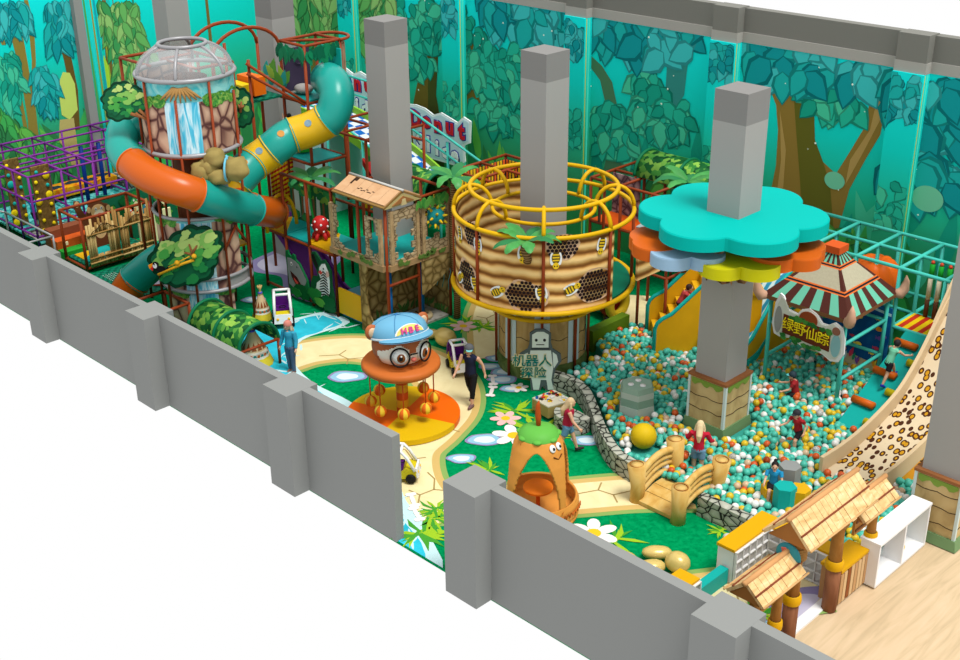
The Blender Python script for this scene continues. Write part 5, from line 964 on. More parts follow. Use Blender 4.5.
# carrot house
CXX, CYY_ = 4.1, 3.14
CARR = M((236, 160, 72), 1.4, .45, var=.06, vs=3); CARD = M((206, 106, 34), 1.3)
ch = thing('carrot_hut', 'orange carrot-shaped play hut with arched openings and green leafy top', 'play hut', (CXX, CYY_, 0), world=True)
def grid_shell(name, prof, keep, mat, t, n=200, th=.05, c=(CXX, CYY_), sub=14):
    pr2 = []
    for i in range(len(prof)-1):
        for k in range(sub): pr2.append((prof[i][0]+(prof[i+1][0]-prof[i][0])*k/sub, prof[i][1]+(prof[i+1][1]-prof[i][1])*k/sub))
    pr2.append(prof[-1]); m = MB(); vs = [(c[0]+r*cos(2*pi*i/n), c[1]+r*sin(2*pi*i/n), z) for r, z in pr2 for i in range(n)]; fs = []
    for j in range(len(pr2)-1):
        for i in range(n):
            if keep(2*pi*(i+.5)/n, (pr2[j][1]+pr2[j+1][1])/2, (pr2[j][0]+pr2[j+1][0])/2): fs.append((j*n+i, j*n+(i+1) % n, (j+1)*n+(i+1) % n, (j+1)*n+i))
    m.add(vs, fs, 0, True); o = m.build(name, mat, t); s = o.modifiers.new('solid', 'SOLIDIFY'); s.thickness = th; s.offset = -1; return o
m = MB(); m.lathe([(0, .03), (.82, .03), (.84, .1), (.78, .14), (0, .14)], (CXX, CYY_, 0), 40); m.build('floor_ring', CARR, ch)
grid_shell('wall_ring', [(.8, .05), (.85, .2), (.84, .4), (.8, .5)], lambda a, z, r: not (abs((a-RAD(205)+pi) % (2*pi)-pi) < .45), CARR, ch)
def keep(a, z, r):
    for c0 in (RAD(-52), RAD(38), RAD(128), RAD(218)):
        d = abs((a-c0+pi) % (2*pi)-pi); w = .69*math.sqrt(max(0, 1-((z-.45)/1.24)**2)) if z < 1.69 else 0
        if d < w: return False
    return True
grid_shell('cone_shell', [(.8, .42), (.73, .95), (.63, 1.35), (.52, 1.65), (.42, 1.85), (.24, 1.96), (.0, 2.0)], keep, CARR, ch)
m = MB(); q = random.Random(2)
for i in range(40):
    a = q.uniform(0, 2*pi); z = q.uniform(.2, 1.8)
    if .6 < z < 1.6 and not keep(a, z, 0): continue
    r = (.85 if z < .6 else .8-(z-.55)*.28)+.012; d = .05
    m.add([(CXX+r*cos(a), CYY_+r*sin(a), z), (CXX+r*cos(a+.06), CYY_+r*sin(a+.06), z+.03), (CXX+r*cos(a+.02), CYY_+r*sin(a+.02), z-.05)], [(0, 1, 2)])
m.build('carved_marks', CARD, ch)
for a in (-.35, .25): 
    m = MB()
    for k in range(7): p = (a0_ := a+.12*(k-3)); m.tube([(CXX+.865*cos(p-.04), CYY_+.865*sin(p-.04), .36), (CXX+.87*cos(p), CYY_+.87*sin(p), .28), (CXX+.865*cos(p+.04), CYY_+.865*sin(p+.04), .36)], .014, 5)
    m.build('feather_marks', CARD, ch)
m = MB(); m.lathe([(.42, 1.86), (.38, 1.95), (.24, 2.03), (0, 2.07)], (CXX, CYY_, 0), 24)
for k in range(7): a = k*2*pi/7; m.sph((CXX+.36*cos(a), CYY_+.36*sin(a), 1.88), (.11, .11, .05), 10, 6)
m.build('leaf_cap', M((104, 190, 76), 1.4, .5), ch)
m = MB(); m.tube([(CXX, CYY_, 2.0), (CXX-.02, CYY_, 2.25), (CXX-.03, CYY_, 2.5), (CXX, CYY_, 2.62)], [.04, .06, .045, .01], 8); m.build('stem', M((190, 84, 30), 1.3), ch)
for a, mt in ((-.22, 0), (.12, 0)):
    m = MB(); X = PL((CXX+.46*cos(a), CYY_+.46*sin(a), 1.74), (-sin(a), cos(a), 0), (-.5*cos(a), -.5*sin(a), .87)); m.sph((0, 0, .03), (.07, .085, .03), 14, 8, 0, X); m.sph((.01, -.01, .06), (.03, .035, .015), 10, 6, 1, X); m.build('eye', [WHT, BLACK], ch)
m = MB(); m.tube([(CXX+.56*cos(a), CYY_+.56*sin(a), 1.52+.05*abs(a+.05)*8) for a in (-.25, -.12, -.05, .05, .15)], .014, 5); m.build('smile', M((110, 60, 20), 1.2), ch)
m = MB(); m.lathe([(0, .58), (.3, .58), (.31, .62), (.3, .65), (0, .65)], (CXX, CYY_, 0), 28); m.build('table_top', M((250, 130, 30), 1.1), ch)
m = MB(); m.tube([(CXX, CYY_, .1), (CXX, CYY_, .6)], .045, 10); m.build('table_leg', M((226, 100, 24), 1.3), ch)
# sensory play table
pt = thing('sensory_table', 'low tan play table with colourful trays beside the stone wall', 'table', (1.48, 6.48, 0), world=True)
m = MB(); m.prism([(1.1, 6.2), (1.68, 6.12), (1.86, 6.78), (1.2, 6.86)], .28, None, z0=.1); m.build('body', M((170, 150, 90), 1.3), pt)
m = MB(); m.prism([(1.1, 6.2), (1.68, 6.12), (1.86, 6.78), (1.2, 6.86)], .03, None, z0=.38); m.build('top', M((226, 220, 196), 1.5), pt)
q = random.Random(11)
for i in range(26):
    u, v = q.uniform(.08, .92), q.uniform(.08, .92); x, y = 1.1+.58*u+.14*v, 6.2-.08*u+.66*v
    m = MB(); m.box((x, y, .425), (q.uniform(.04, .11), q.uniform(.03, .08), .03), q.uniform(0, 3)); m.build('toy_piece', [M(c, 1.5) for c in [q.choice([(230, 60, 50), (250, 200, 40), (40, 120, 200), (60, 50, 46), (240, 240, 236), (120, 80, 50)])]], pt)
# robot sign
rb = thing('robot_sign', 'silver cutout sign in front of the beehive with turquoise Chinese lettering', 'sign', (.62, 7.18, 0), world=True)
rX = PL((.35, 7.14, 0), Vector((.72, .69, 0)), (0, 0, 1))
m = MB(); m.prism([(-.12, 0), (.12, 0), (.14, .1), (.22, .14), (.24, 0), (.5, 0), (.5, .12), (.42, .3), (.48, .6), (.62, .8), (.6, 1.0), (.4, 1.14), (.36, 1.3), (.36, 1.55), (.2, 1.66), (-.02, 1.66), (-.16, 1.55), (-.16, 1.3), (-.2, 1.14), (-.4, 1.0), (-.44, .8), (-.26, .6), (-.14, .3)], .06, rX); m.build('outline_board', M((84, 96, 98), 1.05), rb)
m = MB(); m.prism([(-.06, .03), (.08, .03), (.12, .3), (.26, .3), (.3, .03), (.44, .03), (.38, .3), (.42, .62), (.36, 1.1), (-.14, 1.1), (-.2, .62), (-.1, .3)], .008, rX, 0, z0=.06); m.prism([(-.1, 1.18), (.3, 1.18), (.3, 1.52), (.18, 1.6), (.02, 1.6), (-.1, 1.52)], .008, rX, 0, z0=.06); m.prism([(.44, .62), (.54, .8), (.5, .98), (.4, 1.06), (.42, .7)], .008, rX, 0, z0=.06); m.prism([(-.24, .62), (-.36, .8), (-.32, .98), (-.2, 1.04), (-.2, .7)], .008, rX, 0, z0=.06)
m.prism(el(0, 1.38, .035, .04), .006, rX, 1, z0=.068); m.prism(el(.2, 1.38, .035, .04), .006, rX, 1, z0=.068); m.prism([(.0, 1.25), (.2, 1.25), (.2, 1.27), (0, 1.27)], .006, rX, 1, z0=.068); m.prism([(-.12, 1.14), (.32, 1.14), (.32, 1.16), (-.12, 1.16)], .006, rX, 1, z0=.068)
m.build('silver_figure', [M((196, 208, 202), .9), M((40, 46, 46), 1.0)], rb)
for s_, x, y, sz in [('机', -.42, .82, .3), ('器', -.1, .82, .3), ('人', .22, .82, .3), ('探', -.22, .5, .28), ('险', .1, .5, .28)]:
    m = MB(); text_mesh(m, s_, rX @ Matrix.Translation((x, y, .075)), sz*1.12, .016, bold=.016); text_mesh(m, s_, rX @ Matrix.Translation((x, y, .095)), sz*1.12, .016, 1, bold=.0); m.build('lettering', [M((226, 214, 170), 1.1), M((6, 120, 112), 1.1)], rb)
# olive block right of the beehive
m = MB(); m.box((-.12, 10.45, .3), (.26, 1.5, .6)); solo('padded_block', m, M((98, 128, 24), 1.3), 'long olive-green padded block between the beehive and the ball pit', 'foam block', None, (-.12, 10.45, 0))
# ================================================ YELLOW STAIRS AND WATER SLIDE
YW = M((240, 180, 24), 1.25, .5, var=.06, vs=2); TE = M((24, 190, 180), 1.4)
ys = thing('yellow_stairs', 'yellow padded stairs between two teal-edged walls at the far left of the pit', 'stairs', (1.15, 10.7, 0), world=True)
dS = Vector((.707, .707, 0)); nS = Vector((-.707, .707, 0)); O = Vector((1.15, 10.72, 0))
for k in range(7):
    m = MB(); c = O+dS*(.15+.2*k); h = .45+.22*(k+1)
    m.box((c.x, c.y, h/2), (.22, 1.35, h), pi/4); m.build('step', M((248, 190, 30), 1.5), ys)
for s0 in (-1, 1):
    w = O+nS*(.74*s0); X = PL(w, dS, (0, 0, 1)); prof = [(-.05, 0), (-.05, 1.05), (.0, 1.2), (.12, 1.32), (.35, 1.45), (1.1, 2.25), (1.3, 2.55), (1.6, 2.6)]
    m = MB(); m.prism(prof+[(1.6, 0)], .08, X, z0=-.04); m.build('side_wall', YW, ys)
    m = MB(); m.tube([X @ Vector((a, b, 0)) for a, b in prof], .055, 8); m.build('edge_pad', TE, ys)
m = MB(); c = O+dS*2.1; m.box((c.x, c.y, 1.98), (1.1, 1.5, .08), pi/4); m.build('landing', M((248, 190, 30), 1.5), ys)
m = MB(); m.box(tuple(O+dS*2.1+Vector((0, 0, .98))), (1.0, 1.4, 1.94), pi/4); m.build('landing_base', YW, ys)
ws = thing('water_slide', 'teal-edged yellow slide with blue water print behind the ball pit column', 'slide', (3.3, 12.4, 0), world=True)
WPR = MT('water_print', [(.3, (50, 150, 190)), (.5, (120, 200, 220)), (.7, (220, 240, 244))], 'wavex', 1.6, (1, 1, 1), 1.3, .4, 3)
chute(ws, [(3.05, 13.6, 2.1), (3.1, 13.0, 1.95), (3.2, 12.2, 1.2), (3.3, 11.5, .6), (3.35, 11.0, .5)], 1.0, .1, WPR, TE)
for x in (2.5, 3.72):
    X = PL((x, 10.9, 0), (0, 1, 0), (0, 0, 1)); prof = [(0, 0), (0, .9), (.4, 1.1), (1.6, 2.3), (2.7, 2.7)]
    m = MB(); m.prism(prof+[(2.7, 0)], .07, X); m.build('side_wall', YW, ws); m = MB(); m.tube([X @ Vector((a, b, .035)) for a, b in prof], .05, 8); m.build('edge_pad', TE, ws)
# ================================================ PAVILION
pv = thing('striped_pavilion', 'teal-framed pavilion with brown and mint striped hip roof and horn corners', 'pavilion', (5.4, 11.9, 0), world=True)
for x in (4.42, 6.38):
    for y in (10.92, 12.85): m = MB(); m.tube([(x, y, 0), (x, y, 2.6)], .05, 10); m.build('post', TEAL, pv)
for z in (1.0, 1.9, 2.5):
    for (a, b) in (((4.42, 10.92), (6.38, 10.92)), ((6.38, 10.92), (6.38, 12.85)), ((4.42, 12.85), (6.38, 12.85)), ((4.42, 10.92), (4.42, 12.85))):
        if z == 1.0 and a[1] == b[1] == 10.92 : continue
        m = MB(); m.tube([(*a, z), (*b, z)], .045, 8); m.build('rail', TEAL, pv)
BRN = M((84, 42, 34), 1.3, .6); MINT = M((120, 212, 180), 1.5, .6); CANV = M((200, 192, 164), 1.5, .8, 0, .05, .06, 20)
pc = Vector((5.4, 11.885, 0)); hb = 1.12
lv = [(1.14, 2.6), (1.10, 2.66), (.80, 2.98), (.72, 3.08), (.38, 3.42), (.31, 3.5), (.14, 3.72)]
def hip(mb, h0, z0, h1, z1, side, u0, u1, mi, off=0):
    ax = [Vector((1, 0, 0)), Vector((0, 1, 0)), Vector((-1, 0, 0)), Vector((0, -1, 0))][side]; s_ = Vector((-ax.y, ax.x, 0)); n_ = (ax*(z1-z0)+Vector((0, 0, h0-h1))).normalized()*off
    mb.add([pc+ax*h0+s_*(h0*u0)+Vector((0, 0, z0))+n_, pc+ax*h0+s_*(h0*u1)+Vector((0, 0, z0))+n_, pc+ax*h1+s_*(h1*u1)+Vector((0, 0, z1))+n_, pc+ax*h1+s_*(h1*u0)+Vector((0, 0, z1))+n_], [(0, 1, 2, 3)], mi)
for side in range(4):
    m = MB(); hip(m, 1.14, 2.52, 1.14, 2.62, side, -1, 1, 3); N = 9
    for k in range(N): hip(m, 1.14, 2.62, .80, 2.98, side, -1+2*k/N, -1+2*(k+1)/N, k % 2)
    for (h0, z0, h1, z1, mi) in ((.80, 2.98, .775, 3.0, 4), (.775, 3.0, .745, 3.035, 5), (.745, 3.035, .72, 3.06, 4)): hip(m, h0, z0, h1, z1, side, -1, 1, mi)
    hip(m, .72, 3.06, .38, 3.4, side, -1, -.86, 0); hip(m, .72, 3.06, .38, 3.4, side, -.86, .86, 2); hip(m, .72, 3.06, .38, 3.4, side, .86, 1, 0)
    for (h0, z0, h1, z1, mi) in ((.38, 3.4, .355, 3.42, 4), (.355, 3.42, .33, 3.45, 5), (.33, 3.45, .31, 3.47, 4)): hip(m, h0, z0, h1, z1, side, -1, 1, mi)
    for k in range(9): hip(m, .31, 3.47, .15, 3.68, side, -1+2*k/9, -1+2*(k+1)/9, k % 2)
    m.build('roof_side', [BRN, MINT, CANV, M((130, 88, 56), 1.2), M((240, 120, 50), 1.4), M((36, 34, 44), 1.3)], pv)
m = MB(); m.box((pc.x, pc.y, 3.76), (.42, .42, .17)); m.build('orange_finial', M((236, 100, 40), 1.5), pv)
for sx in (-1, 1):
    for sy in (-1, 1):
        m = MB(); d = Vector((sx, sy, 0)).normalized(); p = pc+Vector((sx*1.1, sy*1.1, 2.58)); m.tube([p-d*.05, p+d*.08, p+d*.17+Vector((0, 0, .12)), p+d*.2+Vector((0, 0, .32)), p+d*.18+Vector((0, 0, .46))], [.1, .14, .12, .07, .01], 10); m.build('horn', M((226, 178, 148), 1.4, .4), pv)
sg = thing('pavilion_sign', 'cutout sign with yellow Chinese lettering hung on the front of the striped pavilion', 'sign', (5.5, 10.76, 2.0), world=True)
sX = PL((4.9, 10.78, 1.62), Vector((1, -.0, 0)), Vector((0, 0, 1)))
shape = [(-.3, .35), (-.22, .1), (.0, .05), (.2, .12), (.5, .02), (.8, .05), (1.1, -.02), (1.3, -.12), (1.5, -.08), (1.62, .15), (1.6, .5), (1.5, .78), (1.32, .86), (1.15, .74), (1.0, .74), (.85, .92), (.65, 1.0), (.45, .92), (.35, .78), (.1, .82), (-.05, 1.1), (-.15, 1.15), (-.25, .9)]
ctr = (.65, .45)
m = MB(); m.prism(shape, .05, sX); m.build('white_board', WHT, sg)
m = MB(); m.prism([(ctr[0]+(a-ctr[0])*.93, ctr[1]+(b-ctr[1])*.9) for a, b in shape], .008, sX, 0, z0=.05); q = random.Random(4)
m.prism([(.0, .2), (1.25, .1), (1.25, .62), (.0, .68)], .008, sX, 1, z0=.058)
for i in range(26): a = q.uniform(0, 1); u = -.02+1.3*a; v = q.choice((.12, .66))+q.uniform(-.05, .05)-.04*a; m.prism(blob(.07, .05, 5, .2, 14, i, u, v), .005, sX, 2+i % 2, z0=.066+.0008*i)
m.prism(el(.65, .72, .24, .2), .01, sX, 4, z0=.062); m.prism(el(-.13, .5, .1, .34), .01, sX, 5, z0=.062); m.prism(el(1.4, .3, .12, .28), .01, sX, 6, z0=.062); m.prism(el(1.38, .66, .1, .1), .01, sX, 7, z0=.064)
m.build('print', [M((214, 218, 206), 1.1), M((104, 50, 30), 1.1), M((40, 110, 50), 1.1), M((70, 140, 60), 1.1), M((150, 70, 36), 1.1), M((150, 152, 150), 1.1), M((140, 190, 196), 1.1), M((150, 100, 80), 1.1)], sg)
for i, s_ in enumerate('绿野仙踪'):
    m = MB(); text_mesh(m, s_, sX @ Matrix.Translation((.16+.31*i, .44-.025*i, .1)), .33, .012, bold=.0); m.build('lettering', M((246, 222, 30), 1.1), sg)
aq = thing('aquarium_panel', 'deep blue sea-life print panel closing the back of the striped pavilion', 'panel', (5.4, 12.93, .4), world=True)
SEA = MT('sea_print', [(.0, (14, 60, 120)), (.5, (14, 84, 150)), (1, (50, 140, 190))], 'noise', 1.4, k=1.0)
for X, w in ((PL((4.45, 12.93, .45), (1, 0, 0), (0, 0, 1)), 2.05),):
    m = MB(); m.prism([(0, 0), (w, 0), (w, 1.75), (0, 1.75)], .03, X); m.prism([(0, 0), (w, 0), (w, .18), (w*.6, .28), (w*.3, .22), (0, .3)], .005, X, 1, z0=.03); q = random.Random(int(w*10))
    for i in range(26):
        u, v = q.uniform(.1, w-.1), q.uniform(.15, 1.6); r = q.uniform(.03, .07); c = 2+i % 5; m.prism(el(u, v, r*1.5, r), .004, X, c, z0=.036+.0005*i); m.prism([(u-r*1.3, v), (u-r*2.2, v+r), (u-r*2.2, v-r)], .004, X, c, z0=.036+.0005*i)
    for i in range(18):
        u = q.uniform(.1, w-.1); m.prism(leaf(u, q.uniform(.05, .2), q.uniform(.15, .4), pi/2+q.uniform(-.5, .5), .16), .004, X, 2+i % 6, z0=.05+.0005*i)
    m.prism([(0, 1.7), (w*.3, 1.6), (w*.6, 1.66), (w, 1.55), (w, 1.62), (w*.5, 1.74), (0, 1.75)], .004, X, 7, z0=.04)
    m.build('print_board', [SEA, M((206, 190, 150), 1.05), M((240, 150, 40), 1.05), M((210, 60, 90), 1.05), M((250, 220, 80), 1.05), M((120, 80, 170), 1.05), M((40, 150, 110), 1.05), M((190, 220, 230), 1.05)], aq)
# ================================================ TEAL FRAME, RAMP AND SPOTTED SLIDE
TXS = [3.1, 4.2, 5.35, 6.48, 7.6, 8.7, 9.8]
rf_ = scaffold('teal_frame', 'long teal tubular play frame along the back wall behind the pavilion', TXS, [13.05, 14.1, 15.2], [1.7, 3.2], TEAL, .05, decks=[(6.48, 7.6, 13.05, 14.1, 1.7, STR), (7.6, 9.8, 13.05, 14.1, 1.7, TQ)], skip=(('x', 5.35, 1.7), ('x', 4.2, 1.7)))
for k in range(4):
    m = MB(); x, y = 6.8+.22*k, 14.05; m.tube([(x, y, 1.74), (x, y, 2.2)], .06, 8, mi=0); m.tube([(x, y, 2.2), (x, y, 2.75)], .06, 8, mi=1); m.tube([(x, y, 2.75), (x, y, 3.1)], .065, 8, mi=2); m.sph((x, y, 3.14), .05, 8, 6, 3)
    solo('bamboo_post', m, [M((100, 60, 36), 1.2), M((236, 222, 190), 1.3), M((30, 170, 50), 1.3), M((220, 80, 50), 1.3)], 'brown, cream and green padded post in a row on the teal frame deck', 'post', 'padded posts on the teal frame', (x, y, 1.74))
pk = thing('pumpkin_dome', 'orange ribbed pumpkin dome inside the teal frame behind the pavilion roof', 'dome', (5.2, 14.4, 1.7), world=True)
for k in range(10):
    a = k*2*pi/10; m = MB(); m.sph((5.2+.3*cos(a), 14.4+.3*sin(a), 2.2), (.33, .33, .52), 12, 8); m.build('rib', M((232, 104, 24), 1.3, .4), pk)
rp = thing('climbing_ramp', 'turquoise padded climbing ramp with orange and yellow roller holds', 'ramp', (7.5, 11.6, 0), world=True)
m = MB(); rx0, rx1 = 6.85, 7.92; ry0, rz0, ry1, rz1 = 10.15, .35, 13.0, 1.72
m.add([(rx0, ry0, rz0), (rx1, ry0, rz0), (rx1, ry1, rz1), (rx0, ry1, rz1), (rx0, ry0, rz0-.12), (rx1, ry0, rz0-.12), (rx1, ry1, rz1-.12), (rx0, ry1, rz1-.12)], [(0, 1, 2, 3), (7, 6, 5, 4), (0, 4, 5, 1), (1, 5, 6, 2), (2, 6, 7, 3), (3, 7, 4, 0)]); m.build('ramp_pad', TQ, rp)
for k in range(6):
    t = .08+.155*k; y_, z_ = ry0+(ry1-ry0)*t, rz0+(rz1-rz0)*t+.07; x0 = rx0-.02 if k % 2 else rx0+.55; m = MB()
    m.tube([(x0, y_, z_), (x0+.55, y_-.03, z_)], .09, 12); m.build('roller_hold', ORG if k % 2 else M((236, 214, 30), 1.5), rp)
m = MB(); m.box((7.48, 13.0, .8), (1.1, .08, 1.6)); m.build('support', TEAL, rp)
SPOT = bpy.data.materials.new('leopard_spots'); SPOT.use_nodes = True; MC[('SPOT',)] = SPOT
def spots(name, base, ring, core, scale, k):
    m = bpy.data.materials.new(name); m.use_nodes = True; n = m.node_tree.nodes; l = m.node_tree.links; b = n['Principled BSDF']; tc = n.new('ShaderNodeTexCoord'); v = n.new('ShaderNodeTexVoronoi'); v.inputs['Scale'].default_value = scale; v.inputs['Randomness'].default_value = .75
    mp = n.new('ShaderNodeMapping'); mp.inputs['Scale'].default_value = (1, .62, .62); l.new(tc.outputs['Object'], mp.inputs['Vector']); l.new(mp.outputs['Vector'], v.inputs['Vector']); r = n.new('ShaderNodeValToRGB'); r.color_ramp.interpolation = 'CONSTANT'; l.new(v.outputs['Distance'], r.inputs['Fac']); e = r.color_ramp.elements; e.new(.5)
    for q_, (p, c) in zip(e, [(0, core), (.27, ring), (.45, base)]): q_.position = p; q_.color = (*[min(.95, x/k) for x in lin(c)], 1)
    l.new(r.outputs['Color'], b.inputs['Base Color']); b.inputs['Roughness'].default_value = .5; b.inputs['Specular IOR Level'].default_value = .1; return m
CRM = M((240, 212, 168), 1.5, .5); SPB = spots('cream_leopard_print', (250, 228, 190), (84, 44, 20), (226, 164, 30), 7.2, 1.6); SPO = spots('orange_leopard_print', (240, 160, 40), (60, 34, 20), (236, 170, 50), 7.2, 1.15)
sp_ = thing('spotted_slide', 'tall cream slide with brown leopard spots running down into the ball pit', 'slide', (8.6, 10.5, 0), world=True)
SC_ = [(8.55, 13.6, 3.1), (8.55, 13.0, 3.05), (8.57, 12.3, 2.5), (8.6, 11.4, 1.65), (8.62, 10.6, 1.15), (8.55, 9.6, .75), (8.45, 8.7, .5), (8.35, 7.9, .4)]
chute(sp_, SC_, 1.25, .36, SPB, CRM)
P = spline(SC_, 6); m = MB(); vs = []
for p in P: vs += [(p.x+.66, p.y, max(.02, p.z+.2)), (p.x+.66, p.y, .02), (p.x+.61, p.y, max(.02, p.z+.2)), (p.x+.61, p.y, .02)]
fs = []
for i in range(len(P)-1): fs += [(4*i, 4*i+1, 4*i+5, 4*i+4), (4*i+2, 4*i+6, 4*i+7, 4*i+3), (4*i, 4*i+4, 4*i+6, 4*i+2)]
fs += [(0, 2, 3, 1), tuple(4*(len(P)-1)+k for k in (0, 1, 3, 2))]
m.add(vs, fs); m.build('side_skirt', SPO, sp_)
m = MB(); X = PL((7.9, 13.2, 2.95), (0, 1, 0), (0, 0, 1)); m.prism([(-1.2, -.35), (.5, 0), (.5, .95), (.2, 1.0), (-.2, .85), (-.7, .3)], .05, X); m.build('head_wall', CRM, sp_)
# ================================================ ENTRANCE COUNTERS AND GATE
CTOP = M((250, 188, 10), 1.6, .5); LAT = M((236, 236, 234), 1.3)
def counter(name, label, x0, x1, y0, y1, h, faces):
    t = thing(name, label, 'counter', ((x0+x1)/2, (y0+y1)/2, 0), world=True)
    m = MB(); m.box(((x0+x1)/2, (y0+y1)/2, h-.03), (x1-x0, y1-y0, .06)); m.build('top', CTOP, t)
    m = MB(); m.box(((x0+x1)/2, (y0+y1)/2, (h-.06)/2), (x1-x0-.04, y1-y0-.04, h-.062)); m.build('carcass', WHT, t)
    for (o, u, w) in faces:
        m = MB(); X = PL(o, u, (0, 0, 1)); n = max(2, round(w/.24)); c = w/n; rws = 3; ch_ = (h-.1)/rws
        for i in range(n):
            for j in range(rws):
                a, b = i*c+.012, j*ch_+.012; m.prism([(a, b), (a+c-.024, b), (a+c-.024, b+ch_-.024), (a, b+ch_-.024)], .004, X, 0); m.prism([(a, b), (a+c-.024, b), (a+c-.024, b+ch_-.024)], .01, X, 1)
        for i in range(n+1): m.prism([(i*c-.012, 0), (i*c+.012, 0), (i*c+.012, h-.08), (i*c-.012, h-.08)], .05, X, 2)
        for j in range(rws+1): m.prism([(0, j*ch_-.012), (w, j*ch_-.012), (w, j*ch_+.012), (0, j*ch_+.012)], .05, X, 2)
        m.build('cubby_front', [M((216, 216, 214), 1.15), M((176, 174, 170), 1.1), LAT], t)
    return t
counter('lattice_counter', 'white cubby-front counter with yellow top running from gate towards the stone wall', 7.98, 8.38, 3.86, 5.36, .78, [((8.38, 3.88, .04), (0, 1, 0), 1.1)])
counter('lattice_counter', 'white cubby-front counter with yellow top along the front edge of the ball pit', 8.39, 9.72, 5.0, 5.36, .78, [((8.42, 5.0, .04), (1, 0, 0), 1.28)])
counter('lattice_counter', 'small yellow-topped white counter against the grey front wall', 7.98, 8.42, 2.1, 2.72, .78, [((8.42, 2.12, .04), (0, 1, 0), .58)])
counter('lattice_counter', 'narrow yellow-topped white counter behind the left gate post by the front wall', 9.45, 9.85, 2.05, 2.65, .6, [((9.85, 2.07, .04), (0, 1, 0), .56)])
m = MB(); m.box((8.2, 3.3, .17), (.18, 1.1, .34)); solo('gate_board', m, TQ, 'low turquoise padded board bridging the two yellow-topped counters', 'barrier', None, (8.2, 3.3, 0))
GLOG = MT('gate_log', [(.25, (150, 96, 40)), (.5, (184, 128, 62)), (.8, (206, 154, 86))], 'noise', 5, (1, 1, .3), 1.3, .6, 1); GLOW = MT('gate_log_base', [(.25, (120, 74, 50)), (.8, (168, 112, 78))], 'noise', 6, (1, 1, .2), 1.2, .6, 1)
THA = MT('thatch_shingle', [(.2, (206, 156, 96)), (.5, (238, 200, 140)), (.8, (250, 226, 178))], 'noise', 5, (2, .6, 1), 1.3, .7, 1)
GX = 10.05
gt = thing('entrance_gate', 'log entrance gate with a long thatched roof over two tall posts', 'gate', (GX, 3.8, 0), world=True)
def gpost(t, y, h, r=.13, ring=.98):
    m = MB(); m.tube([(GX, y, 0), (GX, y, ring)], r*1.05, 14); m.build('post_base', GLOW, t)
    m = MB(); m.lathe([(r*1.25, ring-.06), (r*1.32, ring), (r*1.25, ring+.1), (r*1.0, ring+.12)], (GX, y, 0), 14); m.build('yellow_collar', CTOP, t)
    m = MB(); m.tube([(GX, y, ring+.05), (GX, y, h*.7), (GX, y+.01, h)], [r*.95, r*.85, r*.95], 14); m.build('post', GLOG, t)
def thatch(t, y0, y1, z, hw, rise, x=GX):
    for s0, nm in ((1, 'front_slope'), (-1, 'rear_slope')):
        m = MB(); n = max(5, int((y1-y0)/.14)); q = random.Random(int(y0*10)+s0)
        for k in range(n):
            a, b = y0+(y1-y0)*k/n, y0+(y1-y0)*(k+1)/n-.008; e = q.uniform(-.03, .03)
            P_ = [Vector((x+s0*(hw+e), a, z-e*.5)), Vector((x+s0*(hw+e), b, z-e*.5)), Vector((x, b, z+rise)), Vector((x, a, z+rise))]; n_ = Vector((s0*rise, 0, hw)).normalized()*.06
            m.add(P_+[p+n_ for p in P_], [(0, 1, 2, 3), (7, 6, 5, 4), (0, 4, 5, 1), (1, 5, 6, 2), (2, 6, 7, 3), (3, 7, 4, 0)], 0)
        d = Vector((-s0*hw, 0, rise)); n_ = Vector((s0*rise, 0, hw)).normalized()*.066
        for tt in (.48,): m.tube([Vector((x+s0*hw, a, z))+d*tt+n_ for a in (y0-.02, y1+.02)], .018, 6, mi=1)
        m.tube([Vector((x+s0*hw*.98, a, z))+n_ for a in (y0-.02, y1+.02)], .02, 6, mi=2)
        m.build(nm, [THA, M((140, 70, 40), 1.3), M((226, 180, 120), 1.4)], t)
    m = MB(); m.tube([(x, y0-.05, z+rise+.05), (x, y1+.05, z+rise+.05)], .05, 8); m.build('ridge_log', M((216, 160, 104), 1.3), t)
    for y in (y0+.03, y1-.06): m = MB(); m.prism([(-hw*.9, 0), (hw*.9, 0), (0, rise*.92)], .04, PL((x, y, z), (-1, 0, 0), (0, 0, 1))); m.build('gable', M((176, 116, 60), 1.2), t)
gpost(gt, 3.1, 2.35); gpost(gt, 4.5, 2.35)
m = MB(); m.tube([(GX, 2.9, 1.98), (GX, 4.75, 1.98)], .075, 10); m.tube([(GX, 3.1, 2.2), (GX, 4.5, 2.2)], .05, 8); m.build('cross_beam', GLOG, gt)
for y in (3.1, 4.5):
    m = MB()
    for k in range(5): m.ring((GX, y, 1.86+.05*k), .15, .028, 14, 5)
    m.build('rope_lashing', M((176, 130, 70), 1.2), gt)
    for s0 in (-1, 1): m = MB(); m.tube([(GX, y, 1.6), (GX, y+s0*.3, 1.95)], .045, 8); m.build('brace', GLOG, gt)
thatch(gt, 2.72, 4.85, 2.32, .42, .42)
m = MB(); m.sph((GX, 2.82, 2.02), (.24, .06, .24), 18, 12); m.prism([(-.04, -.2), (.05, -.2), (.05, .2), (-.04, .2)], .02, PL((GX+.0, 2.74, 2.02), (.9, 0, .3), (-.3, 0, .9)), 1); solo('hanging_emblem', m, [M((60, 150, 160), 1.2), M((220, 110, 90), 1.2)], 'round teal emblem hanging at the near end of the long thatched roof', 'emblem', None, (GX, 2.82, 1.78))
ge = thing('side_gate', 'small thatched roof with hanging board on low log posts, nearest the front wall', 'gate', (GX, 2.3, 0), world=True)
gpost(ge, 2.62, 1.8, .1, .7); gpost(ge, 1.9, 1.8, .1, .7); thatch(ge, 1.55, 2.85, 1.78, .34, .3)
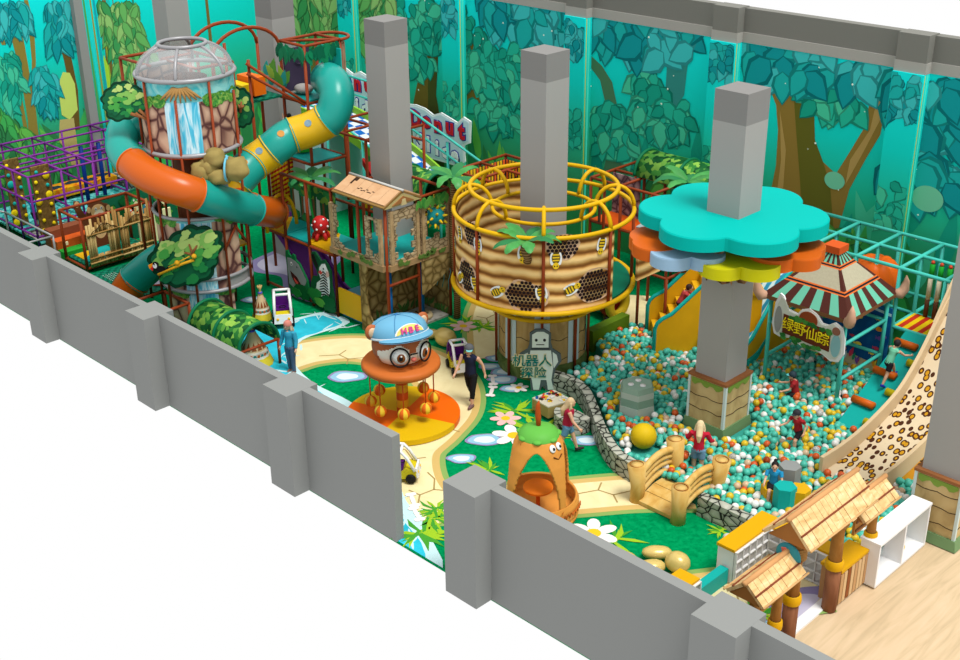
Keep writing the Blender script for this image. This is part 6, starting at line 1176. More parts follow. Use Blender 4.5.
m = MB(); m.box((GX, 2.26, 1.42), (.05, .55, .34)); m.box((GX+.03, 2.26, 1.54), (.02, .5, .04), 0, 1); m.box((GX+.03, 2.26, 1.36), (.02, .5, .04), 0, 1); m.build('hanging_board', [M((190, 130, 60), 1.3), M((120, 70, 30), 1.2)], ge)
gr_ = thing('side_gate', 'small thatched roof with hanging board beside the white shelf unit', 'gate', (GX, 5.4, 0), world=True)
gpost(gr_, 5.78, 1.8, .1, .95); thatch(gr_, 4.8, 6.0, 1.82, .32, .28)
m = MB(); m.box((GX, 5.35, 1.5), (.05, .6, .34)); m.box((GX+.03, 5.35, 1.6), (.02, .54, .05), 0, 1); m.box((GX+.03, 5.35, 1.42), (.02, .54, .05), 0, 1); m.tube([(GX, 4.8, 1.75), (GX, 5.8, 1.75)], .04, 8); m.build('hanging_board', [M((190, 130, 60), 1.3), M((120, 70, 30), 1.2)], gr_)
fc = thing('plank_cabinet', 'yellow-topped cabinet with rough plank front between two gate posts', 'cabinet', (10.0, 5.14, 0), world=True)
m = MB(); m.box((9.93, 5.14, .77), (.44, 1.0, .06)); m.build('top', CTOP, fc); m = MB(); m.box((9.92, 5.14, .37), (.38, .96, .73)); m.build('carcass', M((190, 140, 90), 1.2), fc)
q = random.Random(3)
for k in range(8): m = MB(); h = .66+q.uniform(-.05, .03); m.box((10.13, 4.7+.125*k, .06+h/2), (.03, .1, h), 0, 0); m.build('plank', M(q.choice([(150, 84, 40), (206, 160, 110), (170, 100, 56), (226, 190, 140)]), 1.3), fc)
sh = thing('shelf_unit', 'white open shelf unit with divider panels beside the log gate', 'shelf', (10.1, 6.7, 0), world=True)
m = MB(); m.box((10.15, 6.6, .96), (.42, 2.0, .05)); m.build('top', WHT, sh)
m = MB(); m.box((10.0, 7.0, .82), (.3, 1.4, .04)); m.build('upper_shelf', WHT, sh)
for y in (5.63, 6.62, 7.56): m = MB(); m.box((10.16, y, .5), (.38, .05, .92)); m.build('divider', WHT, sh)
m = MB(); m.box((10.1, 6.6, .035), (.5, 1.96, .05)); m.build('base', WHT, sh)
m = MB(); m.box((9.93, 6.1, .3), (.04, .95, .5)); m.build('glass_back', M((214, 220, 226), 1.3, .1, 0, .4, alpha=.5), sh)
for i, (x, y, ci, w_) in enumerate([(10.12, 5.9, 3, 'orange'), (10.1, 6.02, 2, 'yellow'), (10.14, 5.82, 0, 'turquoise'), (10.08, 6.9, 0, 'turquoise'), (10.12, 7.02, 2, 'yellow')]):
    o = bpy.data.objects.new('loose_ball', ball_src[ci]); COL.objects.link(o); o.location = (x, y, .142); tag(o, '%s plastic ball lying in the %s bay of the white shelf unit' % (w_, 'nearer' if y < 6.5 else 'farther'), 'ball')
# ================================================ SMALL THINGS ON THE FLOOR
GOLD = M((232, 204, 120), 1.35, .25, .15, .4)
for x, y, r, rz, lb in [(6.85, 3.55, (.3, .17, .13), .8, 'gold pebble cushion farthest left of the four near the yellow counter'), (7.38, 3.5, (.25, .22, .2), .3, 'tallest gold pebble cushion of the four near the yellow counter'), (7.05, 3.1, (.3, .17, .13), .9, 'gold pebble cushion half hidden by the front wall, nearest the small yellow counter'), (6.55, 2.95, (.24, .17, .14), .6, 'gold pebble cushion peeking over the front wall by the white flower'), (-3.05, 7.3, (.32, .24, .26), .2, 'big rounded gold pebble cushion in front of the rock den'), (-3.7, 7.35, (.28, .18, .12), .8, 'flat gold pebble cushion at the foot of the rock den post')]:
    m = boulder((0, 0, r[2]*.92), r, x, .05); o = solo('pebble_cushion', m, GOLD, lb, 'cushion', 'gold pebble cushions'); o.location = (x, y, .03); o.rotation_euler = (0, 0, rz)
m = MB(); m.sph((0, 0, .09), (.2, .12, .1), 14, 8); solo('pebble_cushion', m, M((240, 240, 230), 1.5), 'white pebble cushion at the foot of the straight stone wall', 'cushion').location = (7.6, 4.98, .02)
def coupe():
    t = thing('toy_car', 'x', 'toy car'); PU = M((96, 30, 130), 1.3, .35); YG = M((226, 206, 30), 1.4, .35)
    m = MB(); m.prism([(-.36, .1), (.36, .1), (.42, .2), (.38, .32), (.16, .36), (.05, .26), (-.22, .26), (-.3, .42), (-.4, .4)], .42, PL((0, .21, 0), (1, 0, 0), (0, 0, 1))); m.build('body', YG, t)
    m = MB(); m.box((-.05, 0, .3), (.3, .34, .14)); m.box((-.24, 0, .45), (.1, .36, .28)); m.build('seat', PU, t)
    for sy in (-1, 1):
        m = MB(); m.tube([(.36, sy*.2, .3), (.2, sy*.19, .6), (.08, sy*.18, .74), (-.2, sy*.18, .76)], .036, 8); m.build('front_pillar', WHT, t)
        m = MB(); m.tube([(-.34, sy*.2, .35), (-.32, sy*.19, .6), (-.2, sy*.18, .76)], .04, 8); m.build('rear_pillar', PU, t)
        for x in (-.27, .27): m = MB(); m.lathe([(0, -.04), (.1, -.04), (.115, 0), (.1, .04), (0, .04)], (0, 0, 0), 16, X=Matrix.Translation((x, sy*.22, .115)) @ Matrix.Rotation(pi/2, 4, 'X')); m.build('wheel', BLACK, t)
        m = MB(); m.sph((.4, sy*.13, .25), .045, 10, 6); m.build('headlight', M((250, 190, 40), 1.3), t)
    m = MB(); m.tube([(.06, -.18, .74), (.06, .18, .74)], .034, 8); m.tube([(-.2, -.18, .76), (-.2, .18, .76)], .034, 8); m.build('roof', WHT, t)
    m = MB(); m.prism([(-.22, 0), (.22, 0), (.2, .22), (-.2, .22)], .04, PL((.4, 0, .14), (0, 1, 0), (-.15, 0, 1))); m.build('bumper', WHT, t)
    m = MB(); m.ring((.05, 0, .42), .07, .012, 14, 5); m.build('steering_wheel', BLACK, t); return t
car = coupe(); car.location = (-7.4, 5.25, .02); car.rotation_euler = (0, 0, RAD(-35)); car['group'] = 'toddler coupe cars'; car['label'] = 'white, purple and yellow toddler coupe car at the stream edge by the hippo board'
dup(car, (-1.75, 6.55, .02), RAD(-28), 'white, purple and yellow toddler coupe car beside the man with the cap')
dup(car, (1.05, 2.05, .02), RAD(40), 'white, purple and yellow coupe car at the end of the grey wall by the doorway')
car.scale = (1.15,)*3
# teepees
def teepee(x, y, r, h, label, print_=True):
    t = thing('teepee_tent', label, 'tent', (x, y, 0), world=True)
    m = MB(); m.lathe([(r, .02), (r*.82, h*.22), (r*.66, h*.38), (r*.3, h*.7), (r*.12, h*.84)], (x, y, 0), 12, mis=[0, 1, 2, 2]); m.build('canvas', [M((236, 214, 60), 1.4, .8), M((244, 238, 220), 1.4, .8), M((226, 196, 150), 1.4, .8)], t)
    for k in range(6):
        a = k*pi/3+.3; m = MB(); m.tube([(x+r*.2*cos(a), y+r*.2*sin(a), h*.76), (x-r*.22*cos(a), y-r*.22*sin(a), h*1.05)], .02, 6); m.build('pole', M((206, 176, 110), 1.3), t)
    m = MB(); m.ring((x, y, h*.83), r*.14, .03, 16, 6); m.build('tie', M((90, 90, 190), 1.3), t)
    m = MB()
    for k in range(12):
        a = k*pi/6; rr_ = lambda z: r*(.66-.36*(z-.38*h)/(.32*h)); z0, z1 = h*.42, h*.6
        m.add([(x+(rr_(z0)+.012)*cos(a-.2), y+(rr_(z0)+.012)*sin(a-.2), z0), (x+(rr_(z0)+.012)*cos(a+.2), y+(rr_(z0)+.012)*sin(a+.2), z0), (x+(rr_(z1)+.012)*cos(a), y+(rr_(z1)+.012)*sin(a), z1)], [(0, 1, 2)])
    m.build('triangle_print', M((150, 80, 40), 1.3), t)
    m = MB()
    for k in range(24):
        a = k*pi/12; m.lathe([(.045, 0), (0, .005)], (0, 0, 0), 8, X=PL((x+r*.755*cos(a), y+r*.755*sin(a), h*.3), (-sin(a), cos(a), 0), (0, 0, 1)), mi=k % 2)
    m.build('dot_print', [M((30, 150, 140), 1.3), M((230, 110, 40), 1.3)], t)
    return t
teepee(-5.9, 3.2, .5, 1.12, 'cream and yellow printed teepee inside the mouth of the leaf tunnel')
teepee(-8.05, 5.0, .3, .95, 'small white teepee with pale poles standing left of the parked toy car')
# leaf tunnel along the front wall
tn = thing('leaf_tunnel', 'green leaf-print crawl tunnel with dark green hoops along the front wall', 'tunnel', (-6.6, 3.05, 0), world=True)
tunnel(tn, (-7.6, 3.0, .7), (-5.4, 3.05, .7), .6, 3, half=True)
for x in (-7.6, -6.5, -5.4):
    for s0 in (-1, 1): m = MB(); m.tube([(x, 3.02+s0*.62, 0), (x, 3.02+s0*.62, .72)], .04, 8); m.build('post', RUST, tn)
for s0 in (-1, 1): m = MB(); m.tube([(-7.6, 3.02+s0*.62, .7), (-5.4, 3.02+s0*.62, .7)], .04, 8); m.build('rail', RUST, tn)
m = MB(); m.tube([(-5.4, 2.4, .7), (-5.4, 3.64, .7)], .04, 8); m.build('rail', RUST, tn)
sbx = scaffold('low_frame', 'small rust-brown frame box between the front wall and the waterfall tower', [-9.6, -8.4], [2.0, 2.95], [1.0], RUST)
# ================================================ LEFT END: purple frame, palisade, steps
pf = scaffold('purple_frame', 'purple tubular climbing frame at the far left by the printed wall', [-21.5, -20.6, -19.5, -18.45, -17.4], [3.15, 4.25, 5.35, 6.45, 7.55, 8.65], [.5, 1.67, 2.48], PURP, .038, posts={(-19.5, 4.25): 0, (-19.5, 5.35): 0, (-18.45, 4.25): 0, (-18.45, 6.45): 0, (-20.6, 4.25): 0, (-20.6, 6.45): 0}, skip=(('x', -19.5, .5), ('x', -20.6, .5), ('x', -18.45, 1.67), ('x', -19.5, 1.67), ('y', 4.25, 1.67), ('y', 6.45, 1.67), ('y', 4.25, .5), ('y', 6.45, .5), ('y', 6.45, 2.48)))
MOS = MT('turquoise_mosaic', [(0, (30, 120, 120)), (.35, (50, 170, 170)), (.65, (120, 214, 210)), (1, (40, 150, 150))], 'cell', 9, k=1.3); STF = MT('grey_stone_mat', [(0, (60, 60, 60)), (.06, (110, 110, 106)), (.14, (176, 174, 166)), (.4, (196, 194, 186))], 'edge', 4.2, k=1.5)
m = MB(); m.box((-19.4, 5.9, .3), (4.1, 5.4, .06)); m.build('mosaic_deck', MOS, pf)
m = MB(); m.box((-18.0, 4.0, .345), (1.1, 1.6, .03)); m.build('stone_mat', STF, pf)
m = MB(); m.box((-19.8, 8.4, .5), (3.0, .9, .3)); m.build('stone_ledge', STF, pf)
for x, y, w, lb in [(-17.95, 3.8, .6, 'brown climbing board with yellow holds on the near side of the purple frame'), (-19.3, 3.5, .5, 'brown climbing board with yellow holds on the far left of the purple frame')]:
    t = thing('climbing_board', lb, 'climbing board', (x, y, .36), world=True); t['group'] = 'climbing boards in the purple frame'; X = PL((x, y-w/2, .36), (0, 1, 0), (0, 0, 1)); q = random.Random(int(w*100))
    m = MB(); m.prism([(0, 0), (w, 0), (w, 2.25), (0, 2.25)], .08, X); m.build('board', MT('brown_bark_print', [(.3, (84, 62, 30)), (.7, (134, 106, 56))], 'noise', 5, k=1.0), t)
    for i in range(13):
        u, v = (.18+.64*(i % 2)+q.uniform(-.08, .08))*w, .15+.16*i; c = q.random(); m = MB(); r = q.choice((.06, .06, .12)); m.sph((0, 0, .1), (r, r*1.1, .05), 12, 6, 0, X @ Matrix.Translation((u, v, 0))); m.build('hold', M((238, 210, 20), 1.1) if c < .75 else M((20, 170, 160), 1.1), t)
m = MB(); m.box((-20.9, 6.5, .62), (.7, 2.6, .3)); 
for i, (y, x) in enumerate([(5.6, -20.85), (6.3, -21.0), (6.9, -20.8), (7.5, -21.0)]): m.prism(blob(.14, .25, 4, .2, 20, i, x, y), .01, None, 1, z0=.77)
solo('tiger_mat', m, [MT('orange_flame_print', [(.35, (236, 110, 20)), (.6, (250, 190, 30))], 'noise', 3, k=1.5), M((40, 56, 70), 1.2)], 'long orange foam bench with dark patches at the back of the purple frame', 'foam bench', None, (-20.9, 6.5, .33))
for y, lb in ((6.1, 'navy padded pole in the purple frame, left of the pair'), (6.75, 'navy padded pole in the purple frame, right of the pair')):
    m = MB(); m.tube([(-19.55, y, .33), (-19.55, y, 2.4)], .07, 10); solo('padded_pole', m, M((12, 50, 130), 1.2), lb, 'pole', 'navy padded poles in the purple frame', (-19.55, y, .33))
for i, (x0, x1, h, c, lb) in enumerate([(-17.35, -16.95, .75, (150, 84, 56), 'brown foam step, highest of the three beside the purple frame'), (-16.95, -16.55, .5, (236, 104, 40), 'orange foam step, middle of the three beside the purple frame'), (-16.55, -16.15, .25, (44, 176, 60), 'green foam step, lowest of the three beside the purple frame')]):
    m = MB(); m.box(((x0+x1)/2, 4.0, h/2), (x1-x0-.01, 1.3, h)); o = solo('foam_step', m, M(c, 1.5), lb, 'step', 'foam steps', ((x0+x1)/2, 4.0, 0))
gy = thing('grey_railing', 'thin grey tubular railing behind the front wall at the far left', 'railing', (-17.8, 3.0, 0), world=True)
for a, b in (((-20.4, 2.55, .95), (-19.2, 3.0, .95)), ((-19.2, 3.0, .95), (-16.0, 3.0, .95)), ((-16.0, 3.0, .95), (-16.0, 1.7, .95))): m = MB(); m.tube([a, b], .035, 8); m.build('rail', STEEL, gy)
for x, y in ((-19.2, 3.0), (-16.0, 3.0), (-16.0, 1.7), (-20.4, 2.55)): m = MB(); m.tube([(x, y, 0), (x, y, .95)], .035, 8); m.build('post', STEEL, gy)
lf = scaffold('palisade_frame', 'rust-brown frame carrying the stick palisade left of the waterfall tower', [-15.95, -14.65], [3.3, 5.6], [.15, 1.72], RUST, .05)
m = MB(); m.tube([(-14.65, 4.45, .15), (-14.65, 4.45, 1.72)], .045, 8); m.build('post', RUST, lf)
pl = thing('stick_palisade', 'palisade panel of lashed tan sticks with two square windows', 'panel', (-14.58, 3.35, .15), world=True); q = random.Random(31)
STK = [M((186, 150, 90), 1.15, .7), M((160, 122, 66), 1.15, .7), M((206, 176, 116), 1.15, .7)]
for half, y0 in ((0, 3.42), (1, 4.52)):
    for k in range(15):
        y = y0+.07*k; win = 4 <= k <= 9; top = 1.62+q.uniform(-.22, .18)+(.12 if k in (0, 1, 13, 14) else 0)
        for (a, b) in ([(.2, .55), (1.18, top)] if win else [(.2, top)]):
            m = MB(); m.tube([(-14.55, y, a), (-14.55+q.uniform(-.02, .02), y+q.uniform(-.02, .02), b)], .04, 6); m.build('stick', q.choice(STK), pl)
    for z in (.32, .48, 1.22): m = MB(); m.tube([(-14.5, y0-.05, z), (-14.5, y0+1.03, z+.02)], .03, 6); m.build('cross_stick', q.choice(STK), pl)
    m = MB(); m.tube([(-14.49, y0+.05+.12*k, 1.5-.14*abs(k-4)/4*2+.04*(k % 2)) for k in range(9)], .012, 5); m.build('rope', M((60, 40, 20), 1.1), pl)
nt = thing('net_floor', 'dark green net floor with cyan and yellow mats behind the stick palisade', 'mat', (-15.3, 4.4, .2), world=True)
m = MB(); m.box((-15.3, 4.45, .2), (1.2, 2.2, .06)); m.build('net', NETG, nt)
m = MB(); m.prism([(-15.8, 3.5), (-15.2, 3.5), (-15.8, 4.3)], .02, None, z0=.24); m.build('yellow_mat', DKY, nt); m = MB(); m.prism([(-15.2, 3.5), (-14.9, 3.5), (-14.9, 4.6), (-15.8, 4.6), (-15.8, 4.3)], .02, None, z0=.24); m.build('cyan_mat', DKT, nt)
m = MB(); m.box((-13.0, 4.2, .05), (2.6, 2.6, .1)); 
for k in range(40): m.box((-13.9+.09*(k % 8), 3.4+.09*(k//8), .105), (.03, .03, .02), 0, 1)
solo('trampoline_mat', m, [NETG, M((200, 214, 206), 1.4)], 'dark green perforated trampoline mat between palisade and waterfall tower', 'mat', None, (-13.0, 4.2, .005))
m = MB(); m.ring((-12.3, 4.3, .14), .5, .05, 4, 6); m.prism([(-12.55, 4.05), (-12.05, 4.05), (-12.05, 4.55), (-12.55, 4.55)], .03, None, 1, z0=.11); solo('hatch_pad', m, [M((170, 60, 34), 1.3), M((190, 190, 210), 1.4)], 'lilac hatch pad in a red-brown rim on the green trampoline mat', 'mat', None, (-12.3, 4.3, .11))
m = MB(); m.tube([(-13.8, 2.75, .12), (-11.7, 2.75, .4)], .06, 8); solo('padded_bar', m, STEEL, 'grey padded bar lying low in front of the green trampoline mat', 'bar', None, (-12.8, 2.75, .1))
# printed jungle panel with monkey behind the palisade
jX = PL((-16.3, 4.75, .35), (0, 1, 0), (0, 0, 1)); q = random.Random(19); ly = [([(0, -.34), (3.4, -.34), (3.4, 1.25), (3.0, 1.35), (2.2, 1.2), (1.6, 1.35), (.8, 1.25), (0, 1.4)], 0, 0)]
for i in range(30): u, v = q.uniform(.1, 3.2), q.uniform(.1, 1.15); ly.append((blob(q.uniform(.1, .2), q.uniform(.08, .16), 7, .18, 18, i, u, v), 1+i % 3, .0008*i))
for u, v, c in [(1.7, .55, 4), (2.3, .75, 5), (1.3, .8, 6), (1.15, .5, 7)]: ly += [(el(u, v, .2, .26), c, .03), (el(u, v-.05, .1, .16), 8, .037), (el(u-.07, v+.16, .03, .035), 9, .043), (el(u+.07, v+.16, .03, .035), 9, .043)]
cutboard('jungle_print_panel', 'jungle-print panel with small cartoon animals behind the stick palisade', 'panel', jX, ly, [M((20, 100, 70), 1.05), G1, G2, G3, M((40, 130, 150), 1.05), M((210, 130, 80), 1.05), M((60, 160, 80), 1.05), M((236, 90, 50), 1.05), M((230, 220, 170), 1.05), WHT], loc=(-16.3, 4.75, .2))
mX = PL((-16.2, 4.05, .3), (0, 1, 0), (0, 0, 1))
cutboard('monkey_cutout', 'brown waving monkey cutout board above the palisade at the far left', 'cutout', mX, [([(.05, -.29), (1.0, -.29), (1.05, .5), (.95, .75), (1.05, .95), (.98, 1.15), (.85, 1.2), (.65, 1.42), (.4, 1.4), (.3, 1.15), (.2, .95), (.08, 1.2), (.05, 1.45), (-.12, 1.5), (-.15, 1.3), (-.02, .85), (.12, .6)], 0, 0), (el(-.05, 1.38, .08, .1), 1, 0), (el(.62, 1.0, .24, .22), 1, 0), (el(.32, 1.1, .07, .1), 1, 0), (el(.98, 1.02, .07, .1), 1, 0), (el(.64, .92, .16, .12), 2, .007), (el(.64, .86, .09, .07), 3, .014), (el(.55, 1.08, .04, .05), 4, .014), (el(.74, 1.08, .04, .05), 4, .014), (el(.55, 1.08, .018, .024), 5, .02), (el(.74, 1.08, .018, .024), 5, .02), (el(.62, .35, .2, .26), 1, 0)], [M((104, 58, 34), 1.05), M((214, 172, 120), 1.05), M((240, 224, 196), 1.05), M((190, 60, 50), 1.05), WHT, BLACK], loc=(-16.2, 4.05, .2))
m = MB(); m.box((-15.6, 6.3, .5), (.06, 1.2, 1.0)); m.box((-16.0, 3.4, .6), (.05, .1, .1)); solo('cream_panel', m, M((240, 228, 180), 1.1), 'plain cream padded panel seen through the palisade windows', 'panel', None, (-15.6, 6.3, .0))
# ================================================ DONUT SLIDE at the back
ds = thing('donut_slide', 'long blue and white checkered slide with lime edges and teal handrails by the back wall', 'slide', (-10, 12.6, 0), world=True)
CHK = MT('blue_white_checks', [(.0, (20, 110, 200)), (.5, (236, 242, 246))], 'check', 3.4, (1, 1, .0), 1.5, .4, const=True); LIME = M((150, 210, 60), 1.4, .4)
chute(ds, [(-15.5, 12.6, 3.3), (-14, 12.6, 3.2), (-12.4, 12.6, 2.9), (-10.5, 12.6, 2.3), (-8.5, 12.6, 1.45), (-6.9, 12.6, .8), (-6, 12.6, .6)], 1.5, .22, CHK, LIME)
for y, z in ((13.7, 1.05), (13.7, .45), (11.65, .5)):
    m = MB(); m.tube([(-15, y, 3.25+z), (-13.2, y, 3.2+z), (-6.5, y, .7+z+(.3 if y > 13 else 0))], .04, 8); m.build('hand_rail', TEAL, ds)
for x in (-13.2, -11.4, -9.6, -7.8):
    for y in (13.7, 11.65):
        zt = 3.2-.375*(x+13.2); m = MB(); m.tube([(x, y, 0), (x, y, zt+(1.05 if y > 13 else .5))], .045, 8); m.build('post', TEAL, ds)
m = MB(); m.box((-14.6, 12.6, 1.5), (2.2, 1.9, 3.0)); m.build('platform_base', M((190, 222, 226), 1.1), ds)
def word(sign, X, s_, x, y, sz, mo, mi_): 
    m = MB(); text_mesh(m, s_, X @ Matrix.Translation((x, y, .06)), sz, .02, 0, bold=.07); text_mesh(m, s_, X @ Matrix.Translation((x, y, .085)), sz, .02, 1, bold=.03); m.build('lettering', [mo, mi_], sign)
for px0, lb in ((-13.35, 'Donut Slide sign on the back wall right of the grey column'), (-17.6, 'Donut Slide sign on the back wall partly hidden by the grey column')):
    sg2 = thing('slide_sign', lb, 'sign', (px0+1.4, 15.45, 1.6), world=True); X = PL((px0, 15.5, 1.65), (1, 0, 0), (0, 0, 1)); dz = 0 if px0 > -15 else .75
    X = X @ Matrix.Translation((0, dz, 0))
    m = MB(); m.prism([(-.1, .75), (.1, .6), (.15, -.1), (.4, -.25), (2.5, -.25), (2.75, 0), (2.7, .55), (3.0, .7), (3.05, 1.45), (2.7, 1.55), (2.4, 1.3), (1.6, 1.5), (1.2, 1.35), (.8, 1.5), (.3, 1.55), (-.1, 1.5)], .05, X); m.prism([(-.03, .78), (.15, .64), (.22, -.05), (.45, -.18), (2.45, -.18), (2.66, .03), (2.62, .58), (2.94, .75), (2.96, 1.4), (2.7, 1.46), (2.4, 1.22), (1.6, 1.42), (1.2, 1.27), (.8, 1.42), (.3, 1.47), (-.03, 1.42)], .008, X, 1, z0=.05); m.build('backboard', [M((240, 246, 248), 1.0), M((206, 232, 242), 1.0)], sg2)
    for i, c in enumerate('Donut'): word(sg2, X, c, .3+.58*i, 1.02+.06*(i % 2), .78, M((30, 60, 150), 1.0), M((214, 36, 48), 1.0))
    for i, c in enumerate('Slide'): word(sg2, X, c, .5+.44*i, .26-.03*i, .74, M((40, 60, 150), 1.0), M((246, 248, 250), 1.0))
# frames behind the beehive
hb_ = scaffold('drip_panel_frame', 'rust-brown frame with black and yellow drip panels behind the beehive', [-5.45, -4.4, -3.3], [10.0, 11.05, 12.1], [3.1, 3.7], RUST, posts={(-4.4, 11.05): 0, (-4.4, 10.0): 0}, skip=(('x', -4.4, 3.1), ('y', 11.05, 3.1)))
q = random.Random(23)
for X, w in ((PL((-5.4, 12.05, 1.2), (1, 0, 0), (0, 0, 1)), 2.1), (PL((-5.4, 10.05, 1.2), (0, 1, 0), (0, 0, 1)), 2.0), (PL((-3.35, 12.05, 1.2), (0, -1, 0), (0, 0, 1)), .9)):
    m = MB(); m.prism([(0, 0), (w, 0), (w, 2.4), (0, 2.4)], .03, X)
    for i in range(int(w*8)):
        u = .05+i*.12; d = q.uniform(.3, 1.3); m.prism([(u, 2.4), (u+.08, 2.4), (u+.07, 2.4-d), (u+.04, 2.32-d), (u+.01, 2.4-d)], .008, X, 1+(i % 3 == 0), z0=.03)
    m.build('drip_panel', [M((44, 34, 44), 1.0), M((236, 190, 30), 1.0), M((226, 100, 40), 1.0)], hb_)
m = MB(); m.box((-4.4, 11.05, 1.85), (2.0, 2.0, .06)); m.build('deck_mat', M((70, 60, 60), 1.2), hb_)
rb_ = scaffold('rust_frame', 'rust-brown play frame with orange deck against the back wall behind the canopy', [-3.25, -2.15, -1.05, .05], [13.35, 14.4, 15.4], [1.9, 3.2], RUST, decks=[(-3.25, -1.05, 13.35, 14.4, 1.92, DKO)])
m = MB(); m.box((-1.6, 13.9, 1.975), (.5, .4, .03), .2); m.build('pale_pad', M((190, 206, 206), 1.5), rb_)
m = MB(); m.box((-2.9, 13.34, 2.5), (.06, .06, 1.1)); m.prism([(0, 0), (1.0, 0), (1.0, 1.2), (0, 1.2)], .03, PL((-3.2, 14.3, 1.95), (1, 0, 0), (0, 0, 1)), 1); m.build('leaf_panel', [M((90, 60, 50), 1.1), MT('mauve_rock_print', [(0, (60, 40, 50)), (.08, (120, 90, 96)), (.3, (176, 146, 146))], 'edge', 4, k=1.05)], rb_)
ltr = thing('leaf_tunnel', 'leaf-print crawl tunnel on top of the rust frame right of the beehive', 'tunnel', (-1.0, 14.85, 3.2), world=True)
tunnel(ltr, (-2.3, 14.75, 3.28), (.6, 14.75, 3.28), .62, 3, half=True)
cs = thing('ring_crawler', 'row of teal, red and yellow padded rings on the floor behind the beehive', 'crawl tube', (-1.2, 11.6, .4), world=True)
for k in range(6): m = MB(); m.ring((0, 0, 0), .34, .13, 22, 8, X=PL((-2.2+.27*k, 12.0-.05*k, .5), (0, 1, 0), (0, 0, 1))); m.build('ring', [M(c, 1.3) for c in [[(30, 160, 150), (214, 60, 30), (236, 200, 40)][k % 3]]], cs)
lo = scaffold('low_frame', 'low rust-brown floor frame standing right of the beehive base', [.1, 1.0], [11.4, 12.6], [.12, 1.85], RUST, .04)
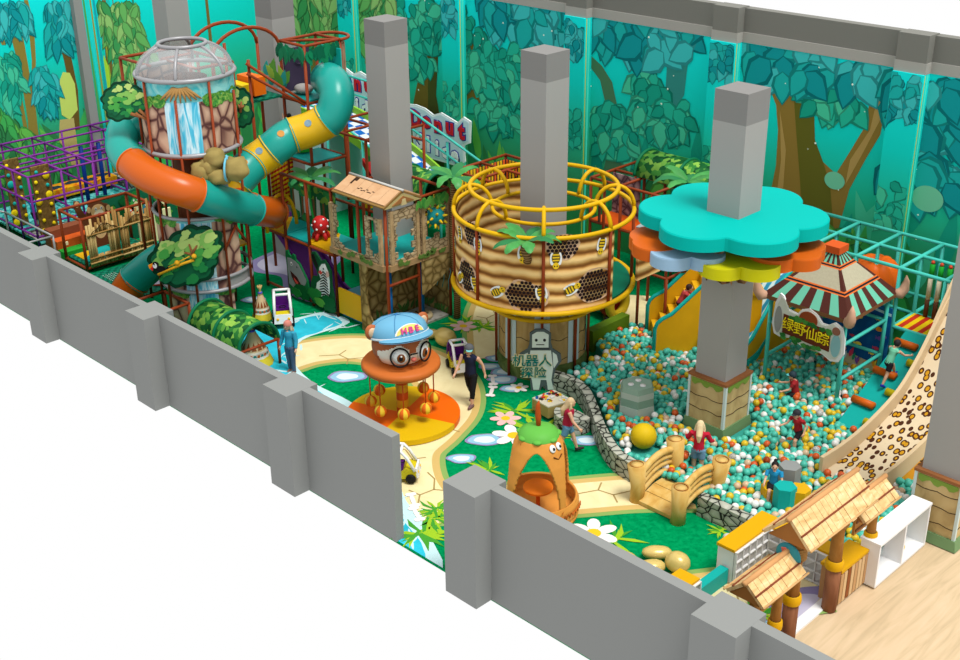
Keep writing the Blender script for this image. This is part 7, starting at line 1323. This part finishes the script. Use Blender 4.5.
# ================================================ PEOPLE
def remesh_obj(mb, vox, name, mats, parent, smooth=4):
    me = bpy.data.meshes.new('tmp'); me.from_pydata(mb.v, [], mb.f); o = bpy.data.objects.new('tmp', me); COL.objects.link(o)
    r = o.modifiers.new('r', 'REMESH'); r.mode = 'VOXEL'; r.voxel_size = vox
    if smooth: s = o.modifiers.new('s', 'SMOOTH'); s.iterations = smooth; s.factor = .5
    dg = bpy.context.evaluated_depsgraph_get(); dg.update(); me2 = bpy.data.meshes.new_from_object(o.evaluated_get(dg)); bpy.data.objects.remove(o)
    for p in me2.polygons: p.use_smooth = True
    for m in mats: me2.materials.append(m)
    me2.name = name; ob = bpy.data.objects.new(name, me2); COL.objects.link(ob); ob.parent = parent; return ob
def person(label, loc, rz, H, pose, col, hair=None, long_hair=False, hat=None, female=False, sleeves=.45, legs=1.0, vest=False, group=None):
    """pose: hip pitch / knee bend per leg, arm pitch / elbow bend / spread per arm, lean; degrees, forward positive"""
    t = thing('person', label, 'person', loc, rz, group); h = H
    lean = RAD(pose.get('lean', 0)); hz = pose.get('hipz', .51)*h
    R = lambda v, a, c: Vector((c[0]+(v[0]-c[0])*cos(a)+(v[2]-c[2])*sin(a), v[1], c[2]-(v[0]-c[0])*sin(a)+(v[2]-c[2])*cos(a)))
    hip = Vector((0, 0, hz)); kid = H < 1.25; hd = .5*(h*(.155 if kid else .135))
    up_ = lambda f, y=0, x=0: R((x, y, hz+f*h), lean, hip)
    sw = (.108 if female else .122)*h; hw = .052*h
    chest, neck, headc = up_(.235), up_(.33), up_(.33+.075)+Vector((.02*h, 0, 0))
    legs_ = []
    for s, k in ((1, 'L'), (-1, 'R')):
        hp_, kn = [RAD(v) for v in pose.get('leg'+k, (0, 0))]; a = Vector((0, s*hw, hz-.01*h)); b = a+Vector((sin(hp_), s*.03, -cos(hp_)))*.235*h; c = b+Vector((sin(hp_-kn), 0, -cos(hp_-kn)))*.235*h
        legs_.append((a, b, c, hp_-kn))
    arms = []
    for s, k in ((1, 'L'), (-1, 'R')):
        ap, eb, sp_ = [RAD(v) for v in pose.get('arm'+k, (5, 15, 10))]; a = up_(.285, s*sw); d = Vector((sin(ap)*cos(sp_), s*sin(sp_), -cos(ap)*cos(sp_))).normalized(); b = a+d*.165*h; d2 = Vector((sin(ap+eb)*cos(sp_*.6), s*sin(sp_*.6), -cos(ap+eb)*cos(sp_*.6))).normalized(); c = b+d2*.145*h; arms.append((a, b, c, d2, s))
    B = MB(); SK = M((226, 176, 146), 1.25, .5)
    B.tube([up_(-.02), up_(.06), up_(.15), chest, up_(.29), up_(.315)], [.075*h, .078*h, .07*h, .082*h, .075*h, .035*h], 12)
    B.tube([up_(.25, -sw*.95), up_(.285, -sw*.4), up_(.285, sw*.4), up_(.25, sw*.95)], [.03*h, .04*h, .04*h, .03*h], 8)
    B.tube([up_(.28), neck, headc], [.032*h, .027*h, .027*h], 8); B.sph(headc, (hd*.95, hd*.8, hd*1.12), 14, 10)
    B.sph(headc+Vector((hd*.95, 0, -hd*.12)), (hd*.2, hd*.14, hd*.2), 8, 6); B.sph(headc+Vector((hd*.55, 0, -hd*.75)), (hd*.35, hd*.42, hd*.3), 8, 6)
    for s in (-1, 1): B.sph(headc+Vector((0, s*hd*.8, -hd*.1)), (hd*.16, hd*.1, hd*.24), 8, 6)
    feet = []
    for a, b, c, sh in legs_:
        B.tube([a, a.lerp(b, .4), b, b.lerp(c, .35), c], [.055*h, .05*h, .036*h, .036*h, .022*h], 10); f = Vector((cos(sh), 0, sin(sh))); u = Vector((sin(sh), 0, -cos(sh))); e = c+u*.025*h
        B.tube([e-f*.03*h, e+f*.05*h, e+f*.1*h], [.024*h, .024*h, .016*h], 8); feet.append((e, f, u))
    for a, b, c, d2, s in arms:
        B.tube([a, a.lerp(b, .4), b, b.lerp(c, .4), c], [.033*h, .031*h, .024*h, .025*h, .017*h], 8); B.tube([c, c+d2*.045*h], [.018*h, .022*h], 8)
        n_ = d2.cross(Vector((0, 1, 0))).normalized() if abs(d2.y) < .9 else Vector((1, 0, 0)); w = n_.cross(d2).normalized()
        for i in range(4): q0 = c+d2*.04*h+n_*(.012*h*(i-1.5)); L = (.036, .043, .04, .032)[i]*h; B.tube([q0, q0+d2*L*.55, q0+d2*L-w*s*.004*h], .0062*h, 6)
        B.tube([c+d2*.015*h+n_*.016*h, c+d2*.04*h+n_*.036*h, c+d2*.055*h+n_*.036*h], .007*h, 6)
    remesh_obj(B, .0075*h, 'body', [SK], t, 2)
    # clothes follow the body with a little ease
    T = MB(); e = 1.14
    T.tube([up_(-.035), up_(.06), up_(.15), chest, up_(.29), up_(.308)], [.085*h, .084*h, .078*h, .09*h, .08*h, .042*h], 14)
    T.tube([up_(.25, -sw*.95), up_(.285, -sw*.4), up_(.285, sw*.4), up_(.25, sw*.95)], [.034*h, .046*h, .046*h, .034*h], 8)
    if not vest:
        for a, b, c, d2, s in arms:
            pts = [a, a.lerp(b, min(1, sleeves*2))]; rr_ = [.043*h, .04*h]
            if sleeves > .5: pts.append(b.lerp(c, (sleeves-.5)*2)); rr_.append(.03*h)
            T.tube(pts, rr_, 8)
    remesh_obj(T, .009*h, 'top', [M(col[0], 1.3, .8)], t, 3)
    Q = MB(); Q.tube([up_(.03), up_(-.03), hip+Vector((0, 0, -.05*h))], [.084*h, .088*h, .07*h], 12)
    for a, b, c, sh in legs_:
        if legs <= .5: Q.tube([a, a.lerp(b, legs*2)], [.064*h, .06*h], 10)
        else: Q.tube([a, a.lerp(b, .5), b, b.lerp(c, (legs-.5)*2)], [.062*h, .056*h, .046*h, .036*h], 10)
    remesh_obj(Q, .009*h, 'shorts' if legs <= .5 else 'trousers', [M(col[1], 1.3, .8)], t, 3)
    for e_, f, u in feet:
        S = MB(); S.tube([e_-f*.035*h-u*.004*h, e_+f*.05*h, e_+f*.115*h+u*.004*h], [.031*h, .031*h, .02*h], 8); S.tube([e_-u*.035*h-f*.012*h, e_], [.03*h, .03*h], 8); remesh_obj(S, .009*h, 'shoe', [M(col[2], 1.2, .6)], t, 2)
    hc = M(hair or (40, 30, 26), 1.2, .6); Hh = MB(); Hh.sph(headc+Vector((-hd*.16, 0, hd*.22)), (hd*1.0, hd*.92, hd*1.05), 14, 10)
    if long_hair:
        Hh.tube([headc+Vector((-hd*.5, 0, hd*.2)), headc+Vector((-hd*.95, 0, -hd*.9)), up_(.27, 0, -.095*h), up_(.16, 0, -.1*h)], [hd*.8, hd*.8, hd*.72, hd*.3], 10)
        for s in (-1, 1): Hh.tube([headc+Vector((-hd*.1, s*hd*.75, hd*.1)), headc+Vector((-.1*hd, s*hd*1.0, -hd*1.1)), up_(.23, s*.05*h, -.03*h)], [hd*.35, hd*.35, hd*.18], 8)
    ho = remesh_obj(Hh, .008*h, 'hair', [hc], t, 2)
    E_ = MB()
    for s in (-1, 1): E_.sph(headc+Vector((hd*.86, s*hd*.33, hd*.02)), (hd*.1, hd*.13, hd*.1), 8, 6)
    E_.build('eyes', BLACK, t); Mo = MB(); Mo.tube([headc+Vector((hd*.84, y*hd, -hd*.55-.06*hd*(1-abs(y)*4))) for y in (-.25, -.1, .1, .25)], hd*.06, 5); Mo.build('mouth', M((170, 80, 76), 1.2), t)
    if hat:
        C_ = MB()
        if hat[0] == 'cap':
            C_.lathe([(hd*1.08, .15*hd), (hd*1.08, .45*hd), (hd*.9, .95*hd), (hd*.45, 1.28*hd), (0, 1.35*hd)], headc+Vector((-hd*.1, 0, 0)), 16); a = hat[2]
            C_.add([headc+Vector((hd*(x*cos(a)-y*sin(a))-hd*.1, hd*(x*sin(a)+y*cos(a)), z*hd)) for x, y, z in [(.75, -.75, .3), (1.5, -.55, .22), (1.72, 0, .2), (1.5, .55, .22), (.75, .75, .3), (.75, -.75, .2), (1.5, -.55, .12), (1.72, 0, .1), (1.5, .55, .12), (.75, .75, .2)]], [(0, 1, 2, 3, 4), (9, 8, 7, 6, 5), (0, 5, 6, 1), (1, 6, 7, 2), (2, 7, 8, 3), (3, 8, 9, 4)], 1)
            C_.build('cap', [M(hat[1], 1.2, .6), M(hat[3], 1.2, .6)], t)
        elif hat[0] == 'beanie': C_.lathe([(hd*1.1, .1*hd), (hd*1.14, .35*hd), (hd*1.02, .9*hd), (hd*.5, 1.4*hd), (0, 1.5*hd)], headc+Vector((-hd*.12, 0, 0)), 16); C_.build('knit_hat', M(hat[1], 1.2, .9), t)
        elif hat[0] == 'bun': C_.sph(headc+Vector((-hd*.5, 0, hd*1.3)), hd*.45, 10, 8); C_.build('hair_bun', hc, t)
    return t
person('woman in pink knit hat, patterned blue top and grey trousers standing on the stream print', (-4.78, 3.55, .015), RAD(-70), 1.42, {'legL': (4, 4), 'legR': (-4, 4), 'armL': (4, 20, 14), 'armR': (2, 16, 14)}, [(60, 160, 190), (90, 104, 128), (150, 110, 96)], (214, 190, 160), True, ('beanie', (206, 130, 116)), True, .95)
person('man in grey cap, dark navy vest and black three-quarter trousers striding past the toy car', (-.25, 5.5, .02), RAD(-72), 1.62, {'legL': (16, 10), 'legR': (-14, 12), 'armL': (-26, 20, 18), 'armR': (22, 18, 12), 'lean': 4}, [(34, 38, 62), (28, 28, 30), (120, 90, 90)], (40, 34, 30), False, ('cap', (90, 92, 96), RAD(30), (120, 200, 200)), False, .3, .8, True)
person('long-haired girl in crimson top, denim shorts and black boots walking beside the stone wall', (2.95, 5.35, .02), RAD(45), 1.4, {'legL': (24, 8), 'legR': (-22, 14), 'armL': (-18, 20, 12), 'armR': (20, 20, 12), 'lean': 4}, [(176, 36, 66), (90, 140, 170), (50, 46, 46)], (206, 180, 140), True, None, True, .2, .34, True)
person('long-haired girl in red hoodie and denim shorts standing in the pit by the trunk-clad column', (5.62, 6.55, .01), RAD(120), 1.38, {'legL': (4, 2), 'legR': (-3, 2), 'armL': (20, 60, 26), 'armR': (14, 50, 24)}, [(200, 36, 60), (110, 150, 180), (60, 50, 50)], (226, 204, 160), True, None, True, .85, .34)
KS = dict(H=1.12)
person('boy in red shirt and cap sitting among the balls beside the pavilion post', (5.55, 10.5, .12), RAD(-150), 1.12, {'hipz': .36, 'legL': (70, 60), 'legR': (55, 30), 'armL': (30, 40, 10), 'armR': (40, 40, 12), 'lean': 12}, [(160, 40, 44), (40, 40, 44), (120, 200, 190)], (40, 40, 40), False, ('cap', (44, 60, 70), 0, (100, 200, 200)), False, .3, .4)
person('boy in red vest and dark cap running through the balls towards the foam blocks', (6.75, 8.65, .2), RAD(-95), 1.1, {'legL': (45, 50), 'legR': (-35, 30), 'armL': (-30, 60, 12), 'armR': (40, 50, 12), 'lean': 14}, [(170, 40, 46), (36, 32, 36), (60, 90, 110)], (40, 36, 36), False, ('cap', (50, 50, 56), 0, (60, 60, 66)), False, .25, .38)
person('child with top bun and blue shirt sitting on the low yellow hexagon block', (7.5, 6.52, .12), RAD(-60), 1.08, {'hipz': .52, 'legL': (75, 75), 'legR': (70, 70), 'armL': (30, 40, 10), 'armR': (34, 40, 10), 'lean': 6}, [(40, 150, 200), (36, 34, 38), (90, 110, 60)], (36, 30, 30), False, ('bun',), False, .35, .36)
person('boy in mint vest, black shorts and blue shoes climbing the turquoise ramp', (7.25, 11.5, .99), RAD(75), 1.12, {'legL': (60, 40), 'legR': (-18, 6), 'armL': (70, 20, 16), 'armR': (50, 30, 16), 'lean': 24}, [(120, 206, 170), (34, 34, 40), (40, 50, 170)], (40, 38, 40), False, None, False, .2, .36, True)
person('child in red shirt and black shorts climbing the yellow padded stairs', (1.72, 11.05, .96), RAD(45), 1.1, {'legL': (50, 60), 'legR': (-5, 5), 'armL': (60, 20, 14), 'armR': (50, 20, 14), 'lean': 26}, [(190, 70, 70), (30, 28, 30), (60, 170, 170)], (60, 40, 36), False, None, False, .6, .36)
person('dark-haired child behind the teal rail at the top of the turquoise ramp', (7.9, 13.6, 1.74), RAD(-70), 1.05, {'armL': (50, 30, 10), 'armR': (50, 30, 10)}, [(200, 190, 190), (60, 60, 70), (60, 60, 70)], (36, 34, 36), False, None, False, .6, .4)
person('child in white shirt climbing up the yellow striped roller behind the tower', (-10.3, 8.05, 3.76), RAD(140), 1.05, {'legL': (40, 50), 'legR': (-5, 10), 'armL': (100, 20, 14), 'armR': (80, 20, 14), 'lean': 14}, [(232, 226, 220), (60, 140, 120), (40, 40, 44)], (60, 62, 60), False, None, False, .5, .5)
person('child with black hair and blue shirt inside the purple frame by the climbing boards', (-18.75, 3.75, .34), RAD(120), 1.05, {'armL': (100, 30, 14), 'armR': (70, 30, 14), 'legL': (20, 20)}, [(30, 130, 190), (60, 60, 70), (230, 120, 100)], (34, 30, 30), False, None, False, .5, .5)
